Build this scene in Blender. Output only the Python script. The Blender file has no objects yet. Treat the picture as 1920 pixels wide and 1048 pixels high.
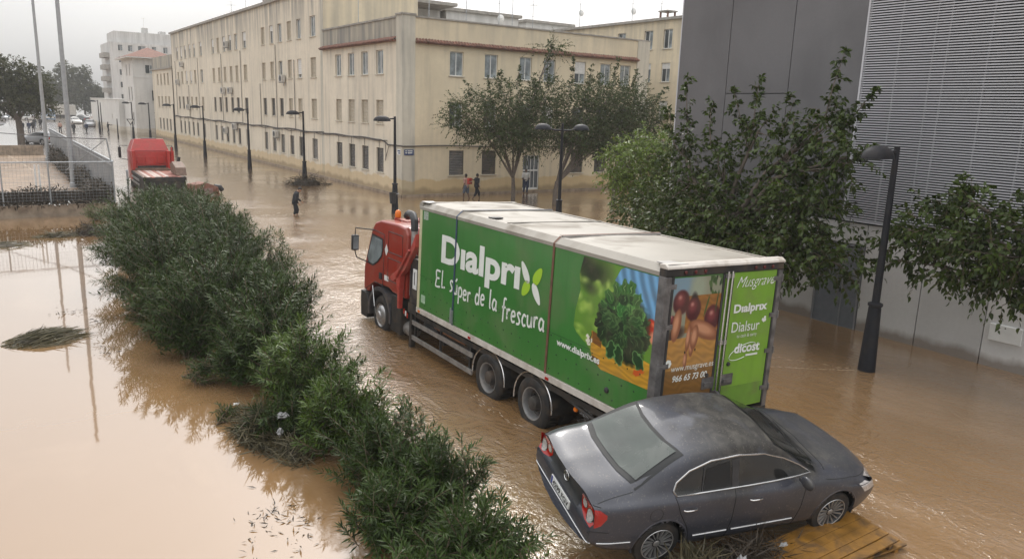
import bpy, bmesh, math, random
import numpy as np
from mathutils import Vector, Matrix, Euler, noise as mnoise
from mathutils.bvhtree import BVHTree

random.seed(7)
rng = np.random.default_rng(11)
SC = bpy.context.scene
COL = SC.collection
PI = math.pi
R = math.radians

# ------------------------------------------------------------------ camera
cd = bpy.data.cameras.new("camera")
cam = bpy.data.objects.new("camera", cd)
COL.objects.link(cam)
cd.sensor_fit = 'HORIZONTAL'
cd.sensor_width = 36.0
cd.lens = 36.0 * 1428.2 / 1920.0
cd.clip_start = 0.1
cd.clip_end = 3000
CR = ((0.8277471, 0.0946829, -0.5530551), (-0.5601644, 0.1963836, -0.8047666), (0.0324133, 0.9759450, 0.2155939))
M4 = Matrix([list(CR[0]) + [0], list(CR[1]) + [0], list(CR[2]) + [5.5], [0, 0, 0, 1]])
cam.matrix_world = M4
SC.camera = cam

# ------------------------------------------------------------------ world and sun
SUN_EL, SUN_AZ = R(42), R(33)          # azimuth from +Y towards +X
world = bpy.data.worlds.new("World")
SC.world = world
world.use_nodes = True
nt = world.node_tree
nt.nodes.clear()
wo = nt.nodes.new("ShaderNodeOutputWorld")
sky = nt.nodes.new("ShaderNodeTexSky")
sky.sky_type = 'NISHITA'
sky.sun_disc = False
sky.sun_elevation = SUN_EL
sky.sun_rotation = SUN_AZ
sky.air_density = 1.0
sky.dust_density = 6.0
sky.ozone_density = 1.0
hs = nt.nodes.new("ShaderNodeHueSaturation")
hs.inputs['Saturation'].default_value = 0.25
nt.links.new(sky.outputs[0], hs.inputs['Color'])
b1 = nt.nodes.new("ShaderNodeBackground")
b1.inputs[1].default_value = 0.066
nt.links.new(hs.outputs[0], b1.inputs[0])
# overcast layer: the usual overcast sky, brighter towards the zenith, soft cloud mottling
tc = nt.nodes.new("ShaderNodeTexCoord")
sep = nt.nodes.new("ShaderNodeSeparateXYZ")
nt.links.new(tc.outputs['Generated'], sep.inputs[0])
rmp = nt.nodes.new("ShaderNodeMapRange")
rmp.inputs['From Min'].default_value = 0.0
rmp.inputs['From Max'].default_value = 1.0
rmp.inputs['To Min'].default_value = 0.48
rmp.inputs['To Max'].default_value = 2.2
nt.links.new(sep.outputs['Z'], rmp.inputs['Value'])
nz = nt.nodes.new("ShaderNodeTexNoise")
nz.inputs['Scale'].default_value = 2.6
nz.inputs['Detail'].default_value = 5
nt.links.new(tc.outputs['Generated'], nz.inputs['Vector'])
mr2 = nt.nodes.new("ShaderNodeMapRange")
mr2.inputs['From Min'].default_value = 0.3
mr2.inputs['From Max'].default_value = 0.7
mr2.inputs['To Min'].default_value = 0.87
mr2.inputs['To Max'].default_value = 1.12
nt.links.new(nz.outputs['Fac'], mr2.inputs['Value'])
mul = nt.nodes.new("ShaderNodeMath")
mul.operation = 'MULTIPLY'
nt.links.new(rmp.outputs[0], mul.inputs[0])
nt.links.new(mr2.outputs[0], mul.inputs[1])
b2 = nt.nodes.new("ShaderNodeBackground")
b2.inputs[0].default_value = (0.99, 0.99, 0.99, 1)
nt.links.new(mul.outputs[0], b2.inputs[1])
ash = nt.nodes.new("ShaderNodeAddShader")
nt.links.new(b1.outputs[0], ash.inputs[0])
nt.links.new(b2.outputs[0], ash.inputs[1])
nt.links.new(ash.outputs[0], wo.inputs['Surface'])

sl = bpy.data.lights.new("sun", 'SUN')
sl.energy = 1.5
sl.angle = R(10)
sl.color = (1.0, 0.95, 0.87)
sun = bpy.data.objects.new("sun", sl)
COL.objects.link(sun)
sd = Vector((math.sin(SUN_AZ) * math.cos(SUN_EL), math.cos(SUN_AZ) * math.cos(SUN_EL), math.sin(SUN_EL)))
sun.rotation_euler = sd.to_track_quat('Z', 'Y').to_euler()
sun.location = (0, 0, 60)

SC.view_settings.view_transform = 'Standard'
SC.view_settings.look = 'None'
SC.view_settings.exposure = -0.15
SC.view_settings.gamma = 1.0
SC.view_settings.use_curve_mapping = False
SC.cycles.max_bounces = 6
SC.cycles.diffuse_bounces = 3
SC.cycles.glossy_bounces = 3
SC.cycles.transmission_bounces = 4
SC.cycles.transparent_max_bounces = 6
SC.cycles.volume_bounces = 0
SC.cycles.use_denoising = True
SC.cycles.sample_clamp_indirect = 6

# ------------------------------------------------------------------ helpers: objects
def tag(o, label=None, cat=None, group=None, kind=None):
    if label: o['label'] = label
    if cat: o['category'] = cat
    if group: o['group'] = group
    if kind: o['kind'] = kind
    return o

def thing(name, label, cat, loc=(0, 0, 0), rotz=0.0, group=None, rot=None):
    o = bpy.data.objects.new(name, None)
    o.empty_display_size = 0.3
    COL.objects.link(o)
    o.location = loc
    o.rotation_euler = rot if rot else (0, 0, rotz)
    tag(o, label, cat, group)
    return o

def copy_tree(o, parent=None):
    c = o.copy()
    COL.objects.link(c)
    if parent: c.parent = parent
    for ch in [x for x in KIDS.get(o.name, [])]:
        k = copy_tree(ch, c)
        KIDS.setdefault(c.name, []).append(k)
    return c

KIDS = {}
def link(name, me, mats=None, parent=None, smooth=None, label=None, kind=None, loc=None):
    o = bpy.data.objects.new(name, me)
    COL.objects.link(o)
    if mats is not None:
        for m in (mats if isinstance(mats, (list, tuple)) else [mats]):
            me.materials.append(m)
    if parent:
        o.parent = parent
        KIDS.setdefault(parent.name, []).append(o)
    if smooth:
        shade(me, smooth)
    if label: o['label'] = label
    if kind: o['kind'] = kind
    if loc is not None: o.location = loc
    return o

def shade(me, ang=40):
    n = len(me.polygons)
    me.polygons.foreach_set('use_smooth', [True] * n)
    if ang < 170:
        me.set_sharp_from_angle(angle=R(ang)) if hasattr(me, 'set_sharp_from_angle') else None

class MB:
    """collects shapes into one mesh"""
    def __init__(s):
        s.v = []; s.f = []; s.m = []
        s.mi = 0
    def add(s, vs, fs):
        k = len(s.v)
        s.v += [tuple(p) for p in vs]
        s.f += [tuple(i + k for i in f) for f in fs]
        s.m += [s.mi] * len(fs)
        return s
    def box(s, x0, x1, y0, y1, z0, z1):
        if x0 > x1: x0, x1 = x1, x0
        if y0 > y1: y0, y1 = y1, y0
        if z0 > z1: z0, z1 = z1, z0
        return s.add([(x0, y0, z0), (x1, y0, z0), (x1, y1, z0), (x0, y1, z0), (x0, y0, z1), (x1, y0, z1), (x1, y1, z1), (x0, y1, z1)],
                     [(0, 3, 2, 1), (4, 5, 6, 7), (0, 1, 5, 4), (1, 2, 6, 5), (2, 3, 7, 6), (3, 0, 4, 7)])
    def quad(s, a, b, c, d):
        return s.add([a, b, c, d], [(0, 1, 2, 3)])
    def tube(s, pts, rad, n=8, caps=True, closed=False):
        pts = [Vector(p) for p in pts]
        N = len(pts)
        rads = rad if isinstance(rad, (list, tuple)) else [rad] * N
        vs = []; fs = []
        up = None
        for i, p in enumerate(pts):
            if closed:
                d = pts[(i + 1) % N] - pts[i - 1]
            else:
                d = (pts[min(i + 1, N - 1)] - pts[max(i - 1, 0)])
            if d.length < 1e-9: d = Vector((0, 0, 1))
            d.normalize()
            if up is None:
                up = Vector((0, 0, 1)) if abs(d.z) < 0.9 else Vector((1, 0, 0))
            a = d.cross(up)
            if a.length < 1e-6: a = d.orthogonal()
            a.normalize()
            b = a.cross(d).normalized()
            up = b
            for k in range(n):
                t = 2 * PI * k / n
                vs.append(p + (a * math.cos(t) + b * math.sin(t)) * rads[i])
        M = N if closed else N - 1
        for i in range(M):
            j = (i + 1) % N
            for k in range(n):
                k2 = (k + 1) % n
                fs.append((i * n + k, i * n + k2, j * n + k2, j * n + k))
        if caps and not closed:
            fs.append(tuple(range(n)))
            fs.append(tuple((N - 1) * n + k for k in reversed(range(n))))
        return s.add(vs, [tuple(reversed(f)) for f in fs])
    def lathe(s, prof, n=24, c=(0, 0, 0), axis='Z'):
        """prof: (radius, height)"""
        vs = []; fs = []
        for (r, h) in prof:
            for k in range(n):
                t = 2 * PI * k / n
                if axis == 'Z': p = (c[0] + r * math.cos(t), c[1] + r * math.sin(t), c[2] + h)
                elif axis == 'X': p = (c[0] + h, c[1] + r * math.cos(t), c[2] + r * math.sin(t))
                else: p = (c[0] + r * math.sin(t), c[1] + h, c[2] + r * math.cos(t))
                vs.append(p)
        for i in range(len(prof) - 1):
            for k in range(n):
                k2 = (k + 1) % n
                fs.append((i * n + k, i * n + k2, (i + 1) * n + k2, (i + 1) * n + k))
        return s.add(vs, fs)
    def prism(s, poly, axis, a, b):
        """poly of 2d points extruded along axis from a to b; 2d = the other two axes in order"""
        n = len(poly)
        def P(u, w, t):
            return {'X': (t, u, w), 'Y': (u, t, w), 'Z': (u, w, t)}[axis]
        vs = [P(u, w, a) for u, w in poly] + [P(u, w, b) for u, w in poly]
        fs = [tuple(reversed(range(n))), tuple(range(n, 2 * n))] + [(i, (i + 1) % n, n + (i + 1) % n, n + i) for i in range(n)]
        return s.add(vs, fs)
    def mesh(s, name, fix=True):
        me = bpy.data.meshes.new(name)
        me.from_pydata(s.v, [], s.f)
        if any(s.m): me.polygons.foreach_set('material_index', s.m)
        if fix:
            bm = bmesh.new(); bm.from_mesh(me)
            bmesh.ops.recalc_face_normals(bm, faces=bm.faces)
            bm.to_mesh(me); bm.free()
        me.update()
        return me
    def build(s, name, mats, parent=None, smooth=None, label=None, kind=None, loc=None, fix=True):
        return link(name, s.mesh(name, fix), mats, parent, smooth, label, kind, loc)

def np_mesh(name, V, F):
    """V (n,3) array, F (m,k) array"""
    me = bpy.data.meshes.new(name)
    n, m, k = len(V), len(F), F.shape[1]
    me.vertices.add(n)
    me.vertices.foreach_set('co', np.asarray(V, np.float32).ravel())
    me.loops.add(m * k)
    me.loops.foreach_set('vertex_index', np.asarray(F, np.int32).ravel())
    me.polygons.add(m)
    me.polygons.foreach_set('loop_start', np.arange(0, m * k, k, dtype=np.int32))
    me.update(calc_edges=True)
    return me

def bevel_mesh(me, w=0.01, seg=2, ang=35):
    bm = bmesh.new(); bm.from_mesh(me)
    bmesh.ops.remove_doubles(bm, verts=bm.verts, dist=1e-5)
    es = [e for e in bm.edges if len(e.link_faces) == 2 and e.calc_face_angle(0) > R(ang)]
    bmesh.ops.bevel(bm, geom=es, offset=w, segments=seg, affect='EDGES', profile=0.6, clamp_overlap=True)
    bm.to_mesh(me); bm.free()
    return me

# ------------------------------------------------------------------ helpers: materials
def new_mat(name):
    m = bpy.data.materials.new(name)
    m.use_nodes = True
    n = m.node_tree
    n.nodes.clear()
    o = n.nodes.new("ShaderNodeOutputMaterial")
    p = n.nodes.new("ShaderNodeBsdfPrincipled")
    n.links.new(p.outputs[0], o.inputs['Surface'])
    return m, n, p, o

def nd(n, t, **kw):
    x = n.nodes.new(t)
    for k, v in kw.items():
        if k in x.inputs: x.inputs[k].default_value = v
        else: setattr(x, k, v)
    return x

def c4(c):
    return (c[0], c[1], c[2], 1.0)

def noise_fac(n, vec, scale, lo, hi, detail=4, dist=0.0):
    z = nd(n, "ShaderNodeTexNoise", Scale=scale, Detail=detail, Distortion=dist)
    n.links.new(vec, z.inputs['Vector'])
    r = nd(n, "ShaderNodeMapRange")
    r.inputs['From Min'].default_value = lo
    r.inputs['From Max'].default_value = hi
    n.links.new(z.outputs['Fac'], r.inputs['Value'])
    return r.outputs[0]

def mixc(n, fac, a, b, mode='MIX'):
    x = n.nodes.new("ShaderNodeMix")
    x.data_type = 'RGBA'
    x.blend_type = mode
    for sock, val in ((x.inputs[0], fac), (x.inputs[6], a), (x.inputs[7], b)):
        if hasattr(val, 'is_output') or hasattr(val, 'links'): n.links.new(val, sock)
        elif isinstance(val, (int, float)): sock.default_value = val
        else: sock.default_value = c4(val)
    return x.outputs[2]

def math_n(n, op, a, b=None):
    x = nd(n, "ShaderNodeMath", operation=op)
    for i, v in enumerate((a, b)):
        if v is None: continue
        if hasattr(v, 'links'): n.links.new(v, x.inputs[i])
        else: x.inputs[i].default_value = v
    return x.outputs[0]

def mapping(n, scale, src='Object'):
    tcn = n.nodes.new("ShaderNodeTexCoord")
    mp = nd(n, "ShaderNodeMapping")
    mp.inputs['Scale'].default_value = scale
    n.links.new(tcn.outputs[src], mp.inputs['Vector'])
    return mp.outputs[0]

def mat(name, col, rough=0.6, metal=0.0, var=0.15, scale=6.0, dirt=None, dirt_amt=0.0, dirt_scale=3.0, bump=0.0, bscale=40.0, coat=0.0, spec=0.5, streak=0.0):
    m, n, p, o = new_mat(name)
    v = mapping(n, (1, 1, 1))
    f = noise_fac(n, v, scale, 0.3, 0.7)
    c = mixc(n, f, [x * (1 - var) for x in col], [min(1, x * (1 + var)) for x in col])
    if streak:
        v2 = mapping(n, (4.0, 4.0, 0.25))
        f2 = noise_fac(n, v2, 2.2, 0.45, 0.75, 5)
        f2 = math_n(n, 'MULTIPLY', f2, streak)
        c = mixc(n, f2, c, [x * 0.55 for x in col])
    if dirt is not None:
        f3 = noise_fac(n, v, dirt_scale, 0.48, 0.68, 8, 0.5)
        f3 = math_n(n, 'MULTIPLY', f3, dirt_amt)
        c = mixc(n, f3, c, dirt)
        r = nd(n, "ShaderNodeMapRange")
        n.links.new(f3, r.inputs['Value'])
        r.inputs['To Min'].default_value = rough
        r.inputs['To Max'].default_value = 0.85
        n.links.new(r.outputs[0], p.inputs['Roughness'])
    else:
        p.inputs['Roughness'].default_value = rough
    n.links.new(c, p.inputs['Base Color'])
    p.inputs['Metallic'].default_value = metal
    p.inputs['Specular IOR Level'].default_value = spec
    if coat:
        p.inputs['Coat Weight'].default_value = coat
        p.inputs['Coat Roughness'].default_value = 0.06
    if bump:
        z = nd(n, "ShaderNodeTexNoise", Scale=bscale, Detail=4)
        n.links.new(v, z.inputs['Vector'])
        b = nd(n, "ShaderNodeBump", Strength=bump, Distance=0.02)
        n.links.new(z.outputs['Fac'], b.inputs['Height'])
        n.links.new(b.outputs[0], p.inputs['Normal'])
    return m

def leaf_mat(name, dark, light, rough=0.4, trans=0.25, spec=0.5):
    m, n, p, o = new_mat(name)
    g = n.nodes.new("ShaderNodeNewGeometry")
    c = mixc(n, g.outputs['Random Per Island'], dark, light)
    v = mapping(n, (1, 1, 1))
    f = noise_fac(n, v, 1.3, 0.35, 0.65, 3)
    c = mixc(n, math_n(n, 'MULTIPLY', f, 0.5), c, [x * 1.5 for x in light])
    n.links.new(c, p.inputs['Base Color'])
    p.inputs['Roughness'].default_value = rough
    p.inputs['Specular IOR Level'].default_value = spec
    t = nd(n, "ShaderNodeBsdfTranslucent")
    n.links.new(mixc(n, 0.5, c, (0.35, 0.5, 0.08), 'MULTIPLY'), t.inputs['Color'])
    n.links.new(mixc(n, 0.3, c, (0.12, 0.2, 0.03)), t.inputs['Color'])
    ms = nd(n, "ShaderNodeMixShader")
    ms.inputs[0].default_value = trans
    n.links.new(p.outputs[0], ms.inputs[1])
    n.links.new(t.outputs[0], ms.inputs[2])
    n.links.new(ms.outputs[0], o.inputs['Surface'])
    return m

def wall_mat(name, base, mould=0.5, flood=1.0, top=None, streak=0.45, grey=(0.20, 0.195, 0.18)):
    """old rendered wall: mottled, rain streaks, mould below the parapet, flood tide mark"""
    m, n, p, o = new_mat(name)
    v = mapping(n, (1, 1, 1))
    f = noise_fac(n, v, 0.35, 0.3, 0.7, 6)
    c = mixc(n, f, [x * 0.9 for x in base], [x * 1.06 for x in base])
    f = noise_fac(n, v, 3.0, 0.35, 0.7, 8)
    c = mixc(n, math_n(n, 'MULTIPLY', f, 0.35), c, [x * 0.8 for x in base])
    vs = mapping(n, (1.6, 1.6, 0.12))
    f = noise_fac(n, vs, 1.6, 0.48, 0.72, 7)
    c = mixc(n, math_n(n, 'MULTIPLY', f, streak), c, grey)
    tcn = n.nodes.new("ShaderNodeTexCoord")
    s = n.nodes.new("ShaderNodeSeparateXYZ")
    n.links.new(tcn.outputs['Object'], s.inputs[0])
    if top:
        r = nd(n, "ShaderNodeMapRange")
        r.inputs['From Min'].default_value = top[0]
        r.inputs['From Max'].default_value = top[1]
        n.links.new(s.outputs['Z'], r.inputs['Value'])
        f = noise_fac(n, vs, 1.1, 0.38, 0.62, 6)
        ff = math_n(n, 'MULTIPLY', math_n(n, 'MULTIPLY', f, r.outputs[0]), mould)
        c = mixc(n, ff, c, grey)
    if flood:
        fn = noise_fac(n, mapping(n, (1, 1, 0.2)), 0.9, 0.2, 0.8, 5)
        h = math_n(n, 'ADD', s.outputs['Z'], math_n(n, 'MULTIPLY', fn, -0.55))
        r = nd(n, "ShaderNodeMapRange")
        r.inputs['From Min'].default_value = 0.80
        r.inputs['From Max'].default_value = 0.70
        n.links.new(h, r.inputs['Value'])
        c = mixc(n, math_n(n, 'MULTIPLY', r.outputs[0], 0.65 * flood), c, (base[0] * 0.80, base[1] * 0.66, base[2] * 0.42))
        r = nd(n, "ShaderNodeMapRange")
        r.inputs['From Min'].default_value = 0.28
        r.inputs['From Max'].default_value = 0.05
        n.links.new(h, r.inputs['Value'])
        c = mixc(n, math_n(n, 'MULTIPLY', r.outputs[0], 0.55 * flood), c, (0.2, 0.14, 0.08))
    n.links.new(c, p.inputs['Base Color'])
    p.inputs['Roughness'].default_value = 0.85
    z = nd(n, "ShaderNodeTexNoise", Scale=9.0, Detail=6)
    n.links.new(v, z.inputs['Vector'])
    b = nd(n, "ShaderNodeBump", Strength=0.25, Distance=0.02)
    n.links.new(z.outputs['Fac'], b.inputs['Height'])
    n.links.new(b.outputs[0], p.inputs['Normal'])
    return m

BEIGE = (0.72, 0.645, 0.52)
M = {}
M['stucco'] = wall_mat('cream_stucco', BEIGE, 0.75, 1.0, (10.0, 13.2), 0.34)
M['stucco_b'] = wall_mat('yellow_cream_stucco', (0.68, 0.585, 0.42), 0.3, 1.0, (9.6, 11.0), 0.22)
M['mould'] = wall_mat('mouldy_stucco', (0.47, 0.42, 0.33), 0.95, 0, (9.0, 9.8), 0.8)
M['pilaster'] = wall_mat('grey_cream_stucco', (0.58, 0.54, 0.45), 0.5, 1.0, (8, 12), 0.5)
M['white_wall'] = wall_mat('white_wall_paint', (0.66, 0.65, 0.62), 0.2, 0.6, (9, 12), 0.2)
M['tower'] = wall_mat('tower_render', (0.60, 0.59, 0.57), 0.3, 0, (15, 22), 0.3)
M['tile'] = mat('clay_roof_tile', (0.20, 0.095, 0.068), 0.8, var=0.4, scale=5, dirt=(0.12, 0.09, 0.07), dirt_amt=0.6)
M['coping'] = mat('cement_coping', (0.30, 0.28, 0.25), 0.85, var=0.25, scale=3)
M['alu'] = mat('white_window_frame', (0.70, 0.70, 0.68), 0.4, var=0.06)
M['sill'] = mat('stone_sill', (0.50, 0.46, 0.38), 0.8, var=0.2)
M['glass'] = mat('window_glass', (0.05, 0.06, 0.065), 0.06, var=0.4, scale=0.7, spec=0.8)
M['glass_pale'] = mat('curtained_glass', (0.22, 0.25, 0.26), 0.1, var=0.5, scale=2.0, spec=0.7)
M['dark_shutter'] = mat('dark_roller_shutter', (0.045, 0.040, 0.036), 0.55, var=0.25, dirt=(0.25, 0.18, 0.11), dirt_amt=0.25, dirt_scale=2)
M['grey_shutter'] = mat('grey_roller_shutter', (0.13, 0.12, 0.105), 0.6, var=0.2, streak=0.3)
M['beige_blind'] = mat('beige_blind', (0.40, 0.345, 0.26), 0.7, var=0.15, streak=0.4)
M['white_blind'] = mat('white_blind', (0.66, 0.65, 0.62), 0.6, var=0.08, streak=0.2)
M['cable'] = mat('black_cable', (0.07, 0.06, 0.055), 0.7)
M['ac'] = mat('air_conditioner_casing', (0.52, 0.50, 0.46), 0.5, var=0.1, dirt=(0.3, 0.24, 0.18), dirt_amt=0.4)
M['dark'] = mat('dark_plastic', (0.03, 0.03, 0.032), 0.5, var=0.3)
M['black'] = mat('black_rubber', (0.018, 0.018, 0.018), 0.7, var=0.3, dirt=(0.16, 0.11, 0.07), dirt_amt=0.25, dirt_scale=5)
M['lamp'] = mat('charcoal_lamp_paint', (0.012, 0.013, 0.018), 0.55, var=0.2, dirt=(0.12, 0.09, 0.06), dirt_amt=0.12, spec=0.3)
M['galv'] = mat('galvanised_steel', (0.36, 0.38, 0.40), 0.45, 0.6, var=0.15, streak=0.25)
M['pole_grey'] = mat('grey_pole_paint', (0.34, 0.35, 0.36), 0.5, 0.2, var=0.1, streak=0.2)
M['concrete'] = mat('mud_stained_concrete', (0.30, 0.24, 0.18), 0.9, var=0.25, scale=2, bump=0.3, dirt=(0.14, 0.10, 0.07), dirt_amt=0.6)
M['bark'] = mat('grey_bark', (0.13, 0.105, 0.085), 0.85, var=0.35, scale=9, bump=0.5, bscale=30)
M['bark_brown'] = mat('brown_twig_bark', (0.16, 0.115, 0.08), 0.8, var=0.3)
M['olea'] = leaf_mat('oleander_leaf', (0.007, 0.018, 0.003), (0.036, 0.062, 0.010), 0.40, 0.10, 0.17)
M['olea_pale'] = leaf_mat('oleander_leaf_pale', (0.012, 0.030, 0.004), (0.066, 0.105, 0.015), 0.40, 0.12, 0.2)
M['mulb'] = leaf_mat('dark_tree_leaf', (0.009, 0.020, 0.003), (0.048, 0.072, 0.010), 0.33, 0.16, 0.25)
M['lightleaf'] = leaf_mat('bright_tree_leaf', (0.05, 0.095, 0.010), (0.15, 0.215, 0.022), 0.4, 0.25)
M['smallleaf'] = leaf_mat('small_olive_leaf', (0.012, 0.024, 0.005), (0.048, 0.068, 0.016), 0.5, 0.14, 0.2)
M['farleaf'] = leaf_mat('far_tree_leaf', (0.022, 0.028, 0.008), (0.062, 0.060, 0.024), 0.6, 0.12, 0.2)
M['reed'] = leaf_mat('dead_reed', (0.022, 0.022, 0.010), (0.12, 0.10, 0.055), 0.6, 0.1)
M['reed_brown'] = leaf_mat('brown_debris', (0.012, 0.009, 0.006), (0.06, 0.042, 0.026), 0.7, 0.05)

# ------------------------------------------------------------------ water
def water_material():
    m, n, p, o = new_mat('muddy_flood_water')
    v = mapping(n, (1, 1, 1))
    f = noise_fac(n, v, 0.12, 0.3, 0.7, 4, 0.6)
    c = mixc(n, f, (0.225, 0.130, 0.056), (0.265, 0.160, 0.080))
    fs_ = noise_fac(n, mapping(n, (0.5, 0.16, 1)), 1.1, 0.52, 0.72, 7, 1.2)
    c = mixc(n, math_n(n, 'MULTIPLY', fs_, 0.5), c, (0.33, 0.21, 0.115))
    n.links.new(c, p.inputs['Base Color'])
    p.inputs['IOR'].default_value = 1.45
    p.inputs['Specular IOR Level'].default_value = 0.5
    p.inputs['Coat Weight'].default_value = 1.0
    p.inputs['Coat IOR'].default_value = 1.68
    # running water in the street, still water left of the hedge
    tcn = n.nodes.new("ShaderNodeTexCoord")
    s = n.nodes.new("ShaderNodeSeparateXYZ")
    n.links.new(tcn.outputs['Object'], s.inputs[0])
    wob = noise_fac(n, v, 0.25, 0.0, 1.0, 2)
    r = nd(n, "ShaderNodeMapRange", interpolation_type='SMOOTHSTEP')
    r.inputs['From Min'].default_value = 3.4
    r.inputs['From Max'].default_value = 5.4
    n.links.new(math_n(n, 'ADD', s.outputs['X'], wob), r.inputs['Value'])
    flow = r.outputs[0]
    rr = nd(n, "ShaderNodeMapRange")
    rr.inputs['To Min'].default_value = 0.035
    rr.inputs['To Max'].default_value = 0.09
    n.links.new(flow, rr.inputs['Value'])
    n.links.new(rr.outputs[0], p.inputs['Roughness'])
    n.links.new(rr.outputs[0], p.inputs['Coat Roughness'])
    # heights
    v1 = mapping(n, (1.0, 0.55, 1))
    a = nd(n, "ShaderNodeTexNoise", Scale=2.6, Detail=5, Roughness=0.62, Distortion=1.6)
    n.links.new(v1, a.inputs['Vector'])
    v2 = mapping(n, (1.4, 0.8, 1))
    w = nd(n, "ShaderNodeTexNoise", Scale=13.0, Detail=3, Roughness=0.6, Distortion=0.8)
    n.links.new(v2, w.inputs['Vector'])
    patch = noise_fac(n, v, 0.30, 0.38, 0.60, 3)
    v3 = mapping(n, (0.75, 1.5, 1))
    w3 = nd(n, "ShaderNodeTexNoise", Scale=5.0, Detail=4, Roughness=0.55, Distortion=1.0)
    n.links.new(v3, w3.inputs['Vector'])
    h = math_n(n, 'ADD', math_n(n, 'MULTIPLY', a.outputs['Fac'], 0.8), math_n(n, 'MULTIPLY', math_n(n, 'ADD', math_n(n, 'MULTIPLY', w.outputs['Fac'], 0.36), math_n(n, 'MULTIPLY', w3.outputs['Fac'], 0.75)), math_n(n, 'ADD', patch, 0.12)))
    rt = nd(n, "ShaderNodeMapRange")
    rt.inputs['From Min'].default_value = 11.5
    rt.inputs['From Max'].default_value = 15.5
    rt.inputs['To Min'].default_value = 1.0
    rt.inputs['To Max'].default_value = 0.40
    n.links.new(s.outputs['X'], rt.inputs['Value'])
    h = math_n(n, 'MULTIPLY', h, rt.outputs[0])
    # still-water residual
    q = nd(n, "ShaderNodeTexNoise", Scale=1.4, Detail=2, Distortion=0.4)
    n.links.new(v, q.inputs['Vector'])
    hh = n.nodes.new("ShaderNodeMix")
    hh.data_type = 'FLOAT'
    n.links.new(flow, hh.inputs[0])
    n.links.new(math_n(n, 'MULTIPLY', q.outputs['Fac'], 0.035), hh.inputs[2])
    n.links.new(h, hh.inputs[3])
    b = nd(n, "ShaderNodeBump", Strength=1.0, Distance=0.034)
    n.links.new(hh.outputs[0], b.inputs['Height'])
    n.links.new(b.outputs[0], p.inputs['Normal'])
    n.links.new(b.outputs[0], p.inputs['Coat Normal'])
    return m
M['water'] = water_material()

w = MB()
xs = [-700, -60, 0, 60, 800]
ys = [-60, 0, 60, 200, 1800]
for i in range(4):
    for j in range(4):
        w.quad((xs[i], ys[j], 0), (xs[i + 1], ys[j], 0), (xs[i + 1], ys[j + 1], 0), (xs[i], ys[j + 1], 0))
wo_ = w.build('flood_water', M['water'], fix=False)
tag(wo_, 'brown flood water covering the street', None, None, 'structure')
gr = MB()
gr.quad((-700, -60, -0.6), (800, -60, -0.6), (800, 1800, -0.6), (-700, 1800, -0.6))
tag(gr.build('ground', mat('wet_mud', (0.16, 0.10, 0.06), 0.8), fix=False), None, None, None, 'structure')

# ------------------------------------------------------------------ buildings
def to3(axis, plane, u, z, out=0.0, sgn=-1):
    """axis 'X': facade in plane x=plane, u=y ; axis 'Y': facade in plane y=plane, u=x ; out = distance outwards"""
    if axis == 'X': return (plane + sgn * out, u, z)
    return (u, plane + sgn * out, z)

def facade(mb, axis, plane, u0, u1, z0, z1, holes, depth=0.22, sgn=-1):
    us = sorted(set([u0, u1] + [h[0] for h in holes] + [h[1] for h in holes]))
    zs = sorted(set([z0, z1] + [h[2] for h in holes] + [h[3] for h in holes]))
    for i in range(len(us) - 1):
        for j in range(len(zs) - 1):
            a, b, c, d = us[i], us[i + 1], zs[j], zs[j + 1]
            um, zm = (a + b) / 2, (c + d) / 2
            if any(h[0] < um < h[1] and h[2] < zm < h[3] for h in holes): continue
            mb.quad(to3(axis, plane, a, c), to3(axis, plane, b, c), to3(axis, plane, b, d), to3(axis, plane, a, d))
    for (a, b, c, d) in holes:
        P = lambda u, z, o: to3(axis, plane, u, z, -o, sgn)
        for (p, q) in (((a, c), (b, c)), ((b, c), (b, d)), ((b, d), (a, d)), ((a, d), (a, c))):
            mb.quad(P(p[0], p[1], 0), P(q[0], q[1], 0), P(q[0], q[1], depth), P(p[0], p[1], depth))

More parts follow.
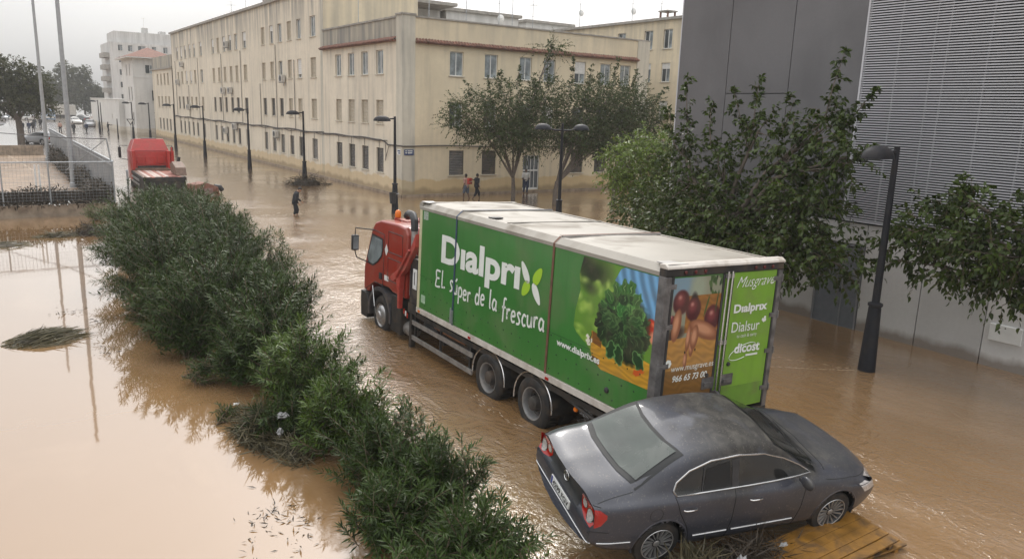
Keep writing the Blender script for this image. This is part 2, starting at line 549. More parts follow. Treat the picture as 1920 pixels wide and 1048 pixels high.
WPROTO = {}
def window_meshes(w_, h_, kind, depth):
    """meshes in local coords: x along wall (0..w), y = outwards negative, z up"""
    key = (round(w_, 2), round(h_, 2), kind, depth)
    if key in WPROTO: return WPROTO[key]
    d = depth
    out = []
    t = 0.05
    if kind in ('dark', 'grey', 'beige'):
        b = MB()
        n = max(8, int(h_ / 0.10))
        for k in range(n):
            z0 = h_ * k / n
            b.add([(0.02, d - 0.10, z0), (w_ - 0.02, d - 0.10, z0), (w_ - 0.02, d - 0.115, z0 + h_ / n * 0.5), (0.02, d - 0.115, z0 + h_ / n * 0.5), (w_ - 0.02, d - 0.10, z0 + h_ / n * 0.97), (0.02, d - 0.10, z0 + h_ / n * 0.97)],
                  [(0, 1, 2, 3), (3, 2, 4, 5)])
        out.append(('shutter', b.mesh('shutter', False), {'dark': 'dark_shutter', 'grey': 'grey_shutter', 'beige': 'beige_blind'}[kind]))
        f = MB()
        f.box(0.0, 0.025, d - 0.13, d - 0.06, 0, h_); f.box(w_ - 0.025, w_, d - 0.13, d - 0.06, 0, h_)
        f.box(0.025, w_ - 0.025, d - 0.13, d - 0.06, h_ - 0.03, h_)
        out.append(('frame', f.mesh('frame'), 'grey_shutter' if kind != 'beige' else 'beige_blind'))
    else:
        f = MB()
        f.box(0, t, d - 0.10, d - 0.03, 0, h_); f.box(w_ - t, w_, d - 0.10, d - 0.03, 0, h_)
        f.box(t, w_ - t, d - 0.10, d - 0.03, 0, t); f.box(t, w_ - t, d - 0.10, d - 0.03, h_ - t, h_)
        f.box(w_ / 2 - t / 2, w_ / 2 + t / 2, d - 0.11, d - 0.03, t, h_ - t)
        out.append(('frame', f.mesh('frame'), 'alu'))
        g = MB()
        g.box(t, w_ / 2 - t / 2, d - 0.07, d - 0.06, t, h_ - t)
        out.append(('pane', g.mesh('pane'), 'glass' if kind != 'pale' else 'glass_pale'))
        g = MB()
        g.box(w_ / 2 + t / 2, w_ - t, d - 0.075, d - 0.065, t, h_ - t)
        out.append(('pane', g.mesh('pane'), 'glass_pale'))
        if kind.startswith('half'):
            b = MB()
            zz = h_ * {'half': 0.45, 'half2': 0.68, 'half3': 0.2}[kind]
            n = 8
            for k in range(n):
                b.box(0.02, w_ - 0.02, d - 0.14, d - 0.125, zz + (h_ - zz) * k / n, zz + (h_ - zz) * (k + 0.93) / n)
            out.append(('blind', b.mesh('blind'), 'white_blind'))
    s = MB()
    s.box(-0.08, w_ + 0.08, -0.07, d - 0.02, -0.06, -0.002)
    out.append(('sill', s.mesh('sill'), 'sill'))
    for nme, me, mk in out:
        me.materials.append(M[mk])
    WPROTO[key] = out
    return out

def put_window(parent, axis, plane, u0, u1, z0, z1, kind, depth=0.22):
    w_, h_ = u1 - u0, z1 - z0
    meshes = window_meshes(w_, h_, kind, depth)
    # frame/shutter is the window itself, the rest are its pieces
    first = meshes[0]
    win = bpy.data.objects.new('window', first[1])
    COL.objects.link(win)
    win.parent = parent
    pl = parent.location
    if axis == 'Y':      # wall in plane y, outwards -y
        win.location = (u0 - pl.x, plane - pl.y, z0 - pl.z)
    else:                # wall in plane x, outwards -x ; local x -> -y
        win.location = (plane - pl.x, u1 - pl.y, z0 - pl.z)
        win.rotation_euler = (0, 0, -PI / 2)
    for nme, me, mk in meshes[1:]:
        o = bpy.data.objects.new(nme, me)
        COL.objects.link(o)
        o.parent = win
    return win

def wpart(name, mb, m, bld, **kw):
    """part given in world coordinates under an unrotated thing"""
    o = mb.build(name, m, bld, **kw)
    o.location = (-bld.location.x, -bld.location.y, -bld.location.z)
    return o

def tiles(mb, axis, plane, u0, u1, z, out=0.32, w_=0.21, sgn=-1):
    """a course of half-round clay tiles along a wall"""
    n = int((u1 - u0) / w_)
    w_ = (u1 - u0) / n
    for k in range(n):
        uc = u0 + (k + 0.5) * w_
        jz = random.uniform(-0.012, 0.012)
        vs = []; ring = 5
        for e, (o, zz) in enumerate(((0.0, z + 0.17), (out, z))):
            for i in range(ring):
                t = PI * i / (ring - 1)
                r = w_ * 0.5 * (0.85 if e == 0 else 1.0)
                vs.append(to3(axis, plane, uc + r * math.cos(t), zz + jz + 0.085 * math.sin(t), o + (random.uniform(-0.015, 0.02) if e else 0), sgn))
        fs = [(i, i + 1, ring + i + 1, ring + i) for i in range(ring - 1)] + [tuple(range(ring, 2 * ring))]
        mb.add(vs, fs)
    # bedding strip underneath
    a = to3(axis, plane, u0, z - 0.06, 0.002, sgn); b = to3(axis, plane, u1, z + 0.03, out * 0.75, sgn)
    mb.box(a[0], b[0], a[1], b[1], a[2], b[2])

CORNER = thing('apartment_building', 'three storey cream corner block with clay tile course below its flat parapet', 'building', (21.3, 43.5, 0))
X0, Y0 = 21.3, 43.5
# left (street) facade of the three storey corner block
cols3 = [46.8, 49.2, 51.5, 53.85]
rows = [(1.29, 2.87), (4.42, 5.92), (7.55, 9.03), (10.59, 12.08)]
holes = []
for c in cols3:
    for r in rows[:3]:
        holes.append((c - 0.55, c + 0.55, r[0], r[1]))
mb = MB()
facade(mb, 'X', X0, 44.3, 56.9, 0, 9.55, holes)
wpart('street_wall', mb, M['stucco'], CORNER, fix=False)
for c in cols3:
    for i, r in enumerate(rows[:3]):
        put_window(CORNER, 'X', X0, c - 0.55, c + 0.55, r[0], r[1], ('dark', 'beige', 'pale')[i])
mb = MB(); mb.box(X0 + 0.02, X0 + 0.32, 44.3, 56.9, 9.55, 10.82)
wpart('parapet', mb, M['mould'], CORNER)
mb = MB(); mb.box(X0 - 0.05, X0 + 0.36, 44.25, 56.9, 10.82, 10.93)
wpart('coping', mb, M['coping'], CORNER)
mb = MB(); tiles(mb, 'X', X0, 44.3, 56.9, 9.5, 0.34)
wpart('tile_course', mb, M['tile'], CORNER, kind='stuff', fix=False)
# corner pilaster
mb = MB(); mb.box(X0 - 0.04, 22.15, Y0 - 0.04, 44.3, 0, 10.95)
wpart('corner_pilaster', mb, M['pilaster'], CORNER)
mb = MB(); mb.box(X0 - 0.1, 22.2, Y0 - 0.1, 44.34, 10.95, 11.05)
wpart('coping', mb, M['coping'], CORNER)
# right facade
colsB = [25.1, 27.7, 30.45, 32.45, 35.15, 37.5, 39.4]
holes = []; winB = []
for c in colsB:
    for i, r in ((1, rows[1]), (2, rows[2])):
        holes.append((c - 0.5, c + 0.5, r[0], r[1])); winB.append((c - 0.5, c + 0.5, r[0], r[1], 'pale' if i == 2 else 'glass'))
for c in (25.2, 27.7, 35.25, 37.45, 39.5):
    holes.append((c - 0.56, c + 0.56, 1.29, 2.87)); winB.append((c - 0.56, c + 0.56, 1.29, 2.87, 'dark'))
door_h = (30.5, 31.9, 0.16, 2.55)
mb = MB()
facade(mb, 'Y', Y0, 22.15, 40.5, 0, 9.5, holes + [door_h])
wpart('side_wall', mb, M['stucco_b'], CORNER, fix=False)
for k, (a, b, c, d, kd) in enumerate(winB):
    put_window(CORNER, 'Y', Y0, a, b, c, d, 'half' if k in (6, 9) else kd)
mb = MB(); mb.box(22.15, 40.5, Y0 + 0.02, Y0 + 0.3, 9.5, 10.85)
wpart('parapet', mb, M['stucco_b'], CORNER)
mb = MB(); mb.box(22.15, 41.75, Y0 - 0.05, Y0 + 0.34, 10.85, 10.94)
wpart('coping', mb, M['coping'], CORNER)
mb = MB(); mb.box(40.5, 41.7, Y0 - 0.04, Y0 + 0.4, 0, 10.85)
wpart('end_pilaster', mb, M['pilaster'], CORNER)
mb = MB(); tiles(mb, 'Y', Y0, 22.18, 40.5, 9.42, 0.34)
wpart('tile_course', mb, M['tile'], CORNER, kind='stuff', fix=False)
mb = MB(); mb.box(21.62, 41.6, 43.82, 56.85, 9.9, 10.2); mb.box(41.4, 41.7, 43.92, 57.0, 0, 9.9)
wpart('flat_roof', mb, M['coping'], CORNER)
# base kerb along both walls
mb = MB(); mb.box(X0 - 0.10, X0 - 0.002, 43.3, 56.9, -0.5, 0.13)
mb.box(X0 - 0.10, 41.7, Y0 - 0.14, Y0 - 0.045, -0.5, 0.13)
wpart('plinth', mb, M['concrete'], CORNER)
# door with white metal bars
mb = MB()
a, b, c, d = door_h
mb.box(a, a + 0.06, Y0 + 0.08, Y0 + 0.14, c, d); mb.box(b - 0.06, b, Y0 + 0.08, Y0 + 0.14, c, d)
mb.box(a + 0.06, b - 0.06, Y0 + 0.08, Y0 + 0.14, d - 0.06, d); mb.box(a + 0.06, b - 0.06, Y0 + 0.08, Y0 + 0.14, c, c + 0.14)
mb.box(a + 0.06, b - 0.06, Y0 + 0.085, Y0 + 0.135, 1.45, 1.55)
for k in (0.3, 0.5, 0.72):
    u = a + (b - a) * k
    mb.box(u - 0.02, u + 0.02, Y0 + 0.09, Y0 + 0.13, c + 0.14, d - 0.06)
dr = wpart('door', mb, M['alu'], CORNER)
mb = MB(); mb.box(a + 0.06, b - 0.06, Y0 + 0.15, Y0 + 0.16, c + 0.1, d - 0.06)
g = mb.build('pane', M['glass'], dr)
# cable bundle
mb = MB()
pts = [(X0 - 0.05, y, 3.42 + 0.03 * math.sin(y * 1.3)) for y in np.linspace(57, 46.6, 14)] + [(X0 - 0.05, 45.9, 3.3), (X0 - 0.06, 45.5, 3.14), (X0 - 0.07, 43.4, 3.16)]
mb.tube(pts, 0.045, 6)
mb.tube([(X0 - 0.09, y, 3.36 + 0.04 * math.sin(y * 2.1)) for y in np.linspace(57, 45.5, 18)], 0.025, 5)
mb.tube([(X0 - 0.09, 45.8, 3.3), (X0 - 0.09, 45.7, 2.6), (X0 - 0.09, 45.75, 2.1), (X0 - 0.09, 45.6, 2.5), (X0 - 0.09, 45.2, 3.1)], 0.02, 5)
for c in cols3:
    mb.tube([(X0 - 0.05, c, 3.38), (X0 - 0.05, c, 2.9)], 0.018, 4)
mb.tube([(x, Y0 - 0.08, 3.17 + 0.03 * math.sin(x * 1.1)) for x in np.linspace(21.2, 41.5, 24)], 0.04, 6)
wpart('wall_cable', mb, M['cable'], CORNER)

# four storey block along the street
BLOCK = thing('apartment_building', 'long four storey cream apartment block with rain stained walls beyond the corner block', 'building', (21.4, 57, 0))
XB = 21.4
grp = [[59.2, 62.4, 64.75, 67.2, 69.55, 72.0], [78.05, 81.1, 83.3, 85.75, 88.15, 90.55], [96.3, 99.7, 102.1, 104.6, 107.0, 109.4]]
mb = MB(); holes = []; wins = []
rr_ = random.Random(5)
for gi, g_ in enumerate(grp):
    for ci, c in enumerate(g_):
        hw = 0.6 if ci == 0 else 0.52
        for ri, r in enumerate(rows):
            if ri == 0: kd = 'grey' if (ci in (0, 3, 4, 5) and gi == 0) else rr_.choice(['grey', 'dark', 'dark'])
            elif ri == 1: kd = 'dark' if ci in (3, 4, 5) or (gi == 1) else 'beige'
            elif ri == 2: kd = 'beige' if rr_.random() < 0.7 else rr_.choice(['glass', 'half2', 'half3'])
            else: kd = rr_.choice(['half', 'half2', 'half3', 'beige', 'glass', 'pale'])
            holes.append((c - hw, c + hw, r[0], r[1])); wins.append((c - hw, c + hw, r[0], r[1], kd))
facade(mb, 'X', XB, 56.9, 112.9, 0, 13.9, holes)
wpart('street_wall', mb, M['stucco'], BLOCK, fix=False)
for a, b, c, d, kd in wins: put_window(BLOCK, 'X', XB, a, b, c, d, kd)
mb = MB(); mb.box(XB - 0.22, XB + 0.4, 56.86, 113.0, 13.9, 14.12)
wpart('eave', mb, M['coping'], BLOCK)
mb = MB(); mb.box(XB + 0.01, 29.2, 56.9, 57.2, 9.9, 14.0)
wpart('gable_wall', mb, M['stucco_b'], BLOCK)
mb = MB(); mb.box(XB + 0.4, 33, 57.2, 112.9, 13.7, 13.95); mb.box(XB + 0.01, 33, 112.6, 112.9, 0, 13.7)
wpart('flat_roof', mb, M['coping'], BLOCK)
mb = MB(); mb.box(XB - 0.03, XB + 0.25, 56.92, 57.6, 0, 13.88)
wpart('end_pilaster', mb, M['pilaster'], BLOCK)
mb = MB(); mb.tube([(XB - 0.05, y, 3.40 + 0.05 * math.sin(y * 0.8)) for y in np.linspace(57, 128, 70)], 0.055, 5)
mb.tube([(XB - 0.09, y, 3.33 + 0.06 * math.sin(y * 1.7 + 1)) for y in np.linspace(57, 113, 80)], 0.03, 5)
for g_ in grp:
    for c in g_: mb.tube([(XB - 0.05, c, 3.4), (XB - 0.05, c, 2.9)], 0.015, 4)
wpart('wall_cable', mb, M['cable'], BLOCK)
for y, z1 in ((68.4, 10.4), (73.2, 7.2), (79.5, 10.4), (87.0, 10.4), (98.0, 10.4), (103.4, 7.3), (110.8, 10.4), (63.6, 9.0)):
    mb = MB(); mb.tube([(XB - 0.06, y, 3.4), (XB - 0.06, y, z1)], 0.035, 6)
    wpart('downpipe', mb, M['coping'], BLOCK)
mb = MB(); mb.box(XB - 0.13, XB - 0.002, 57.0, 127.5, -0.5, 0.14)
wpart('plinth', mb, M['concrete'], BLOCK)

# far three storey wing
WING = thing('apartment_building', 'far three storey end wing of the cream block, with grey parapet beside the white building', 'building', (21.3, 113, 0))
mb = MB(); holes = []; wins = []
for c in (115.8, 118.2, 120.75, 123.3):
    for ri, r in enumerate(rows[:3]):
        holes.append((c - 0.6, c + 0.6, r[0], r[1])); wins.append((c - 0.6, c + 0.6, r[0], r[1], ('grey', 'beige', 'beige')[ri]))
facade(mb, 'X', X0, 113.0, 127.5, 0, 9.6, holes)
wpart('street_wall', mb, M['stucco'], WING, fix=False)
for a, b, c, d, kd in wins: put_window(WING, 'X', X0, a, b, c, d, kd)
mb = MB(); mb.box(X0 + 0.02, X0 + 0.3, 113.0, 127.5, 9.8, 11.4)
wpart('parapet', mb, M['mould'], WING)
mb = MB(); mb.box(X0 - 0.25, X0 + 0.3, 113.0, 127.7, 9.6, 9.8); mb.box(X0 + 0.02, 31, 127.2, 127.5, 0, 9.6); mb.box(X0 + 0.3, 31, 113, 127.2, 9.5, 9.75)
wpart('eave', mb, M['coping'], WING)

# air conditioners on the street wall
def make_ac():
    t = thing('air_conditioner', '', 'air conditioner', (0, 0, 0), 0, 'air conditioners on the street wall')
    b = MB(); b.box(-0.42, -0.1, -0.42, 0.42, 0, 0.6)
    me = bevel_mesh(b.mesh('casing'), 0.02, 1)
    link('casing', me, M['ac'], t)
    b = MB(); b.lathe([(0.24, -0.435), (0.24, -0.425), (0.05, -0.43), (0.001, -0.44)], 16, (0, -0.08, 0.3), 'X')
    b.build('fan_grille', M['dark'], t)
    b = MB()
    for y in (-0.3, 0.3):
        b.box(-0.42, 0, y - 0.02, y + 0.02, -0.05, -0.002); b.box(-0.03, 0, y - 0.02, y + 0.02, -0.3, -0.05)
    b.build('bracket', M['galv'], t)
    return t
acl = [(66.2, 7.25, 'white air conditioner box beside a third floor window in the near window group'), (68.4, 2.55, 'air conditioner hung in front of a ground floor shutter beneath the cable'),
       (83.2, 6.35, 'air conditioner below the third row, middle window group of the long block'), (86.0, 6.35, 'air conditioner with a rusty drip, left of a brown downpipe'),
       (84.0, 10.9, 'topmost air conditioner, beside the uppermost windows of the long block'), (106.0, 9.6, 'far air conditioner between the upper windows at the end of the block'),
       (109.0, 7.5, 'air conditioner beside the second upper row near the end wing'), (85.7, 2.2, 'air conditioner hanging over a dark ground floor window of the middle group'),
       (82.0, 2.75, 'air conditioner just under the cable bundle over a ground floor window'), (103.3, 4.4, 'far air conditioner low in the second row of windows')]
ac0 = make_ac()
for i, (y, z, lb) in enumerate(acl):
    o = ac0 if i == 0 else copy_tree(ac0)
    o.location = (XB, y, z); o['label'] = lb

# white building beyond
WHITE = thing('white_building', 'white three storey building with hipped brown roof and wide eaves beyond the cream block', 'building', (19.0, 129.5, 0))
mb = MB()
hl = [(131.2, 132.2, 1.6, 3.4), (132.9, 133.9, 1.6, 3.4), (131.4, 132.3, 5.2, 7.2), (134.0, 134.9, 5.2, 7.2), (132.2, 132.9, 9.0, 10.6), (135.2, 135.9, 9.0, 10.6)]
facade(mb, 'X', 19.0, 129.5, 140.5, 0, 11.4, hl)
hr = [(20.7, 22.0, 9.2, 10.5), (21.4, 22.5, 5.2, 6.8), (21.6, 23.0, 0.1, 2.6)]
facade(mb, 'Y', 129.5, 19.0, 24.5, 0, 11.4, hr)
mb.box(18.95, 24.5, 129.44, 129.499, 8.55, 8.7)
mb.quad((24.5, 129.5, 0), (24.5, 140.5, 0), (24.5, 140.5, 11.4), (24.5, 129.5, 11.4))
mb.quad((19, 140.5, 0), (24.5, 140.5, 0), (24.5, 140.5, 11.4), (19, 140.5, 11.4))
wpart('wall', mb, M['white_wall'], WHITE, fix=False)
for h in hl: put_window(WHITE, 'X', 19.0, *h, 'dark')
for h in hr[:2]: put_window(WHITE, 'Y', 129.5, *h, 'glass')
mb = MB(); mb.box(21.6, 23.0, 129.62, 129.68, 0.1, 2.6)
wpart('door', mb, M['dark_shutter'], WHITE)
mb = MB()
mb.add([(18.1, 128.6, 11.55), (25.4, 128.6, 11.55), (25.4, 141.4, 11.55), (18.1, 141.4, 11.55), (21.8, 133, 13.2), (21.8, 137, 13.2)],
       [(0, 1, 4), (1, 2, 5, 4), (2, 3, 5), (3, 0, 4, 5)])
wpart('hipped_roof', mb, M['tile'], WHITE)
mb = MB(); mb.box(18.1, 25.4, 128.6, 141.4, 11.4, 11.53)
wpart('eave', mb, M['white_wall'], WHITE)
LOWW = thing('white_annexe', 'long low white annexe wall left of the white building', 'building', (18.0, 141, 0))
mb = MB(); mb.box(18.2, 26, 140.6, 180, 0, 5.2); mb.box(18.1, 26, 140.62, 180.1, 5.2, 5.35)
wpart('wall', mb, M['white_wall'], LOWW)
mb = MB(); mb.box(18.15, 18.2, 149, 149.6, 2.0, 2.8)
wpart('meter_box', mb, M['ac'], LOWW)

# hazy high-rise
TOWER = thing('high_rise_building', 'tall grey high-rise with balconies, half lost in the haze', 'building', (28, 230, 0))
mb = MB(); hs_ = []
for z in (5.0, 8.2, 11.4, 14.6, 17.6):
    for x in (30.6, 33.0, 35.4, 38.8, 41.6):
        hs_.append((x, x + (1.9 if x == 35.4 else 1.1), z, z + 1.5))
facade(mb, 'Y', 230, 28.6, 48, 0, 19.4, hs_, 0.4)
mb.quad((28.6, 230, 0), (28.6, 248, 0), (28.6, 248, 19.4), (28.6, 230, 19.4))
mb.box(28.6, 48, 230, 248, 19.4, 19.7)
mb.box(30, 46, 231.5, 245, 19.7, 22.6); mb.box(37.2, 38.6, 233, 235, 22.6, 24.0); mb.box(41.5, 43, 233, 236, 22.6, 23.4)
wpart('wall', mb, M['tower'], TOWER, fix=False)
for h in hs_: put_window(TOWER, 'Y', 230, *h, 'glass', 0.4)
for z in (3.8, 6.8, 9.8, 12.8, 15.8):
    mb = MB(); mb.box(27.2, 28.6, 231, 240, z, z + 0.25); mb.box(27.2, 27.3, 231, 240, z + 0.25, z + 1.2); mb.box(27.3, 28.6, 231, 231.1, z + 0.25, z + 1.2)
    wpart('balcony', mb, M['coping'], TOWER)

# building behind the side street (right)
REAR = thing('apartment_building', 'cream block seen between the corner block and the grey hall, with white roller blinds', 'building', (46, 44, 0))
mb = MB(); hs_ = []
for y in (46.0, 48.2, 51.5, 55.0, 59.0):
    for z in (2.0, 5.2, 8.2, 11.2 - 0.4):
        hs_.append((y - 0.5, y + 0.5, z, z + 1.5))
facade(mb, 'X', 46, 36, 76, 0, 13.0, hs_)
mb.box(46.01, 60, 36, 36.2, 0, 13.0)
wpart('wall', mb, M['stucco_b'], REAR, fix=False)
for k, h in enumerate(hs_): put_window(REAR, 'X', 46, *h, ('half', 'half3', 'half2', 'glass')[k % 4])
mb = MB(); mb.box(45.75, 60, 35.9, 76, 13.0, 13.2)
wpart('flat_roof', mb, M['coping'], REAR)

# roof huts behind the parapets
def hut(name, lab, x0, x1, y0, y1, z0, z1):
    t = thing(name, lab, 'roof hut', (x0, y0, z0))
    b = MB(); b.box(x0, x1, y0, y1, z0, z1 - 0.25)
    wpart('wall', b, M['white_wall'], t)
    b = MB(); b.box(x0 - 0.25, x1 + 0.25, y0 - 0.25, y1 + 0.25, z1 - 0.25, z1)
    wpart('roof_slab', b, M['coping'], t)
hut('roof_hut', 'white stair hut with a flat slab behind the corner block parapet', 33.5, 41, 60, 66, 10.2, 13.95)
hut('roof_hut', 'long white roof wall just right of the four storey gable', 29.9, 33.2, 60.5, 68, 10.2, 13.9)
hut('roof_hut', 'small far white roof box left of the rear block', 47.5, 53.5, 68, 74, 13.2, 14.8)
hut('roof_hut', 'small stair box on the flat roof of the long block', 24.5, 27, 78, 81, 13.95, 15.6)

def antenna(x, y, z, h, lab, kind=0):
    t = thing('tv_antenna', lab, 'antenna', (x, y, z), 0, 'television antennas on the roofs')
    b = MB(); b.tube([(0, 0, 0), (0.02, 0, h)], 0.025, 5); b.build('mast', M['galv'], t)
    b = MB()
    b.tube([(-0.6, 0, h * 0.82), (0.6, 0, h * 0.86)], 0.014, 4)
    for k in range(6):
        xx = -0.5 + k * 0.2
        b.tube([(xx, -0.25, h * 0.82 + (xx + 0.6) * 0.033 * h / 3), (xx, 0.25, h * 0.82 + (xx + 0.6) * 0.033 * h / 3)], 0.012, 4)
    if kind: b.tube([(-0.3, 0, h * 0.6), (0.35, 0.1, h * 0.62)], 0.014, 4)
    b.build('aerial', M['galv'], t, kind='stuff')
    if kind == 2:
        b = MB(); b.lathe([(0.02, 0), (0.2, 0.05), (0.3, 0.12)], 12, (0.25, 0, h * 0.4), 'Y'); b.build('dish', M['alu'], t)
for a in ((21.75, 51.2, 10.9, 3.0, 'tall antenna on the mouldy parapet of the corner block', 1), (23.3, 43.9, 10.9, 3.2, 'thin mast rising right behind the corner pilaster', 0),
          (27.2, 46, 10.2, 4.8, 'first antenna to the right of the corner, behind the parapet', 1), (32.4, 50, 10.2, 5.0, 'antenna in front of the stair hut', 2),
          (33.6, 50, 10.2, 5.6, 'thick antenna mast beside the stair hut', 1), (44, 62, 11.5, 4.6, 'antenna between the two roof huts', 1),
          (46.5, 58, 13.2, 3.4, 'antenna at the left end of the rear block roof', 2), (47.5, 52, 13.2, 2.8, 'crowded antenna in the middle of the rear block roof', 2),
          (48.5, 49.5, 13.2, 2.6, 'antenna left of the vent on the rear block roof', 1), (50, 47, 13.2, 2.4, 'rightmost antenna near the grey hall', 0),
          (25, 74, 13.95, 2.6, 'near antenna on the roof of the long four storey block', 1), (25, 90, 13.95, 3.4, 'middle antenna on the roof of the long four storey block', 0),
          (25, 96, 13.95, 3.0, 'far antenna on the roof of the long four storey block', 1), (37.8, 234, 24, 3, 'tiny antenna on top of the hazy high-rise', 0)):
    antenna(*a)
t = thing('roof_vent', 'small brick vent with a cap on the rear block roof', 'vent', (46.6, 46.8, 13.2))
b = MB()
for x in (-0.4, 0.4):
    for y in (-0.4, 0.4): b.box(x - 0.06, x + 0.06, y - 0.06, y + 0.06, 0, 0.5)
b.build('leg', M['tile'], t)
b = MB(); b.box(-0.55, 0.55, -0.55, 0.55, 0.5, 0.6); b.build('cap', M['coping'], t)

# street name plaques
def text_mesh(s, size=1.0, offset=0.0, extrude=0.0, shear=0.0, spacing=1.0):
    cu = bpy.data.curves.new('txt', 'FONT')
    cu.body = s; cu.size = size; cu.offset = offset; cu.extrude = extrude; cu.shear = shear
    cu.space_character = spacing
    cu.resolution_u = 4
    ob = bpy.data.objects.new('txt', cu)
    COL.objects.link(ob)
    dg = bpy.context.evaluated_depsgraph_get()
    me = bpy.data.meshes.new_from_object(ob.evaluated_get(dg))
    bpy.data.objects.remove(ob)
    bpy.data.curves.remove(cu)
    return me

def place_text(s, p_from, p_to, zdir, normal, height=None, m=None, parent=None, name='lettering', offset=0.0, shear=0.0, thick=0.002, spacing=1.0, ref=None):
    """text whose box starts at p_from (lower left) and ends at p_to (lower right); height = height of ref text box"""
    me = text_mesh(s, 1.0, offset, 0.0, shear, spacing)
    co = np.empty(len(me.vertices) * 3); me.vertices.foreach_get('co', co); co = co.reshape(-1, 3)
    x0, x1 = co[:, 0].min(), co[:, 0].max()
    capme = text_mesh(ref or 'x', 1.0, offset)
    cc = np.empty(len(capme.vertices) * 3); capme.vertices.foreach_get('co', cc); cc = cc.reshape(-1, 3)
    cap = cc[:, 1].max()
    bpy.data.meshes.remove(capme)
    p0, p1 = np.array(p_from, float), np.array(p_to, float)
    ux = p1 - p0; L = np.linalg.norm(ux); ux /= L
    uz = np.array(zdir, float); uz /= np.linalg.norm(uz)
    nn = np.array(normal, float); nn /= np.linalg.norm(nn)
    sx = L / (x1 - x0)
    sy = (height / cap) if height else sx
    P = p0 + np.outer((co[:, 0] - x0) * sx, ux) + np.outer(co[:, 1] * sy, uz)
    P += nn * thick
    me.vertices.foreach_set('co', P.ravel())
    me.update()
    return link(name, me, m, parent)

M['blue_sign'] = mat('blue_plaque', (0.03, 0.06, 0.16), 0.4, var=0.15)
M['white_paint'] = mat('white_paint', (0.72, 0.72, 0.70), 0.45, var=0.05)
sg = thing('street_sign', 'dark blue street name plaque on the right face of the corner pilaster', 'street sign', (21.75, 43.44, 2.6))
b = MB(); b.box(-0.35, 0.3, -0.02, 0.0, 0, 0.34); b.build('plate', M['blue_sign'], sg)
b = MB(); 
for (x, z, w_) in ((-0.28, 0.22, 0.1), (-0.12, 0.22, 0.34), (-0.28, 0.1, 0.12), (-0.1, 0.1, 0.3)): b.box(x, x + w_, -0.024, -0.021, z, z + 0.06)
b.build('lettering', M['white_paint'], sg)
sg = thing('street_sign', 'small white and blue plaque on the left face of the corner pilaster', 'street sign', (21.24, 43.8, 2.6))
b = MB(); b.box(-0.02, 0, -0.2, 0.25, 0, 0.34); b.build('plate', M['white_paint'], sg)
b = MB(); b.box(-0.024, -0.021, -0.16, 0.2, 0.19, 0.28); b.box(-0.024, -0.021, -0.16, 0.1, 0.06, 0.14); b.build('lettering', M['blue_sign'], sg)

# ------------------------------------------------------------------ grey hall on the right
def concrete_mat(name, base, dark=0.8):
    m, n, p, o = new_mat(name)
    v = mapping(n, (1, 1, 1))
    f = noise_fac(n, v, 0.5, 0.3, 0.7, 6, 0.3)
    c = mixc(n, f, [x * dark for x in base], [x * 1.08 for x in base])
    vs = mapping(n, (1.2, 1.2, 0.2))
    f = noise_fac(n, vs, 1.6, 0.5, 0.75, 6)
    c = mixc(n, math_n(n, 'MULTIPLY', f, 0.25), c, [x * 1.25 for x in base])
    f = noise_fac(n, v, 14, 0.35, 0.7, 6)
    c = mixc(n, math_n(n, 'MULTIPLY', f, 0.12), c, [x * 0.6 for x in base])
    oi = n.nodes.new("ShaderNodeObjectInfo")
    tr_ = nd(n, "ShaderNodeMapRange"); tr_.inputs['To Min'].default_value = 0.88; tr_.inputs['To Max'].default_value = 1.10
    n.links.new(oi.outputs['Random'], tr_.inputs['Value'])
    hv = nd(n, "ShaderNodeHueSaturation"); n.links.new(c, hv.inputs['Color']); n.links.new(tr_.outputs[0], hv.inputs['Value']); c = hv.outputs[0]
    tc2 = n.nodes.new("ShaderNodeTexCoord"); sp = n.nodes.new("ShaderNodeSeparateXYZ"); n.links.new(tc2.outputs['Object'], sp.inputs[0])
    nn_ = noise_fac(n, mapping(n, (1, 1, 0.3)), 2.5, 0.2, 0.8, 6)
    lv = math_n(n, 'ADD', sp.outputs['Z'], math_n(n, 'MULTIPLY', nn_, -0.25))
    lr = nd(n, "ShaderNodeMapRange"); lr.inputs['From Min'].default_value = 0.22; lr.inputs['From Max'].default_value = 0.02
    n.links.new(lv, lr.inputs['Value'])
    c = mixc(n, math_n(n, 'MULTIPLY', lr.outputs[0], 0.7), c, (0.13, 0.085, 0.05))
    n.links.new(c, p.inputs['Base Color'])
    p.inputs['Roughness'].default_value = 0.62
    z = nd(n, "ShaderNodeTexNoise", Scale=12.0, Detail=6)
    n.links.new(v, z.inputs['Vector'])
    b = nd(n, "ShaderNodeBump", Strength=0.12, Distance=0.02)
    n.links.new(z.outputs['Fac'], b.inputs['Height'])
    n.links.new(b.outputs[0], p.inputs['Normal'])
    return m
M['panel'] = concrete_mat('dark_grey_panel', (0.135, 0.132, 0.138))
M['panel_low'] = concrete_mat('pale_concrete_panel', (0.57, 0.56, 0.55), 0.88)
M['slat'] = mat('aluminium_slat', (0.52, 0.52, 0.55), 0.5, 0.0, var=0.05, scale=2)
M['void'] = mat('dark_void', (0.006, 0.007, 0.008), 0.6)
M['door_grey'] = mat('grey_louvre_door', (0.24, 0.245, 0.26), 0.5, 0.3, var=0.1)
M['post_mid'] = mat('grey_louvre_post', (0.22, 0.22, 0.23), 0.5)
HALL = thing('concrete_hall', 'dark grey concrete hall with horizontal metal louvres and a pale base', 'building', (19, 5, 0))
WX = 19.0
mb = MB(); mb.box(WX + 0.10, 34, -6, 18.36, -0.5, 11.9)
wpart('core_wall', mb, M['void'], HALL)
g_ = 0.012
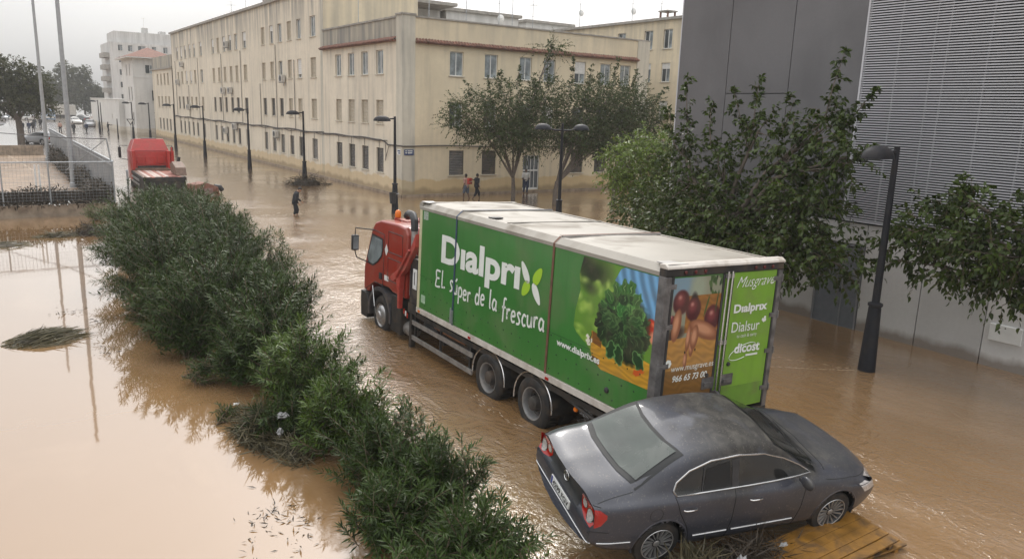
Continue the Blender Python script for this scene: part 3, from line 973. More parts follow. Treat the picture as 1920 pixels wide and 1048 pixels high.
def panel(y0, y1, z0, z1, m, x=WX):
    b = MB(); b.box(x, x + 0.09, y0 + g_, y1 - g_, z0 + g_, z1 - g_)
    return wpart('panel', b, m, HALL)
panel(16.36, 18.38, 2.92, 12, M['panel']); panel(14.11, 16.36, 6.24, 12, M['panel']); panel(14.11, 16.36, 2.92, 6.24, M['panel']); panel(11.93, 14.11, 2.92, 12, M['panel'])
b = MB(); b.box(WX - 0.004, WX + 0.10, 18.38, 18.42, 2.9, 12); wpart('corner_trim', b, M['slat'], HALL)
for y0, y1 in ((15.6, 18.36), (12.56, 15.6), (9.58, 11.18), (8.0, 9.58), (4.6, 8.0), (1.2, 4.6), (-2.2, 1.2), (-6, -2.2)):
    panel(y0, y1, -0.5, 2.88, M['panel_low'], WX + 0.03)
panel(11.18, 12.56, 2.3, 2.88, M['panel_low'], WX + 0.03)
# louvre door
b = MB(); b.box(WX + 0.01, WX + 0.08, 11.2, 11.25, 0, 2.29); b.box(WX + 0.01, WX + 0.08, 12.5, 12.55, 0, 2.29); b.box(WX + 0.01, WX + 0.08, 11.25, 12.5, 2.24, 2.29); b.box(WX + 0.01, WX + 0.08, 11.68, 11.71, 0, 2.24)
ld = wpart('door', b, M['door_grey'], HALL)
b = MB()
z = 0.0
while z < 2.2:
    for (a_, c_) in ((11.25, 11.68), (11.71, 12.5)):
        b.add([(WX + 0.02, a_, z), (WX + 0.02, c_, z), (WX + 0.06, c_, z + 0.032), (WX + 0.06, a_, z + 0.032)], [(0, 1, 2, 3)])
    z += 0.042
b.build('louvre', M['door_grey'], ld, kind='stuff', fix=False)
b = MB(); b.box(WX - 0.02, WX + 0.02, 11.73, 11.76, 0.95, 1.08); b.build('handle', M['dark'], ld)
# slats
b = MB(); b.add([(WX - 0.03, -6, 0.0), (WX - 0.03, 11.86, 0.0), (WX - 0.03, 11.86, 0.027), (WX - 0.03, -6, 0.027), (WX - 0.014, -6, -0.002), (WX - 0.014, 11.86, -0.002), (WX - 0.014, 11.86, 0.024), (WX - 0.014, -6, 0.024)], [(0, 3, 2, 1), (4, 5, 6, 7), (0, 1, 5, 4), (2, 3, 7, 6), (0, 4, 7, 3), (1, 2, 6, 5)])
sm = b.mesh('slat'); sm.materials.append(M['slat'])
z = 2.98
while z < 10.9:
    o = bpy.data.objects.new('slat', sm)
    COL.objects.link(o); o.parent = HALL; o.location = (-19, -5, z)
    z += 0.0617
for y in (11.01, 10.14, 9.81, 8.87, 7.9, 6.9, 5.9, 4.9, 3.9, 2.9):
    b = MB(); b.box(WX + 0.014, WX + 0.05, y - 0.016, y + 0.016, 2.95, 11)
    wpart('louvre_post', b, M['post_mid'], HALL)
b = MB(); b.box(WX - 0.035, WX + 0.08, 11.87, 11.92, 2.92, 12); wpart('louvre_edge', b, M['slat'], HALL)
b = MB(); b.box(WX - 0.035, WX + 0.08, -6, 11.86, 2.92, 2.955); wpart('louvre_edge', b, M['slat'], HALL)
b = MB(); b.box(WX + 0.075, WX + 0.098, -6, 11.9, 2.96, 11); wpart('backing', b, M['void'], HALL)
sgn_ = thing('wall_box', 'white rectangular plate fixed low on the pale hall wall', 'panel', (19, 7.5, 0.65))
b = MB(); b.box(-0.03, 0.028, -0.34, 0.36, 0, 0.4)
link('cover', bevel_mesh(b.mesh('cover'), 0.012, 1), M['white_paint'], sgn_)
b = MB(); b.lathe([(0.001, -0.036), (0.015, -0.034), (0.018, -0.029)], 8, (0, 0.02, 0.34), 'X'); b.build('lock', M['dark'], sgn_)

# ------------------------------------------------------------------ street lamps
def lamp_head(b, cx, cz, sx=0.5, sy=0.27, y=0.0):
    """flattened dome lamp shade"""
    vs = []; fs = []; n = 20; prof = [(1.0, -0.02), (1.0, 0.02), (0.92, 0.10), (0.72, 0.18), (0.42, 0.235), (0.0, 0.25)]
    for r, h in prof:
        for k in range(n):
            t = 2 * PI * k / n
            vs.append((cx + sx * r * math.cos(t), y + sy * r * math.sin(t), cz + h))
    for i in range(len(prof) - 1):
        for k in range(n):
            k2 = (k + 1) % n
            fs.append((i * n + k, i * n + k2, (i + 1) * n + k2, (i + 1) * n + k))
    fs.append(tuple(reversed(range(n))))
    b.add(vs, fs)

def make_lamp(double=False):
    t = thing('street_lamp', '', 'street lamp', (0, 0, 0), 0, 'charcoal street lamps along the flooded street')
    b = MB()
    b.lathe([(0.19, -0.6), (0.19, 0.0), (0.17, 0.5), (0.135, 1.45), (0.13, 1.5), (0.16, 1.52), (0.16, 1.57), (0.085, 1.6), (0.075, 3.0), (0.06, 5.02), (0.001, 5.03)], 16)
    b.build('pole', M['lamp'], t, smooth=35)
    if not double:
        b = MB(); b.tube([(0, 0, 4.92), (-0.3, 0, 4.9), (-0.45, 0, 4.86)], [0.04, 0.035, 0.045], 8)
        b.build('arm', M['lamp'], t, smooth=50)
        b = MB(); lamp_head(b, -0.72, 4.80, 0.47, 0.26); b.build('lamp_shade', M['lamp'], t, smooth=50)
        b = MB(); b.box(-0.98, -0.48, -0.14, 0.14, 4.765, 4.779); b.build('lens', M['glass_pale'], t)
    else:
        b = MB(); b.tube([(-0.75, 0, 4.78), (-0.4, 0, 4.72), (0, 0, 4.72), (0.4, 0, 4.72), (0.75, 0, 4.78)], [0.03, 0.04, 0.045, 0.04, 0.03], 8)
        b.build('arm', M['lamp'], t, smooth=50)
        for s in (-1, 1):
            b = MB(); lamp_head(b, s * 1.05, 4.76, 0.38, 0.34); b.build('lamp_shade', M['lamp'], t, smooth=50)
    return t
lamps = [(16.1, 9.05, 'tall tapered charcoal street lamp in front of the louvred grey hall', 0),
         (17.57, 36.75, 'street lamp with a black litter bin strapped to its pole, before the block corner', 0),
         (18.31, 52.89, 'street lamp standing in a mound of dark debris', 0),
         (18.19, 66.2, 'street lamp third from the block corner, in open water before the second window group', 0),
         (18.06, 81.6, 'street lamp with a flared foot just right of the red cab', 0),
         (17.8, 94.6, 'street lamp directly behind the right mirror of the red lorry cab', 0),
         (17.4, 108.3, 'street lamp rising behind the red cab roof near the white building door', 0),
         (16.9, 118.5, 'street lamp beside the upside down triangular traffic sign', 0),
         (15.3, 141.5, 'farthest street lamp before the low white annexe wall', 0)]
L0 = make_lamp()
for i, (x, y, lb, rz) in enumerate(lamps):
    o = L0 if i == 0 else copy_tree(L0)
    o.location = (x, y, 0); o['label'] = lb
    o.rotation_euler = (0, 0, rz + (0 if i != 0 else 0.02))
L2 = make_lamp(True)
L2.location = (21.6, 27.8, 0); L2.rotation_euler = (0, 0, -0.05)
L2['label'] = 'double headed street lamp between the trees of the side street'
t = thing('litter_bin', 'black litter bin strapped to the lamp pole before the block corner', 'litter bin', (17.35, 36.55, 0.55))
b = MB(); b.lathe([(0.15, 0.0), (0.19, 0.55), (0.2, 0.58), (0.15, 0.585), (0.13, 0.3), (0.001, 0.3)], 14); b.build('bucket', M['dark'], t, smooth=40)
b = MB(); b.tube([(0.22 + 0.2 * math.cos(a), 0.2 + 0.2 * math.sin(a), 0.5) for a in np.linspace(0, 2 * PI, 14)[:-1]], 0.02, 5, closed=True); b.build('strap', M['galv'], t)
# tapered bare poles by the annexe and in the street
for x, y, h, lb in ((16.9, 153, 4.6, 'bare dark post without a lamp head beside the annexe wall'), (15.6, 123.5, 2.6, 'short dark post in front of the white building')):
    t = thing('bare_post', lb, 'post', (x, y, 0)); b = MB(); b.tube([(0, 0, -0.5), (0, 0, h)], [0.1, 0.06], 8); b.build('shaft', M['lamp'], t)
    b = MB(); b.lathe([(0.11, 0), (0.11, 0.25), (0.08, 0.3)], 10); b.build('foot', M['lamp'], t)
t = thing('traffic_sign', 'give way sign, a white triangle pointing down with a dark rim, on a thin post', 'traffic sign', (16.4, 116.9, 0))
b = MB(); b.tube([(0, 0, -0.5), (0, 0, 2.75)], 0.035, 8); b.build('post', M['galv'], t)
b = MB(); b.prism([(-0.5, 2.75), (0.5, 2.75), (0, 1.9)], 'Y', -0.06, -0.04); b.build('rim', M['dark'], t)
b = MB(); b.prism([(-0.34, 2.66), (0.34, 2.66), (0, 2.08)], 'Y', -0.068, -0.062); b.build('face', M['white_paint'], t)

# ------------------------------------------------------------------ sports court on the left
COURT = thing('court_fence', 'grey mesh fence of the sports court with thin posts and a top rail', 'fence', (4.87, 41.3, 0))
def lp(name, b, m, **k): return wpart(name, b, m, COURT, **k)
for x in (4.87, 2.2, 0.35, -1.9, -4.2):
    b = MB(); b.tube([(x, 41.3, -0.2), (x, 41.3, 2.5)], 0.032, 8); lp('post', b, M['galv'])
b = MB(); b.tube([(-8, 41.3, 2.5), (4.9, 41.3, 2.5)], 0.028, 8); lp('top_rail', b, M['galv'])
b = MB()
for k in range(80):
    x = -7 + k * 0.15
    b.tube([(x, 41.3, 0.7), (x, 41.3, 2.5)], 0.0035, 3, caps=False)
for k in range(13):
    b.tube([(-7.4, 41.3, 0.75 + 0.14 * k), (4.87, 41.3, 0.75 + 0.14 * k)], 0.0035, 3, caps=False)
lp('wire_mesh', b, M['galv'], kind='stuff', fix=False)
NET = thing('ball_net', 'tall sagging ball net on a leaning steel frame above the court fence', 'net', (4.85, 41.5, 0))
b = MB(); b.tube([(4.85, 41.5, 2.4), (4.72, 41.5, 3.6)], 0.035, 8); b.tube([(4.72, 41.5, 3.58), (3.1, 44.0, 1.9)], 0.02, 6)
wpart('frame', b, M['galv'], NET)
b = MB(); b.tube([(4.72, 41.5, 3.58), (4.3, 42, 3.55), (3.0, 46, 3.42), (0.5, 52, 3.38), (-4, 60, 3.5), (-12, 66, 3.6)], 0.022, 5)
wpart('rope', b, M['dark'], NET)
b = MB()
for k in range(74):
    x = -6.5 + k * 0.15
    b.tube([(x, 43.2, 2.05 + 0.05 * math.sin(x)), (x, 43.2, 3.1)], 0.003, 3, caps=False)
for k in range(8):
    b.tube([(x, 43.2, 2.05 + 0.15 * k + 0.05 * math.sin(x)) for x in np.linspace(-6.5, 4.4, 16)], 0.003, 3, caps=False)
wpart('netting', b, M['dark'], NET, kind='stuff', fix=False)

WALLF = thing('slat_fence', 'long fence of upright grey slats running away along the flooded street', 'fence', (4.9, 41.4, 0))
b = MB(); b.box(-0.02, 0.02, 0, 0.15, 0.05, 2.5)
slm = b.mesh('slat'); slm.materials.append(mat('weathered_fence_slat', (0.24, 0.25, 0.26), 0.5, 0.3, var=0.25, scale=1.2, streak=0.4))
y = 41.45; k = 0
while y < 84:
    o = bpy.data.objects.new('slat', slm); COL.objects.link(o); o.parent = WALLF
    o.location = (random.uniform(-0.012, 0.012), y - 41.4, random.uniform(-0.015, 0.01)); o.rotation_euler = (0, 0, random.uniform(-0.05, 0.05) + 0.1)
    y += 0.33; k += 1
b = MB()
for z in (0.5, 2.3): b.box(4.84, 4.88, 41.4, 84, z, z + 0.06)
wpart('rail', b, M['galv'], WALLF)
b = MB(); b.box(4.86, 4.94, 41.3, 84, 2.5, 2.54); wpart('top_cap', b, M['galv'], WALLF)
b = MB(); b.box(4.83, 4.97, 41.3, 84, -0.4, 0.28); wpart('kerb', b, M['concrete'], WALLF)
b = MB(); b.box(-14, 4.95, 41.15, 41.28, -0.5, 0.55); 
cw = thing('court_wall', 'low muddy concrete wall under the mesh fence of the court', 'wall', (4.9, 41.2, 0)); wpart('wall', b, M['concrete'], cw)
for x, y, h, lb in ((4.2, 54.56, 17, 'nearer of the two very tall grey floodlight poles'), (4.2, 77.37, 19, 'farther of the two very tall grey floodlight poles')):
    t = thing('floodlight_pole', lb, 'pole', (x, y, 0), 0, 'floodlight poles of the court')
    b = MB(); b.lathe([(0.165, -0.4), (0.16, 1), (0.12, 9), (0.085, h)], 14); b.build('shaft', M['pole_grey'], t, smooth=50)
    b = MB(); b.lathe([(0.22, 0), (0.22, 0.25), (0.17, 0.3)], 12); b.build('foot', M['pole_grey'], t)
t = thing('goal_posts', 'pair of white posts standing inside the mesh fence of the court', 'goal post', (1.7, 41.9, 0))
for x in (0, 0.16):
    b = MB(); b.box(x - 0.035, x + 0.035, -0.035, 0.035, -0.2, 2.35); b.build('post', M['white_paint'], t)
b = MB()
for i in range(8):
    yy = 46 + i * 5
    b.quad((4.1 - i * 0.35, yy, 0.009), (4.25 - i * 0.35, yy, 0.009), (4.25 - (i + 1) * 0.35, yy + 4.4, 0.009), (4.1 - (i + 1) * 0.35, yy + 4.4, 0.009))
tag(b.build('court_line', mat('worn_white_line', (0.34, 0.27, 0.2), 0.7, dirt=(0.3, 0.2, 0.12), dirt_amt=0.8), fix=False), None, None, None, 'structure')
b = MB(); b.quad((-60, 41.28, 0.003), (4.83, 41.28, 0.003), (4.83, 85, 0.003), (-60, 85, 0.003))
tag(b.build('court_ground', mat('wet_court_mud', (0.26, 0.175, 0.11), 0.35, var=0.25, scale=0.4, dirt=(0.16, 0.11, 0.07), dirt_amt=0.7, dirt_scale=0.6), fix=False), None, None, None, 'structure')
b = MB(); b.box(-30, 4.3, 85, 85.3, -0.3, 0.9); cw2 = thing('court_wall', 'far low brown wall across the back of the court', 'wall', (4, 85, 0)); wpart('wall', b, M['concrete'], cw2)

# ------------------------------------------------------------------ foliage tools (numpy)
def frames(dirs, roll):
    """rotation matrices with Y axis along dirs"""
    d = dirs / np.linalg.norm(dirs, axis=1, keepdims=True)
    up = np.tile(np.array([0, 0, 1.0]), (len(d), 1))
    bad = np.abs(d[:, 2]) > 0.95
    up[bad] = (1, 0, 0)
    x = np.cross(d, up); x /= np.linalg.norm(x, axis=1, keepdims=True)
    z = np.cross(x, d)
    c, s_ = np.cos(roll)[:, None], np.sin(roll)[:, None]
    x2 = x * c + z * s_
    z2 = -x * s_ + z * c
    return np.stack([x2, d, z2], axis=2)

def leaves_mesh(name, P, D, size, roll, tmpl, faces, wscale=None):
    Rm = frames(D, roll)
    T = np.array(tmpl, float)
    n, k = len(P), len(T)
    S = size[:, None, None] * T[None]
    if wscale is not None: S[:, :, 0] *= wscale[:, None]
    V = P[:, None, :] + np.einsum('nij,nkj->nki', Rm, S)
    F = (np.array(faces)[None] + (np.arange(n) * k)[:, None, None]).reshape(-1, len(faces[0]))
    return np_mesh(name, V.reshape(-1, 3), F)

LANCE = ([(0, 0, 0), (0.075, 0.35, 0.015), (0, 0.4, -0.02), (-0.075, 0.35, 0.015), (0.05, 0.75, 0.0), (0, 0.78, -0.035), (-0.05, 0.75, 0.0), (0, 1.0, -0.08)],
         [(0, 2, 1, 0), ])
LT = [(0, 0, 0), (0.085, 0.42, 0.02), (0, 1.0, -0.09), (-0.085, 0.42, 0.02), (0, 0.45, -0.015)]
LF = [(0, 1, 2, 4), (0, 4, 2, 3)]
BT = [(0, 0, 0), (0.27, 0.26, 0.07), (0.20, 0.64, 0.03), (0, 1.0, -0.2), (-0.20, 0.64, 0.03), (-0.27, 0.26, 0.07), (0, 0.5, -0.04)]
BF = [(0, 1, 2, 6), (6, 2, 3, 3), (0, 6, 4, 5), (6, 3, 4, 4)]
BF = [(0, 1, 2, 6), (0, 6, 4, 5), (6, 2, 3, 4)]

def twig_leaves(o, d, L, n, whorl, droop, size, sj):
    """leaf positions/directions on a batch of twigs: o (m,3) origins, d (m,3) unit directions, L (m,) lengths"""
    m = len(o)
    t = (np.arange(n) + 0.5) / n
    t = t[None] + rng.uniform(-0.3, 0.3, (m, n)) / n
    sag = np.zeros((m, n, 3)); sag[:, :, 2] = -droop * (t ** 2) * L[:, None]
    pos = o[:, None] + d[:, None] * (t * L[:, None])[..., None] + sag
    tang = d[:, None] * np.ones((1, n, 1)); tang[:, :, 2] -= 2 * droop * t
    tang /= np.linalg.norm(tang, axis=2, keepdims=True)
    Ps = []; Ds = []; Ss = []
    for wv in range(whorl):
        a = rng.uniform(0, 2 * PI, (m, n)) if whorl == 1 else (np.arange(n)[None] * 1.05 + wv * 2 * PI / whorl + rng.uniform(-0.3, 0.3, (m, n)))
        up = np.zeros_like(tang); up[..., 2] = 1.0
        x = np.cross(tang, up); nx = np.linalg.norm(x, axis=2, keepdims=True); x = np.where(nx > 1e-3, x / np.maximum(nx, 1e-6), np.array([1.0, 0, 0]))
        z = np.cross(x, tang)
        out = x * np.cos(a)[..., None] + z * np.sin(a)[..., None]
        open_ = (0.95 - 0.55 * t)[..., None]
        dd = tang * (1 - open_ * 0.75) + out * open_ + rng.normal(0, 0.12, tang.shape)
        Ps.append(pos.reshape(-1, 3)); Ds.append(dd.reshape(-1, 3))
        Ss.append((size * (1 - 0.25 * t) * rng.uniform(1 - sj, 1 + sj, (m, n))).reshape(-1))
    return np.concatenate(Ps), np.concatenate(Ds), np.concatenate(Ss)

def twig_mesh(name, o, d, L, droop, r=0.006):
    """thin three sided stems"""
    m = len(o); segs = 3
    V = []; 
    tt = np.linspace(0, 1, segs + 1)
    x = np.cross(d, np.array([0.3, 0.2, 1.0])); x /= np.maximum(np.linalg.norm(x, axis=1, keepdims=True), 1e-6)
    y = np.cross(d, x)
    for t in tt:
        c = o + d * (t * L)[:, None]; c = c.copy(); c[:, 2] -= droop * t * t * L
        rr = r * (1 - 0.7 * t)
        for k in range(3):
            a = 2 * PI * k / 3
            V.append(c + (x * math.cos(a) + y * math.sin(a)) * rr)
    V = np.stack(V, 1)
    F = []
    for i in range(segs):
        for k in range(3):
            F.append((i * 3 + k, i * 3 + (k + 1) % 3, (i + 1) * 3 + (k + 1) % 3, (i + 1) * 3 + k))
    F = (np.array(F)[None] + (np.arange(m) * (segs + 1) * 3)[:, None, None]).reshape(-1, 4)
    return np_mesh(name, V.reshape(-1, 3), F)

def oleander(x, y, r, h, label, nsh=150, pale=False, dens=1.0, leaf=0.145, ry=None, base=0.0):
    t = thing('oleander_shrub', label, 'shrub', (x, y, 0), 0, 'oleander shrubs of the median hedge')
    ry = ry or r
    n = int(nsh * dens)
    # tips spread over an uneven dome and through its volume
    u = rng.normal(0, 1, (n, 3)); u[:, 2] = np.abs(u[:, 2]) * 0.9 - 0.12
    u /= np.linalg.norm(u, axis=1, keepdims=True)
    ph = rng.uniform(0, 6.28)
    lump = 1 + 0.14 * np.sin(3 * np.arctan2(u[:, 1], u[:, 0]) + ph) + 0.10 * np.sin(5 * u[:, 2] + 4 * np.arctan2(u[:, 1], u[:, 0]) + ph * 2)
    rad = lump * np.where(rng.random(n) < 0.72, rng.uniform(0.80, 1.16, n), rng.uniform(0.40, 0.86, n))
    tips = u * rad[:, None] * np.array([r, ry, h * 0.62]); tips[:, 2] += h * 0.36 + base
    tips[:, 2] = np.maximum(tips[:, 2], 0.10)
    L = rng.uniform(0.42, 0.95, n) * min(1.0, 0.55 + r * 0.35)
    d = u * np.array([0.9, 0.9, 0.55]) + np.array([0, 0, 0.62]) + rng.normal(0, 0.26, (n, 3))
    low = tips[:, 2] < 0.45
    d[low, 2] *= 0.3
    d /= np.linalg.norm(d, axis=1, keepdims=True)
    o = tips - d * L[:, None]
    o[:, 2] = np.maximum(o[:, 2], 0.02)
    P, D, S = twig_leaves(o, d, L, 11, 3, 0.12, leaf, 0.25)
    me = leaves_mesh('foliage', P, D, S, rng.uniform(-0.6, 0.6, len(P)), LT, LF)
    link('foliage', me, M['olea_pale'] if pale else M['olea'], t, kind='stuff')
    me = twig_mesh('twigs', o, d, L, 0.12, 0.007)
    link('twigs', me, M['bark_brown'], t, kind='stuff')
    # main canes from the root
    b = MB()
    for k in range(int(10 + 8 * r)):
        i = random.randrange(n)
        e = o[i]
        s0 = (random.uniform(-0.25, 0.25) * r, random.uniform(-0.25, 0.25) * ry, -0.1)
        mid = ((s0[0] + e[0]) / 2 * 0.75, (s0[1] + e[1]) / 2 * 0.75, (e[2]) * 0.55)
        b.tube([s0, mid, tuple(e), tuple(tips[i])], [0.022, 0.015, 0.008, 0.004], 5, caps=False)
    b.build('cane', M['bark_brown'], t, kind='stuff', fix=False)
    return t

SHRUBS = [
 (6.7, 37.4, 1.2, 1.6, 'oleander directly below the red lorry bed, farthest of the hedge', 120),
 (5.1, 33.6, 1.25, 1.75, 'oleander at the far left of the hedge beside the court fence corner', 150),
 (6.4, 33.0, 1.35, 1.95, 'tall oleander forming the topmost hump of the hedge', 170),
 (4.25, 29.2, 1.25, 2.2, 'oleander on the left flank of the hedge, behind the leftmost bulge', 170),
 (5.95, 29.0, 1.45, 2.15, 'oleander on the upper right slope of the hedge, nearest the wading man', 180),
 (3.75, 25.0, 1.3, 2.35, 'leftmost bulging oleander overhanging the still water', 190),
 (5.55, 24.8, 1.4, 2.25, 'oleander in the middle of the dense hedge, on the street side', 190),
 (3.5, 21.2, 1.2, 2.2, 'oleander above the wide dark reflection on the still water', 190),
 (5.35, 20.9, 1.35, 2.15, 'oleander on the right shoulder of the hedge, left of the front wheel of the truck', 190),
 (3.9, 17.9, 1.1, 2.0, 'oleander with silvery upright shoots in the front of the tall hedge mass', 190),
 (3.25, 19.2, 0.85, 1.5, 'low oleander bulge over the dark reflection at the lower left of the hedge mass', 110),
 (3.3, 17.2, 0.7, 1.2, 'low leafy oleander above the yellow plank at the hedge waist', 80),
 (5.15, 17.3, 0.95, 1.8, 'oleander against the bright glare on the water, level with the truck cab', 160),
 (3.8, 15.1, 0.6, 1.0, 'low oleander filling the left side of the hedge waist beside the plank', 90),
 (4.5, 16.2, 0.95, 1.85, 'upright oleander linking the tall hedge mass with the lower near part', 120),
 (4.4, 15.0, 0.95, 1.75, 'oleander in the narrow waist of the hedge, right of the yellow plank', 160),
 (4.35, 12.9, 0.9, 1.65, 'bright green oleander above the heap of dead reeds', 170),
 (3.75, 12.0, 0.6, 0.85, 'low oleander spilling left over the dead reeds', 70),
 (4.35, 11.0, 0.75, 1.35, 'light green oleander with many pale tips right of the dead reeds', 170),
 (4.35, 9.4, 0.75, 1.3, 'dark oleander just below the narrow glare strip, with long shoots', 160),
 (4.7, 8.4, 0.55, 1.15, 'oleander with glossy leaves jutting right towards the grey car', 120),
 (3.8, 8.1, 0.65, 1.0, 'low oleander at the lower left edge of the near hedge', 120),
 (4.4, 7.0, 0.68, 1.05, 'near oleander with broad glossy shoots, second from the bottom edge', 130),
 (3.45, 6.7, 0.6, 0.8, 'near straggly oleander leaning left over the still water', 80),
 (3.9, 6.0, 0.6, 0.9, 'nearest oleander at the bottom edge of the picture', 100),
]
for i, (x, y, r, h, lb, n) in enumerate(SHRUBS):
    oleander(x, y, r * (1.12 if y > 16 else 1.06), h * (1.14 if y > 16 else 1.05), lb, int(n * (1.75 if y > 16 else 1.15)), pale=(lb.startswith('bright') or lb.startswith('light')), leaf=0.185 if y > 10 else 0.165)
oleander(4.62, 6.12, 0.24, 0.95, 'single oleander sprig standing in the water by the car rear bumper', 16, True, leaf=0.12)
oleander(3.1, 15.3, 0.45, 0.7, 'small drooping oleander branch over the still water beside the yellow plank', 26, False, leaf=0.13)
oleander(4.35, 37.8, 0.7, 1.1, 'ragged yellow green shrub at the foot of the court fence corner', 70, True, leaf=0.12)
oleander(3.05, 13.2, 0.3, 0.35, 'half drowned leafy sprig left of the dead reeds', 14, False, leaf=0.12)
oleander(3.9, 39.4, 0.7, 0.9, 'yellowish bush touching the low court wall', 50, True, leaf=0.12)

def tree(name, label, cat_pos, trunk, forks, blobs, leafm, leaf=0.11, ntw=500, nleaf=9, tw=(0.35, 0.7), droop=0.35, tmpl=(BT, BF), group=None, bark='bark', trunk_r=0.13, upr=0.2, shoots=()):
    """trunk: list of world points; forks: number of limbs; blobs: (centre, radii, weight) in world coordinates"""
    t = thing(name, label, 'tree', cat_pos, 0, group)
    off = np.array(cat_pos, float)
    b = MB()
    tr = [np.array(p, float) - off for p in trunk]
    b.tube([tuple(p) for p in tr], [trunk_r * (1.15 - 0.35 * i / (len(tr) - 1)) for i in range(len(tr))], 10)
    top = tr[-1]
    Os = []; Ds = []; Ls = []
    wsum = sum(x[2] for x in blobs)
    lb_ = MB()
    for (c, rad, wt) in blobs:
        c = np.array(c, float) - off; rad = np.array(rad, float)
        n = max(4, int(ntw * wt / wsum))
        # limb
        mid = top + (c - top) * 0.5 + np.array([0, 0, 0.12 * np.linalg.norm(c - top)]) + rng.normal(0, 0.08, 3)
        b.tube([tuple(tr[-1] - np.array([0, 0, 0.1])), tuple(mid), tuple(c)], [trunk_r * 0.55, trunk_r * 0.36, trunk_r * 0.16], 7, caps=False)
        u = rng.normal(0, 1, (n, 3)); u /= np.linalg.norm(u, axis=1, keepdims=True)
        rr = rng.random(n) ** 0.45
        cl = 1 + 0.22 * np.sin(u[:, 0] * 5 + c[0] * 3) * np.cos(u[:, 2] * 6 + c[1])
        o = c + u * (rr * cl)[:, None] * rad
        d = u * 0.8 + rng.normal(0, 0.35, (n, 3)) + np.array([0, 0, upr]); d /= np.linalg.norm(d, axis=1, keepdims=True)
        L = rng.uniform(tw[0], tw[1], n)
        Os.append(o); Ds.append(d); Ls.append(L)
        for k in range(min(14, 4 + n // 14)):
            e = o[rng.integers(n)]
            s0 = mid + (c - mid) * rng.uniform(0, 1)
            m2 = (s0 + e) / 2 + rng.normal(0, 0.06, 3) * np.linalg.norm(e - s0)
            lb_.tube([tuple(s0), tuple(m2), tuple(e)], [trunk_r * 0.16, trunk_r * 0.1, trunk_r * 0.05], 5, caps=False)
    for (p0, p1) in shoots:      # long upright leafy shoots
        p0 = np.array(p0, float) - off; p1 = np.array(p1, float) - off
        k = max(3, int(np.linalg.norm(p1 - p0) / 0.16))
        q = p0 + (p1 - p0) * np.linspace(0, 1, k)[:, None] + rng.normal(0, 0.05, (k, 3))
        for rep in range(2):
            d = (p1 - p0) / np.linalg.norm(p1 - p0) + rng.normal(0, 0.75, (k, 3)); d /= np.linalg.norm(d, axis=1, keepdims=True)
            Os.append(q); Ds.append(d); Ls.append(np.linspace(0.34, 0.16, k))
        lb_.tube([tuple(p0), tuple((p0 + p1) / 2 + rng.normal(0, 0.04, 3)), tuple(p1)], [0.022, 0.014, 0.005], 5, caps=False)
    o, d, L = np.concatenate(Os), np.concatenate(Ds), np.concatenate(Ls)
    P, D, S = twig_leaves(o, d, L, nleaf, 1, droop, leaf, 0.3)
    D = D + np.array([0, 0, -0.35])
    me = leaves_mesh('crown', P, D, S, rng.uniform(-1.2, 1.2, len(P)), tmpl[0], tmpl[1], rng.uniform(0.8, 1.2, len(P)))
    link('crown', me, leafm, t, kind='stuff')
    link('twigs', twig_mesh('twigs', o, d, L, droop, 0.006), M['bark_brown'], t, kind='stuff')
    b.build('trunk', M[bark], t, smooth=60, fix=False)
    lb_.build('branches', M[bark], t, smooth=60, fix=False, kind='stuff')
    return t

# big dark tree in front of the grey hall
tree('broad_leaved_tree', 'large dark broad leaved tree with upright shoots in front of the grey hall', (16.6, 14.4, 0),
     [(16.6, 14.4, -0.3), (16.7, 14.3, 0.9), (16.6, 14.2, 1.9)], 5,
     [((16.8, 15.6, 3.7), (0.8, 0.8, 1.0), 0.75), ((16.9, 14.4, 4.1), (0.6, 0.5, 0.7), 0.4), ((16.8, 12.1, 4.7), (0.7, 0.6, 0.8), 0.65), ((16.6, 13.6, 3.0), (1.1, 1.3, 0.8), 1.3),
      ((16.5, 11.3, 3.6), (0.9, 0.9, 0.9), 1.2), ((16.6, 15.8, 2.1), (1.0, 1.2, 0.9), 1.6), ((16.5, 13.6, 2.0), (1.1, 1.4, 0.8), 1.8), ((16.3, 11.4, 2.4), (1.0, 1.0, 0.7), 1.3),
      ((16.8, 16.0, 4.7), (0.45, 0.35, 0.6), 0.25), ((17.0, 13.4, 5.2), (0.4, 0.35, 0.6), 0.25), ((16.9, 11.3, 5.4), (0.5, 0.45, 0.7), 0.45), ((16.6, 10.5, 4.7), (0.5, 0.45, 0.5), 0.3),
      ((16.4, 10.2, 2.2), (0.7, 0.6, 0.5), 0.45),
      ((16.4, 14.6, 1.7), (1.2, 1.6, 0.7), 1.7), ((16.2, 12.2, 2.2), (1.0, 1.2, 0.6), 1.3), ((16.7, 14.0, 2.9), (0.9, 1.4, 0.8), 1.2), ((16.8, 12.0, 3.7), (0.7, 0.8, 0.7), 0.7)],
     M['mulb'], 0.16, 1900, 9, (0.3, 0.6), 0.3, group=None, trunk_r=0.16,
     shoots=(((16.9, 11.4, 5.6), (17.0, 11.15, 7.1)), ((16.9, 11.0, 5.2), (17.0, 10.3, 6.2)), ((17, 13.6, 5.2), (17, 13.55, 6.5)), ((17, 13.9, 5.0), (17, 14.4, 6.3)), ((16.9, 15.8, 4.9), (17, 16.1, 6.6)), ((16.9, 12.6, 5.2), (17.0, 12.4, 6.0)), ((16.8, 16.2, 4.6), (17, 16.7, 5.7)), ((16.9, 14.9, 4.7), (17, 15.1, 5.9)), ((16.6, 10.8, 4.3), (16.6, 9.9, 5.0))))
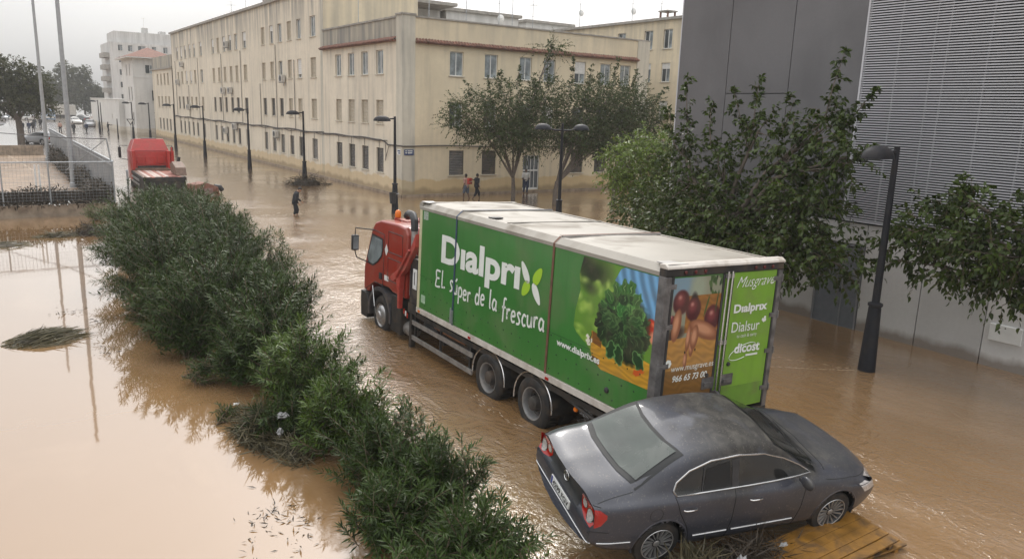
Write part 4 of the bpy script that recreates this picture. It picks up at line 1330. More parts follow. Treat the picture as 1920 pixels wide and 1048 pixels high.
tree('broad_leaved_tree', 'dark broad leaved tree at the right edge, its branches crossing the pale hall wall', (17.0, 4.6, 0),
     [(17.0, 4.6, -0.3), (17.0, 4.7, 0.9), (17.0, 4.9, 1.9)], 4,
     [((16.9, 8.3, 3.35), (0.7, 0.9, 0.5), 1.1), ((16.8, 7.3, 3.3), (0.8, 0.8, 0.7), 1.2), ((16.7, 7.2, 2.7), (0.7, 0.7, 0.5), 0.7), ((16.9, 9.1, 2.9), (0.4, 0.45, 0.3), 0.3), ((16.8, 6.2, 3.3), (0.9, 0.9, 1.0), 1.4),
      ((16.9, 7.8, 4.0), (0.25, 0.2, 0.4), 0.22), ((16.9, 8.2, 2.5), (0.5, 0.5, 0.3), 0.4), ((16.9, 6.8, 2.3), (0.3, 0.4, 0.3), 0.3), ((16.8, 5.0, 3.4), (0.9, 0.9, 1.0), 1.0)],
     M['mulb'], 0.16, 640, 9, (0.3, 0.6), 0.4, trunk_r=0.14, shoots=(((16.9, 8.0, 3.7), (17, 7.95, 4.45)), ((16.9, 7.2, 3.8), (17, 7.0, 4.1)), ((16.9, 9.0, 2.5), (16.9, 9.5, 2.3))))
tree('small_tree', 'bright green young tree left of the grey hall, behind the truck roof', (22.9, 24.0, 0),
     [(22.9, 24.0, -0.3), (22.95, 24, 0.9), (22.9, 24, 1.7)], 4,
     [((22.0, 24.0, 3.6), (0.9, 0.9, 0.8), 1), ((23.4, 24.2, 4.0), (1.0, 0.9, 0.9), 1.2), ((24.6, 23.8, 3.9), (1.0, 0.9, 1.0), 1.1), ((22.6, 23.6, 2.8), (1.2, 0.9, 0.6), 1), ((24.4, 23.5, 2.7), (1.2, 0.9, 0.7), 0.9), ((21.4, 24, 2.9), (0.5, 0.5, 0.4), 0.3), ((23.6, 23.6, 2.0), (1.5, 0.9, 0.7), 1.2), ((22.2, 23.8, 2.2), (0.8, 0.8, 0.5), 0.5)],
     M['lightleaf'], 0.13, 1500, 8, (0.3, 0.6), 0.3, trunk_r=0.09)
tree('small_tree', 'lower dark leafy tree between the bright green tree and the big dark tree', (19.6, 18.6, 0),
     [(19.6, 18.6, -0.3), (19.6, 18.6, 0.8), (19.6, 18.5, 1.4)], 3,
     [((19.5, 18.8, 2.7), (1.1, 1.2, 0.7), 1), ((18.6, 17.8, 2.1), (1.1, 1.1, 0.6), 0.9), ((19.2, 20.0, 2.0), (0.9, 1.0, 0.5), 0.6), ((18.6, 17.0, 2.9), (0.9, 0.9, 0.7), 0.8)],
     M['mulb'], 0.14, 800, 8, (0.3, 0.55), 0.3, trunk_r=0.09)
# street trees before the right facade
tree('street_tree', 'spreading street tree with a forked trunk, left of the double lamp', (26.4, 38.6, 0),
     [(26.4, 38.6, -0.3), (26.4, 38.6, 0.9), (26.35, 38.6, 1.6)], 5,
     [((23.6, 38.2, 5.2), (1.9, 1.6, 1.3), 0.9), ((25.6, 38.4, 5.9), (1.8, 1.5, 1.4), 1.0), ((24.8, 38.0, 4.1), (2.1, 1.5, 0.8), 1.2), ((27.4, 38.2, 5.0), (1.8, 1.6, 1.3), 1.3), ((26.6, 38.0, 3.9), (1.8, 1.4, 0.7), 1.1), ((28.6, 38.6, 6.3), (1.3, 1.2, 1.2), 0.8), ((28.7, 38.4, 9.3), (0.8, 0.6, 0.35), 0.14), ((22.4, 38.2, 5.0), (0.9, 0.9, 0.8), 0.25)],
     M['smallleaf'], 0.13, 2000, 11, (0.5, 1.25), 0.25, trunk_r=0.13, upr=0.35, group='street trees before the cream block',
     shoots=(((28.5, 38.4, 7.0), (28.7, 38.4, 9.6)), ((24.2, 38, 6), (24.0, 38, 7.2)), ((26, 38, 6.8), (26.2, 38, 8.0)), ((30, 38, 7.0), (30.2, 38, 8.8)), ((23, 38, 5.8), (22.6, 38, 7.0)), ((22.6, 38, 5), (21.6, 38, 5.8)), ((22.8, 38, 4.4), (21.7, 38, 4.5)), ((27.4, 38, 6), (27.2, 38, 7.6)), ((24.8, 38, 6.6), (24.9, 38, 7.7))))
tree('street_tree', 'dense street tree right of the double lamp, touching the rear block', (28.4, 37.0, 0),
     [(28.4, 37.0, -0.3), (28.4, 37.0, 0.8), (28.5, 37.0, 1.4)], 5,
     [((30.4, 37.5, 5.9), (1.9, 1.6, 1.4), 1.1), ((32.6, 37.6, 6.3), (2.0, 1.6, 1.4), 1.2), ((30.2, 37.2, 4.3), (2.0, 1.5, 0.8), 1.2), ((34.8, 37.8, 6.1), (1.8, 1.5, 1.3), 1.1), ((33.2, 37.4, 4.7), (2.2, 1.6, 0.9), 1.3), ((36.3, 37.8, 5.2), (1.5, 1.3, 1.2), 0.8), ((35.4, 37.6, 3.9), (1.7, 1.4, 0.8), 0.8), ((32.0, 37.2, 3.5), (1.6, 1.2, 0.6), 0.7), ((29.6, 37.0, 3.6), (1.2, 1.1, 0.5), 0.5)],
     M['smallleaf'], 0.135, 2800, 11, (0.5, 1.25), 0.25, trunk_r=0.14, upr=0.35, group='street trees before the cream block',
     shoots=(((31, 37.5, 7), (31.2, 37.5, 8.4)), ((33, 37.5, 7.3), (33.3, 37.5, 8.9)), ((34.5, 37.5, 7), (35, 37.5, 8.3)), ((36.5, 37.5, 6), (37.6, 37.5, 7.4)), ((32, 37.5, 7), (31.8, 37.5, 8.0)), ((37, 37.6, 5), (38.3, 37.6, 5.9))))
t_ = thing('street_tree', 'bare lower trunk of a third street tree standing in water behind the truck roof', 'tree', (32.7, 36.5, 0), 0, 'street trees before the cream block')
b = MB(); b.tube([(0, 0, -0.3), (0.05, 0, 1.5), (0.3, 0.2, 3.2), (0.8, 0.4, 4.4)], [0.14, 0.11, 0.09, 0.05], 9); b.build('trunk', M['bark'], t_, smooth=60)
b = MB(); b.tube([(0.1, 0, 1.6), (-0.7, 0.2, 3.4)], [0.07, 0.04], 7); b.build('limb', M['bark'], t_, smooth=60)
# far left trees
tree('broad_tree', 'large olive brown tree at the far left edge behind the court', (3.2, 104, 0),
     [(3.2, 104, -0.3), (3.2, 104, 1.4), (3.1, 104, 2.8)], 6,
     [((1.0, 104, 7.2), (3.0, 2.5, 2.4), 1.6), ((4.2, 104, 7.0), (2.2, 2.2, 2.0), 1.3), ((5.4, 104, 5.0), (1.6, 2, 1.5), 0.9), ((2.4, 103, 4.8), (2.6, 2.0, 1.3), 1.1), ((-1.5, 104, 5.6), (2.5, 2.5, 2.4), 1.0), ((0.4, 104, 8.8), (2.0, 1.8, 1.2), 0.7)],
     M['farleaf'], 0.30, 2200, 8, (0.5, 1.1), 0.3, trunk_r=0.36)
for k, (x, y, r, h, lb) in enumerate(((20.6, 262, 3.4, 14.8, 'hazy dark tree behind the nearer floodlight pole'), (25.2, 266, 3.2, 14.2, 'hazy rounded tree with a pale crown midway to the high-rise'), (29.0, 268, 2.6, 8.8, 'small hazy tree touching the annexe end'),
                                      (16.5, 270, 3.2, 12.0, 'hazy tree between the big left tree and the floodlight poles'), (11.5, 255, 3.0, 9.5, 'far hazy tree just behind the big olive brown tree'))):
    tree('distant_tree', lb, (x, y, 0), [(x, y, 0), (x, y, 1.5), (x, y, h * 0.35)], 3,
         [((x, y, h - 2.2), (r * 0.7, r * 0.7, 2.2), 1), ((x - r * 0.5, y, h * 0.55), (r * 0.75, r, h * 0.24), 1.2), ((x + r * 0.5, y, h * 0.5), (r * 0.75, r, h * 0.24), 1.2), ((x, y - 1, h * 0.28), (r, r, h * 0.18), 0.9)],
         M['farleaf'], 0.6, 800, 7, (0.7, 1.5), 0.3, trunk_r=0.3, group='hazy trees at the end of the street')

# ------------------------------------------------------------------ reeds and debris
def reeds(name, label, x, y, rx, ry, h, n, L=0.35, m='reed', flat=0.15, cat='debris', ang=None, z0=0.0, extra=None):
    t = thing(name, label, cat, (x, y, z0))
    u = rng.normal(0, 0.5, (n, 2)); rr = np.linalg.norm(u, axis=1); u[rr > 1] /= rr[rr > 1][:, None]
    P = np.zeros((n, 3)); P[:, 0] = u[:, 0] * rx; P[:, 1] = u[:, 1] * ry
    P[:, 2] = rng.random(n) * h * np.clip(1 - (u ** 2).sum(1), 0.05, 1)
    D = rng.normal(0, 1, (n, 3)); D[:, 2] = rng.normal(0, flat, n)
    if ang is not None:
        D = D * 0.35 + np.array([math.cos(ang), math.sin(ang), 0.1])
    S = rng.uniform(0.5, 1.3, n) * L
    T = [(0.02, 0, 0), (0.025, 0.5, 0.03), (0.004, 1.0, 0.0), (-0.004, 1, 0), (-0.025, 0.5, 0.03), (-0.02, 0, 0)]
    F = [(0, 1, 4, 5), (1, 2, 3, 4)]
    me = leaves_mesh('stalks', P, D, S, rng.uniform(-1.5, 1.5, n), T, F)
    link('stalks', me, M[m], t, kind='stuff')
    # solid wet core so that the heap is not see-through
    b = MB(); vs = []; fs = []; k = 14
    for i, (q, zz) in enumerate(((0.8, -0.05), (0.68, h * 0.25), (0.42, h * 0.42), (0.05, h * 0.5))):
        for j in range(k):
            a = 2 * PI * j / k; w_ = 1 + 0.18 * math.sin(3 * a + i) + 0.12 * math.sin(5 * a)
            vs.append((rx * q * w_ * math.cos(a) * 0.8, ry * q * w_ * math.sin(a) * 0.8, zz))
    for i in range(3):
        for j in range(k): fs.append((i * k + j, i * k + (j + 1) % k, (i + 1) * k + (j + 1) % k, (i + 1) * k + j))
    b.add(vs, fs).build('wet_core', mat('wet_debris', (0.035, 0.025, 0.016), 0.8, bump=0.4), t, smooth=60, kind='stuff')
    return t
reeds('reed_mat', 'floating mat of grey green reeds on the still water at the left', 0.55, 19.9, 0.75, 0.62, 0.22, 750, 0.36, ang=0.3)
reeds('reed_mat', 'long dark reed mat drifting below the court wall at the left edge', -0.1, 33.6, 1.4, 0.8, 0.14, 350, 0.4)
reeds('reed_mat', 'small pointed reed mat drifting right of the long mat below the court wall', 2.1, 35.2, 0.9, 0.45, 0.18, 300, 0.4)
reeds('reed_heap', 'heap of dead brown reeds caught at the left foot of the hedge', 3.35, 12.2, 0.36, 0.75, 0.5, 1900, 0.36, flat=0.8)
reeds('reed_heap', 'second smaller brown reed tangle below the reed heap', 3.6, 11.3, 0.3, 0.5, 0.3, 700, 0.3, flat=0.7)
for k, (x, y, s, n, lb) in enumerate(((1.4, 22.3, 0.5, 40, 'thin scattered drift of twigs above the reed mat'), (1.9, 21.0, 0.35, 26, 'sparse twigs beside the reflected pole'), (2.75, 9.3, 0.5, 90, 'dark half sunken twigs left of the near hedge'),
                                      (2.15, 8.2, 0.3, 40, 'small sprinkle of twigs at the lower left water'), (2.3, 7.1, 0.35, 60, 'leafy twig drift at the very bottom edge'), (1.75, 18.4, 0.35, 30, 'faint twig drift right of the reed mat'))):
    t = thing('twig_drift', lb, 'debris', (x, y, 0.0))
    P = np.zeros((n, 3)); P[:, 0] = rng.normal(0, s * 0.5, n); P[:, 1] = rng.normal(0, s * 0.7, n); P[:, 2] = rng.uniform(0, 0.03, n)
    D = rng.normal(0, 1, (n, 3)); D[:, 2] *= 0.3
    me = leaves_mesh('twigs', P, D, rng.uniform(0.05, 0.16, n), rng.uniform(-1, 1, n), LT, LF)
    link('twigs', me, M['reed_brown'], t, kind='stuff')
reeds('debris_heap', 'dark leafy debris piled round the foot of a street lamp', 18.25, 52.3, 1.5, 1.1, 0.75, 900, 0.5, 'reed_brown', 0.5)
reeds('debris_heap', 'brown tangle of sticks and reeds packed under the grey car', 7.3, 5.28, 0.9, 0.36, 0.36, 1800, 0.30, 'reed_brown', 0.5)
reeds('debris_heap', 'brush pressed against the rear wheel of the grey car', 6.55, 5.45, 0.5, 0.35, 0.4, 800, 0.36, 'reed', 0.8)
reeds('debris_heap', 'reddish brown debris clump left of the hedge top', 3.2, 35.2, 0.7, 0.6, 0.5, 500, 0.4, 'reed_brown', 0.6)
# debris laden hedge on the court wall
t = thing('debris_hedge', 'dark hedge clogged with flood debris along the foot of the mesh fence', 'hedge', (-1.5, 41.62, 0.3))
n = 9000
P = np.zeros((n, 3)); P[:, 0] = rng.uniform(-8, 6.4, n); P[:, 1] = rng.uniform(-0.22, 0.3, n); P[:, 2] = rng.uniform(-0.1, 0.98, n) + 0.07 * np.sin(P[:, 0] * 2.3) + 0.05 * np.sin(P[:, 0] * 5.1)
D = rng.normal(0, 1, (n, 3)); me = leaves_mesh('foliage', P, D, rng.uniform(0.08, 0.25, n), rng.uniform(-1, 1, n), LT, LF, np.full(n, 2.0)); link('foliage', me, M['reed_brown'], t, kind='stuff')
b = MB(); b.box(-8, 6.2, -0.12, 0.2, -0.3, 0.82); b.build('wet_core', bpy.data.materials['wet_debris'], t, kind='stuff')
t = thing('debris_hedge', 'dark vines and debris along the inner side of the slat fence', 'hedge', (4.55, 60, 0.3))
n = 7000
P = np.zeros((n, 3)); P[:, 1] = rng.uniform(-17, 19, n); P[:, 0] = rng.uniform(-0.28, 0.28, n); P[:, 2] = rng.uniform(-0.2, 0.75, n) + 0.25 * np.sin(P[:, 1] * 0.7) + 0.15 * np.sin(P[:, 1] * 2.1)
D = rng.normal(0, 1, (n, 3)); me = leaves_mesh('foliage', P, D, rng.uniform(0.12, 0.32, n), rng.uniform(-1, 1, n), LT, LF, np.full(n, 2.0)); link('foliage', me, M['reed_brown'], t, kind='stuff')
b = MB(); b.box(-0.15, 0.2, -17, 19, -0.3, 0.5); b.build('wet_core', bpy.data.materials['wet_debris'], t, kind='stuff')
# trash line under the mesh fence
t = thing('rubbish_line', 'line of pale rubbish and dark leaves left along the court wall', 'debris', (0, 41.0, 0.52))
n = 500
P = np.zeros((n, 3)); P[:, 0] = rng.uniform(-8, 4.4, n); P[:, 1] = rng.normal(0.05, 0.06, n); P[:, 2] = rng.uniform(0, 0.16, n)
me = leaves_mesh('leaves', P, rng.normal(0, 1, (n, 3)), rng.uniform(0.1, 0.3, n), rng.uniform(-1, 1, n), LT, LF, np.full(n, 2.0)); link('leaves', me, M['reed_brown'], t, kind='stuff')
n = 34
P = np.zeros((n, 3)); P[:, 0] = rng.uniform(-6, 4.2, n); P[:, 1] = rng.normal(-0.02, 0.04, n); P[:, 2] = rng.uniform(0.03, 0.16, n)
me = leaves_mesh('paper', P, rng.normal(0, 1, (n, 3)), rng.uniform(0.05, 0.11, n), rng.uniform(-1, 1, n), BT, BF); link('paper', me, M['white_paint'], t, kind='stuff')

M['bag'] = mat('pale_plastic_bag', (0.30, 0.30, 0.30), 0.35, var=0.3, dirt=(0.2, 0.15, 0.1), dirt_amt=0.4)
def crumple(name, label, loc, s, m, cat, rot=(0, 0, 0), flat=0.5):
    bm = bmesh.new(); bmesh.ops.create_icosphere(bm, subdivisions=3, radius=1)
    sd = random.random() * 50
    for v in bm.verts:
        q = mnoise.noise(v.co * 1.8 + Vector((sd, 0, 0))) * 0.7 + abs(mnoise.noise(v.co * 4 + Vector((0, sd, 0)))) * 0.5
        v.co *= 0.8 + q
        v.co.x *= s[0]; v.co.y *= s[1]; v.co.z *= s[2]
    me = bpy.data.meshes.new(name); bm.to_mesh(me); bm.free()
    o = link(name, me, m, None, smooth=30); o.location = loc; o.rotation_euler = rot
    tag(o, label, cat)
    return o
crumple('plastic_bag', 'crumpled translucent plastic bag on top of the reed heap', (3.58, 11.75, 0.50), (0.09, 0.06, 0.05), M['bag'], 'plastic bag')
crumple('plastic_bag', 'lower crumpled grey plastic bag hanging on the reed heap', (3.45, 11.45, 0.36), (0.09, 0.05, 0.06), M['bag'], 'plastic bag', (0.4, 0.2, 1))
crumple('plastic_bag', 'bluish white torn bag in the debris beside the rear wheel of the grey car', (7.0, 5.15, 0.34), (0.05, 0.045, 0.08), M['bag'], 'plastic bag', (0.3, 0.5, 0))
crumple('paper_scrap', 'white crumpled paper cup at the edge of the yellow boards', (7.75, 5.1, 0.34), (0.06, 0.03, 0.025), M['bag'], 'paper')
crumple('paper_scrap', 'small round white wrapper lying on the yellow boards', (9.1, 5.0, 0.17), (0.045, 0.04, 0.01), M['bag'], 'paper')
crumple('paper_scrap', 'tiny white scrap floating left of the hedge waist', (3.35, 13.75, 0.05), (0.05, 0.03, 0.03), M['white_paint'], 'paper')

# yellow formwork boards
M['board'] = mat('yellow_board_wood', (0.26, 0.125, 0.018), 0.45, var=0.45, scale=3, dirt=(0.06, 0.035, 0.018), dirt_amt=1.0, dirt_scale=3, bump=0.2)
def boards(name, label, loc, rotz, n, L, w_, tilt=0.0, step=None):
    t = thing(name, label, 'boards', loc, 0, None, rot=(0.05, tilt, rotz))
    for k in range(n):
        Lk = L + random.uniform(-0.05, 0.04)
        b = MB(); b.box(random.uniform(-0.02, 0.02), Lk, k * w_ + 0.003, (k + 1) * w_ - 0.003, 0, 0.028)
        me = bevel_mesh(b.mesh('plank'), 0.003, 1)
        o = link('plank', me, M['board'], t); o.location = (0, 0, random.uniform(-0.006, 0.006)); o.rotation_euler = (0, random.uniform(-0.006, 0.006), random.uniform(-0.008, 0.008))
    b = MB()
    for x in (0.2, L - 0.25): b.box(x, x + 0.08, 0, n * w_, -0.06, -0.004)
    b.build('batten', M['board'], t)
    return t
boards('board_panel', 'yellow board panel with worn planks lying under the front wheel of the grey car', (7.50, 4.58, 0.10), -0.03, 6, 1.95, 0.14, -0.03)
boards('board_panel', 'lower darker board panel sticking out of the water right of the yellow panel', (8.45, 4.62, 0.045), -0.10, 5, 1.15, 0.14, 0.0)
boards('board_panel', 'reddish brown broken boards under the debris beside the rear wheel', (6.75, 4.95, 0.12), -0.05, 3, 1.0, 0.14, 0.02)
t = thing('wooden_plank', 'yellow wooden plank lodged in the hedge waist above the still water', 'plank', (3.55, 16.3, 0.28), -0.1)
b = MB(); b.box(0, 1.2, 0, 0.12, 0, 0.04); b.build('plank', M['board'], t)
b = MB(); b.box(0.1, 1.0, 0.14, 0.30, -0.03, 0.01); b.build('plank', M['board'], t)

# ------------------------------------------------------------------ printed pictures (painted here with numpy)
class Painter:
    def __init__(s, w_, h_, bg):
        s.w, s.h = w_, h_
        s.a = np.ones((h_, w_, 3)) * np.array(bg) / 255.0
        s.Y, s.X = np.mgrid[0:h_, 0:w_]
        s.X = (s.X + 0.5) / w_; s.Y = (s.Y + 0.5) / h_      # 0..1, y up
    def blend(s, mask, col):
        mk = np.clip(mask, 0, 1)[..., None]
        s.a = s.a * (1 - mk) + mk * (np.array(col) / 255.0 if not isinstance(col, np.ndarray) else col)
    def ell(s, cx, cy, rx, ry, ang=0, col=(0, 0, 0), soft=0.06, alpha=1.0):
        c, q = math.cos(ang), math.sin(ang)
        w = getattr(s, 'warp', 0.0)
        if w: dx, dy = s.X - cx + w * (np.sin(s.Y * 95 + cx * 60) + 0.7 * np.sin(s.X * 150 + cy * 90)), s.Y - cy + w * (np.sin(s.X * 88 + cy * 70) + 0.7 * np.sin(s.Y * 160 + cx * 40))
        else: dx, dy = s.X - cx, s.Y - cy
        u = (dx * c + dy * q) / rx; v = (-dx * q + dy * c) / ry
        r = np.sqrt(u * u + v * v)
        mk = np.clip((1 - r) / soft, 0, 1) * alpha
        s.blend(mk, col); return r, u, v
    def poly(s, pts, col, soft=0.0):
        inside = np.zeros(s.X.shape, bool)
        n = len(pts); j = n - 1
        for i in range(n):
            xi, yi = pts[i]; xj, yj = pts[j]
            cond = ((yi > s.Y) != (yj > s.Y)) & (s.X < (xj - xi) * (s.Y - yi) / (yj - yi + 1e-12) + xi)
            inside ^= cond; j = i
        s.blend(inside.astype(float), col); return inside
    def wood(s, inside, base, rg, horiz=True, planks=5):
        q = s.Y if horiz else s.X
        g = 0.5 + 0.5 * np.sin((q * 60 + 1.5 * np.sin(s.X * 9) + 0.7 * np.sin(s.X * 23 + q * 40)) * 2)
        pl = np.floor(q * planks)
        tone = (1 + 0.16 * np.sin(pl * 12.9898) - 0.13 * g)[..., None]
        col = np.array(base) / 255.0 * tone
        mk = inside.astype(float)[..., None]
        s.a = s.a * (1 - mk) + mk * col
    def image(s, name):
        im = bpy.data.images.new(name, s.w, s.h)
        buf = np.ones((s.h, s.w, 4), np.float32); buf[..., :3] = np.clip(s.a, 0, 1)
        im.pixels.foreach_set(buf.ravel()); im.update(); im.pack()
        return im

def print_mat(name, im):
    m, n, p, o = new_mat(name)
    ti = n.nodes.new("ShaderNodeTexImage"); ti.image = im; ti.extension = 'EXTEND'
    uv = n.nodes.new("ShaderNodeUVMap"); uv.uv_map = 'UVMap'
    n.links.new(uv.outputs[0], ti.inputs[0])
    v = mapping(n, (1, 1, 1))
    f = math_n(n, 'MULTIPLY', noise_fac(n, v, 3.0, 0.45, 0.7, 8), 0.18)
    n.links.new(mixc(n, f, ti.outputs[0], (0.2, 0.15, 0.1)), p.inputs['Base Color'])
    p.inputs['Roughness'].default_value = 0.38
    return m

def paint_side():
    P = Painter(480, 460, (96, 140, 46))
    r2 = random.Random(3)
    P.ell(0.22, 0.86, 0.30, 0.20, 0.2, (34, 46, 22), 0.8)
    P.ell(0.05, 0.95, 0.2, 0.15, 0, (28, 38, 20), 0.8)
    for k in range(60):
        P.ell(r2.uniform(-0.05, 0.5), r2.uniform(0.15, 0.8), r2.uniform(0.03, 0.09), r2.uniform(0.03, 0.08), 0, r2.choice([(168, 198, 92), (140, 176, 70), (118, 158, 56), (188, 212, 116), (86, 128, 44)]), 0.9, 0.75)
    P.ell(0.2, 0.72, 0.12, 0.09, 0, (40, 56, 24), 0.9, 0.8)
    # blue cloth
    ins = P.poly([(0.50, 0.86), (0.56, 0.97), (0.62, 1.0), (1.01, 1.0), (1.01, 0.45), (0.70, 0.5), (0.6, 0.7)], (116, 172, 216))
    st = 0.5 + 0.5 * np.sin((P.X * 1.0 + 0.25 * P.Y) * 60 + 2 * np.sin(P.Y * 8))
    P.a = np.where(ins[..., None], P.a * (1 - 0.28 * st[..., None]) + 0.0, P.a)
    # tomatoes
    P.ell(0.955, 0.55, 0.075, 0.085, 0, (186, 46, 26), 0.25); P.ell(0.975, 0.58, 0.03, 0.03, 0, (236, 120, 80), 0.8)
    P.ell(0.99, 0.47, 0.05, 0.07, 0, (224, 140, 110), 0.4)
    # crate
    ins = P.poly([(0.26, 0.33), (0.98, 0.24), (1.01, -0.01), (0.33, -0.01), (0.27, 0.06)], (190, 140, 40))
    P.wood(ins, (202, 150, 44), None)
    ins = P.poly([(0.27, 0.33), (0.40, 0.31), (0.40, 0.20), (0.28, 0.22)], (126, 78, 26)); P.wood(ins, (120, 76, 26), None)
    ins = P.poly([(0.29, 0.10), (0.38, 0.09), (0.38, 0.0), (0.30, 0.0)], (110, 66, 22)); P.wood(ins, (104, 66, 24), None)
    # lettuce: many overlapping leaves, dark heart
    P.warp = 0.006
    P.ell(0.64, 0.52, 0.34, 0.27, 0.1, (18, 40, 18), 0.25)
    P.ell(0.70, 0.28, 0.22, 0.15, -0.2, (14, 30, 14), 0.3)
    for k in range(170):
        a = r2.uniform(0, 2 * PI); q = r2.uniform(0.15, 1.0) ** 0.6
        cx = 0.63 + 0.29 * q * math.cos(a); cy = 0.50 + 0.26 * q * math.sin(a)
        if cx > 0.93: cx = 0.93
        an = a + r2.uniform(-0.5, 0.5)
        L = r2.uniform(0.025, 0.085); W_ = L * r2.uniform(0.45, 0.95)
        g = r2.uniform(0.30, 1.0) * (1.25 if cy > 0.6 else 0.85)
        col = (int(30 * g + 8), int(82 * g + 8), int(30 * g + 6))
        P.ell(cx, cy, L * 1.10, W_ * 1.12, an, (int(96 * g + 14), int(146 * g + 14), int(74 * g + 10)), 0.10, 0.8)
        P.ell(cx - 0.006, cy - 0.008, L, W_, an, col, 0.3)
        P.ell(cx, cy, L * 0.9, 0.004, an, (120, 160, 100), 0.5, 0.6)
    for (cx, cy, an) in ((0.62, 0.82, 1.5), (0.70, 0.83, 1.4), (0.53, 0.78, 1.9), (0.45, 0.70, 2.3), (0.78, 0.74, 1.1)):
        P.ell(cx, cy, 0.075, 0.05, an, (58, 108, 42), 0.15); P.ell(cx, cy - 0.01, 0.06, 0.036, an, (38, 84, 32), 0.4); P.ell(cx, cy, 0.07, 0.004, an, (130, 166, 100), 0.5)
    for (cx, cy, an) in ((0.52, 0.22, -1.7), (0.85, 0.22, -0.9), (0.62, 0.20, -1.4)):
        P.ell(cx, cy, 0.10, 0.06, an, (96, 140, 80), 0.1); P.ell(cx, cy, 0.09, 0.05, an, (22, 58, 24), 0.2)
    P.ell(0.865, 0.12, 0.085, 0.028, 0.5, (196, 84, 30), 0.3)
    # white flowers at left of the crate
    for k in range(9): P.ell(0.235 + r2.uniform(-0.03, 0.03), 0.17 + r2.uniform(-0.07, 0.09), 0.02, 0.03, r2.uniform(0, 3), (226, 222, 206), 0.3)
    P.ell(0.255, 0.26, 0.01, 0.07, -0.2, (60, 40, 20), 0.4)
    return P.image('print_lettuce_crate')

def paint_door():
    P = Painter(256, 460, (138, 140, 120))
    r2 = random.Random(4)
    P.ell(0.1, 0.95, 0.45, 0.16, 0, (120, 146, 160), 0.6); P.ell(0.5, 0.92, 0.2, 0.12, 0, (150, 160, 140), 0.6)
    for k in range(26): P.ell(r2.uniform(0.72, 1.0), r2.uniform(0.78, 1.0), 0.05, 0.025, r2.uniform(0, 3), r2.choice([(44, 74, 34), (66, 98, 46), (30, 52, 26)]), 0.4)
    ins = P.poly([(0.3, 0.86), (1.01, 0.86), (1.01, 0.6), (0.3, 0.6)], (150, 96, 40)); P.wood(ins, (146, 98, 44), None, True, 9)
    P.ell(0.45, 0.77, 0.1, 0.13, 0.3, (26, 22, 26), 0.3)
    P.ell(0.14, 0.60, 0.22, 0.06, 0.1, (60, 40, 30), 0.5)
    for (cx, cy, rx) in ((0.19, 0.82, 0.17), (0.44, 0.765, 0.16), (0.84, 0.69, 0.18), (0.06, 0.69, 0.08)):
        ry = rx * 0.56
        P.ell(cx, cy, rx, ry, 0, (72, 24, 30), 0.2); P.ell(cx - 0.02, cy + 0.02, rx * 0.7, ry * 0.7, 0, (122, 56, 58), 0.7); P.ell(cx - 0.03, cy + 0.035, rx * 0.3, ry * 0.25, 0, (188, 134, 122), 0.9)
    P.ell(0.70, 0.78, 0.02, 0.10, -0.5, (66, 84, 36), 0.4); P.ell(0.9, 0.80, 0.015, 0.1, -0.2, (56, 74, 36), 0.4)
    ins = P.poly([(-0.01, 0.56), (0.4, 0.57), (1.01, 0.565), (1.01, 0.04), (-0.01, 0.04)], (170, 120, 58))
    P.wood(ins, (164, 120, 60), None, True, 6)
    P.blend((P.Y < 0.34).astype(float) * 0.42 * (P.Y > 0.02), (84, 56, 26))
    for (cx, cy, L, W_, an) in ((0.14, 0.66, 0.13, 0.09, 1.2), (0.70, 0.605, 0.34, 0.068, -0.18), (0.40, 0.56, 0.05, 0.11, -0.1), (0.48, 0.49, 0.05, 0.075, 0.05), (0.38, 0.40, 0.04, 0.07, 0.05), (0.52, 0.56, 0.08, 0.10, -0.3)):
        P.ell(cx, cy, L, W_, an, (134, 82, 56), 0.15); P.ell(cx - 0.01, cy + 0.008, L * 0.85, W_ * 0.75, an, (196, 140, 106), 0.6)
    P.ell(0.36, 0.46, 0.015, 0.012, 0, (30, 20, 20), 0.4); P.ell(0.56, 0.47, 0.015, 0.012, 0, (30, 20, 20), 0.4)
    P.blend((P.Y < 0.045).astype(float), (70, 120, 30))
    return P.image('print_root_vegetables')

# ------------------------------------------------------------------ the box truck
GREEN = (0.042, 0.180, 0.034)
M['truck_green'] = mat('green_truck_panel', GREEN, 0.33, var=0.08, scale=0.8, dirt=(0.15, 0.17, 0.08), dirt_amt=0.30, dirt_scale=1.2, streak=0.25, coat=0.2)
M['lime'] = mat('lime_truck_door', (0.17, 0.34, 0.03), 0.35, var=0.08, scale=1.0, dirt=(0.18, 0.2, 0.08), dirt_amt=0.3, streak=0.2)
M['lime_dark'] = mat('darker_lime_band', (0.13, 0.27, 0.03), 0.4, var=0.1, dirt=(0.18, 0.15, 0.08), dirt_amt=0.4)
M['petal'] = mat('lime_logo_petal', (0.33, 0.55, 0.03), 0.4, var=0.03)
M['vinyl'] = mat('white_vinyl_lettering', (0.74, 0.76, 0.72), 0.4, var=0.04, dirt=(0.45, 0.5, 0.4), dirt_amt=0.25)
M['truck_roof'] = mat('dirty_white_roof', (0.31, 0.285, 0.245), 0.45, var=0.10, scale=0.8, dirt=(0.15, 0.125, 0.095), dirt_amt=0.75, dirt_scale=1.1)
M['truck_alu'] = mat('weathered_aluminium', (0.40, 0.39, 0.38), 0.4, 0.6, var=0.2, dirt=(0.16, 0.13, 0.1), dirt_amt=0.5)
M['rail_white'] = mat('dirty_white_rail', (0.56, 0.52, 0.47), 0.5, var=0.12, dirt=(0.2, 0.15, 0.1), dirt_amt=0.5)
M['chassis'] = mat('black_chassis', (0.022, 0.021, 0.02), 0.6, var=0.4, dirt=(0.13, 0.09, 0.055), dirt_amt=0.45)
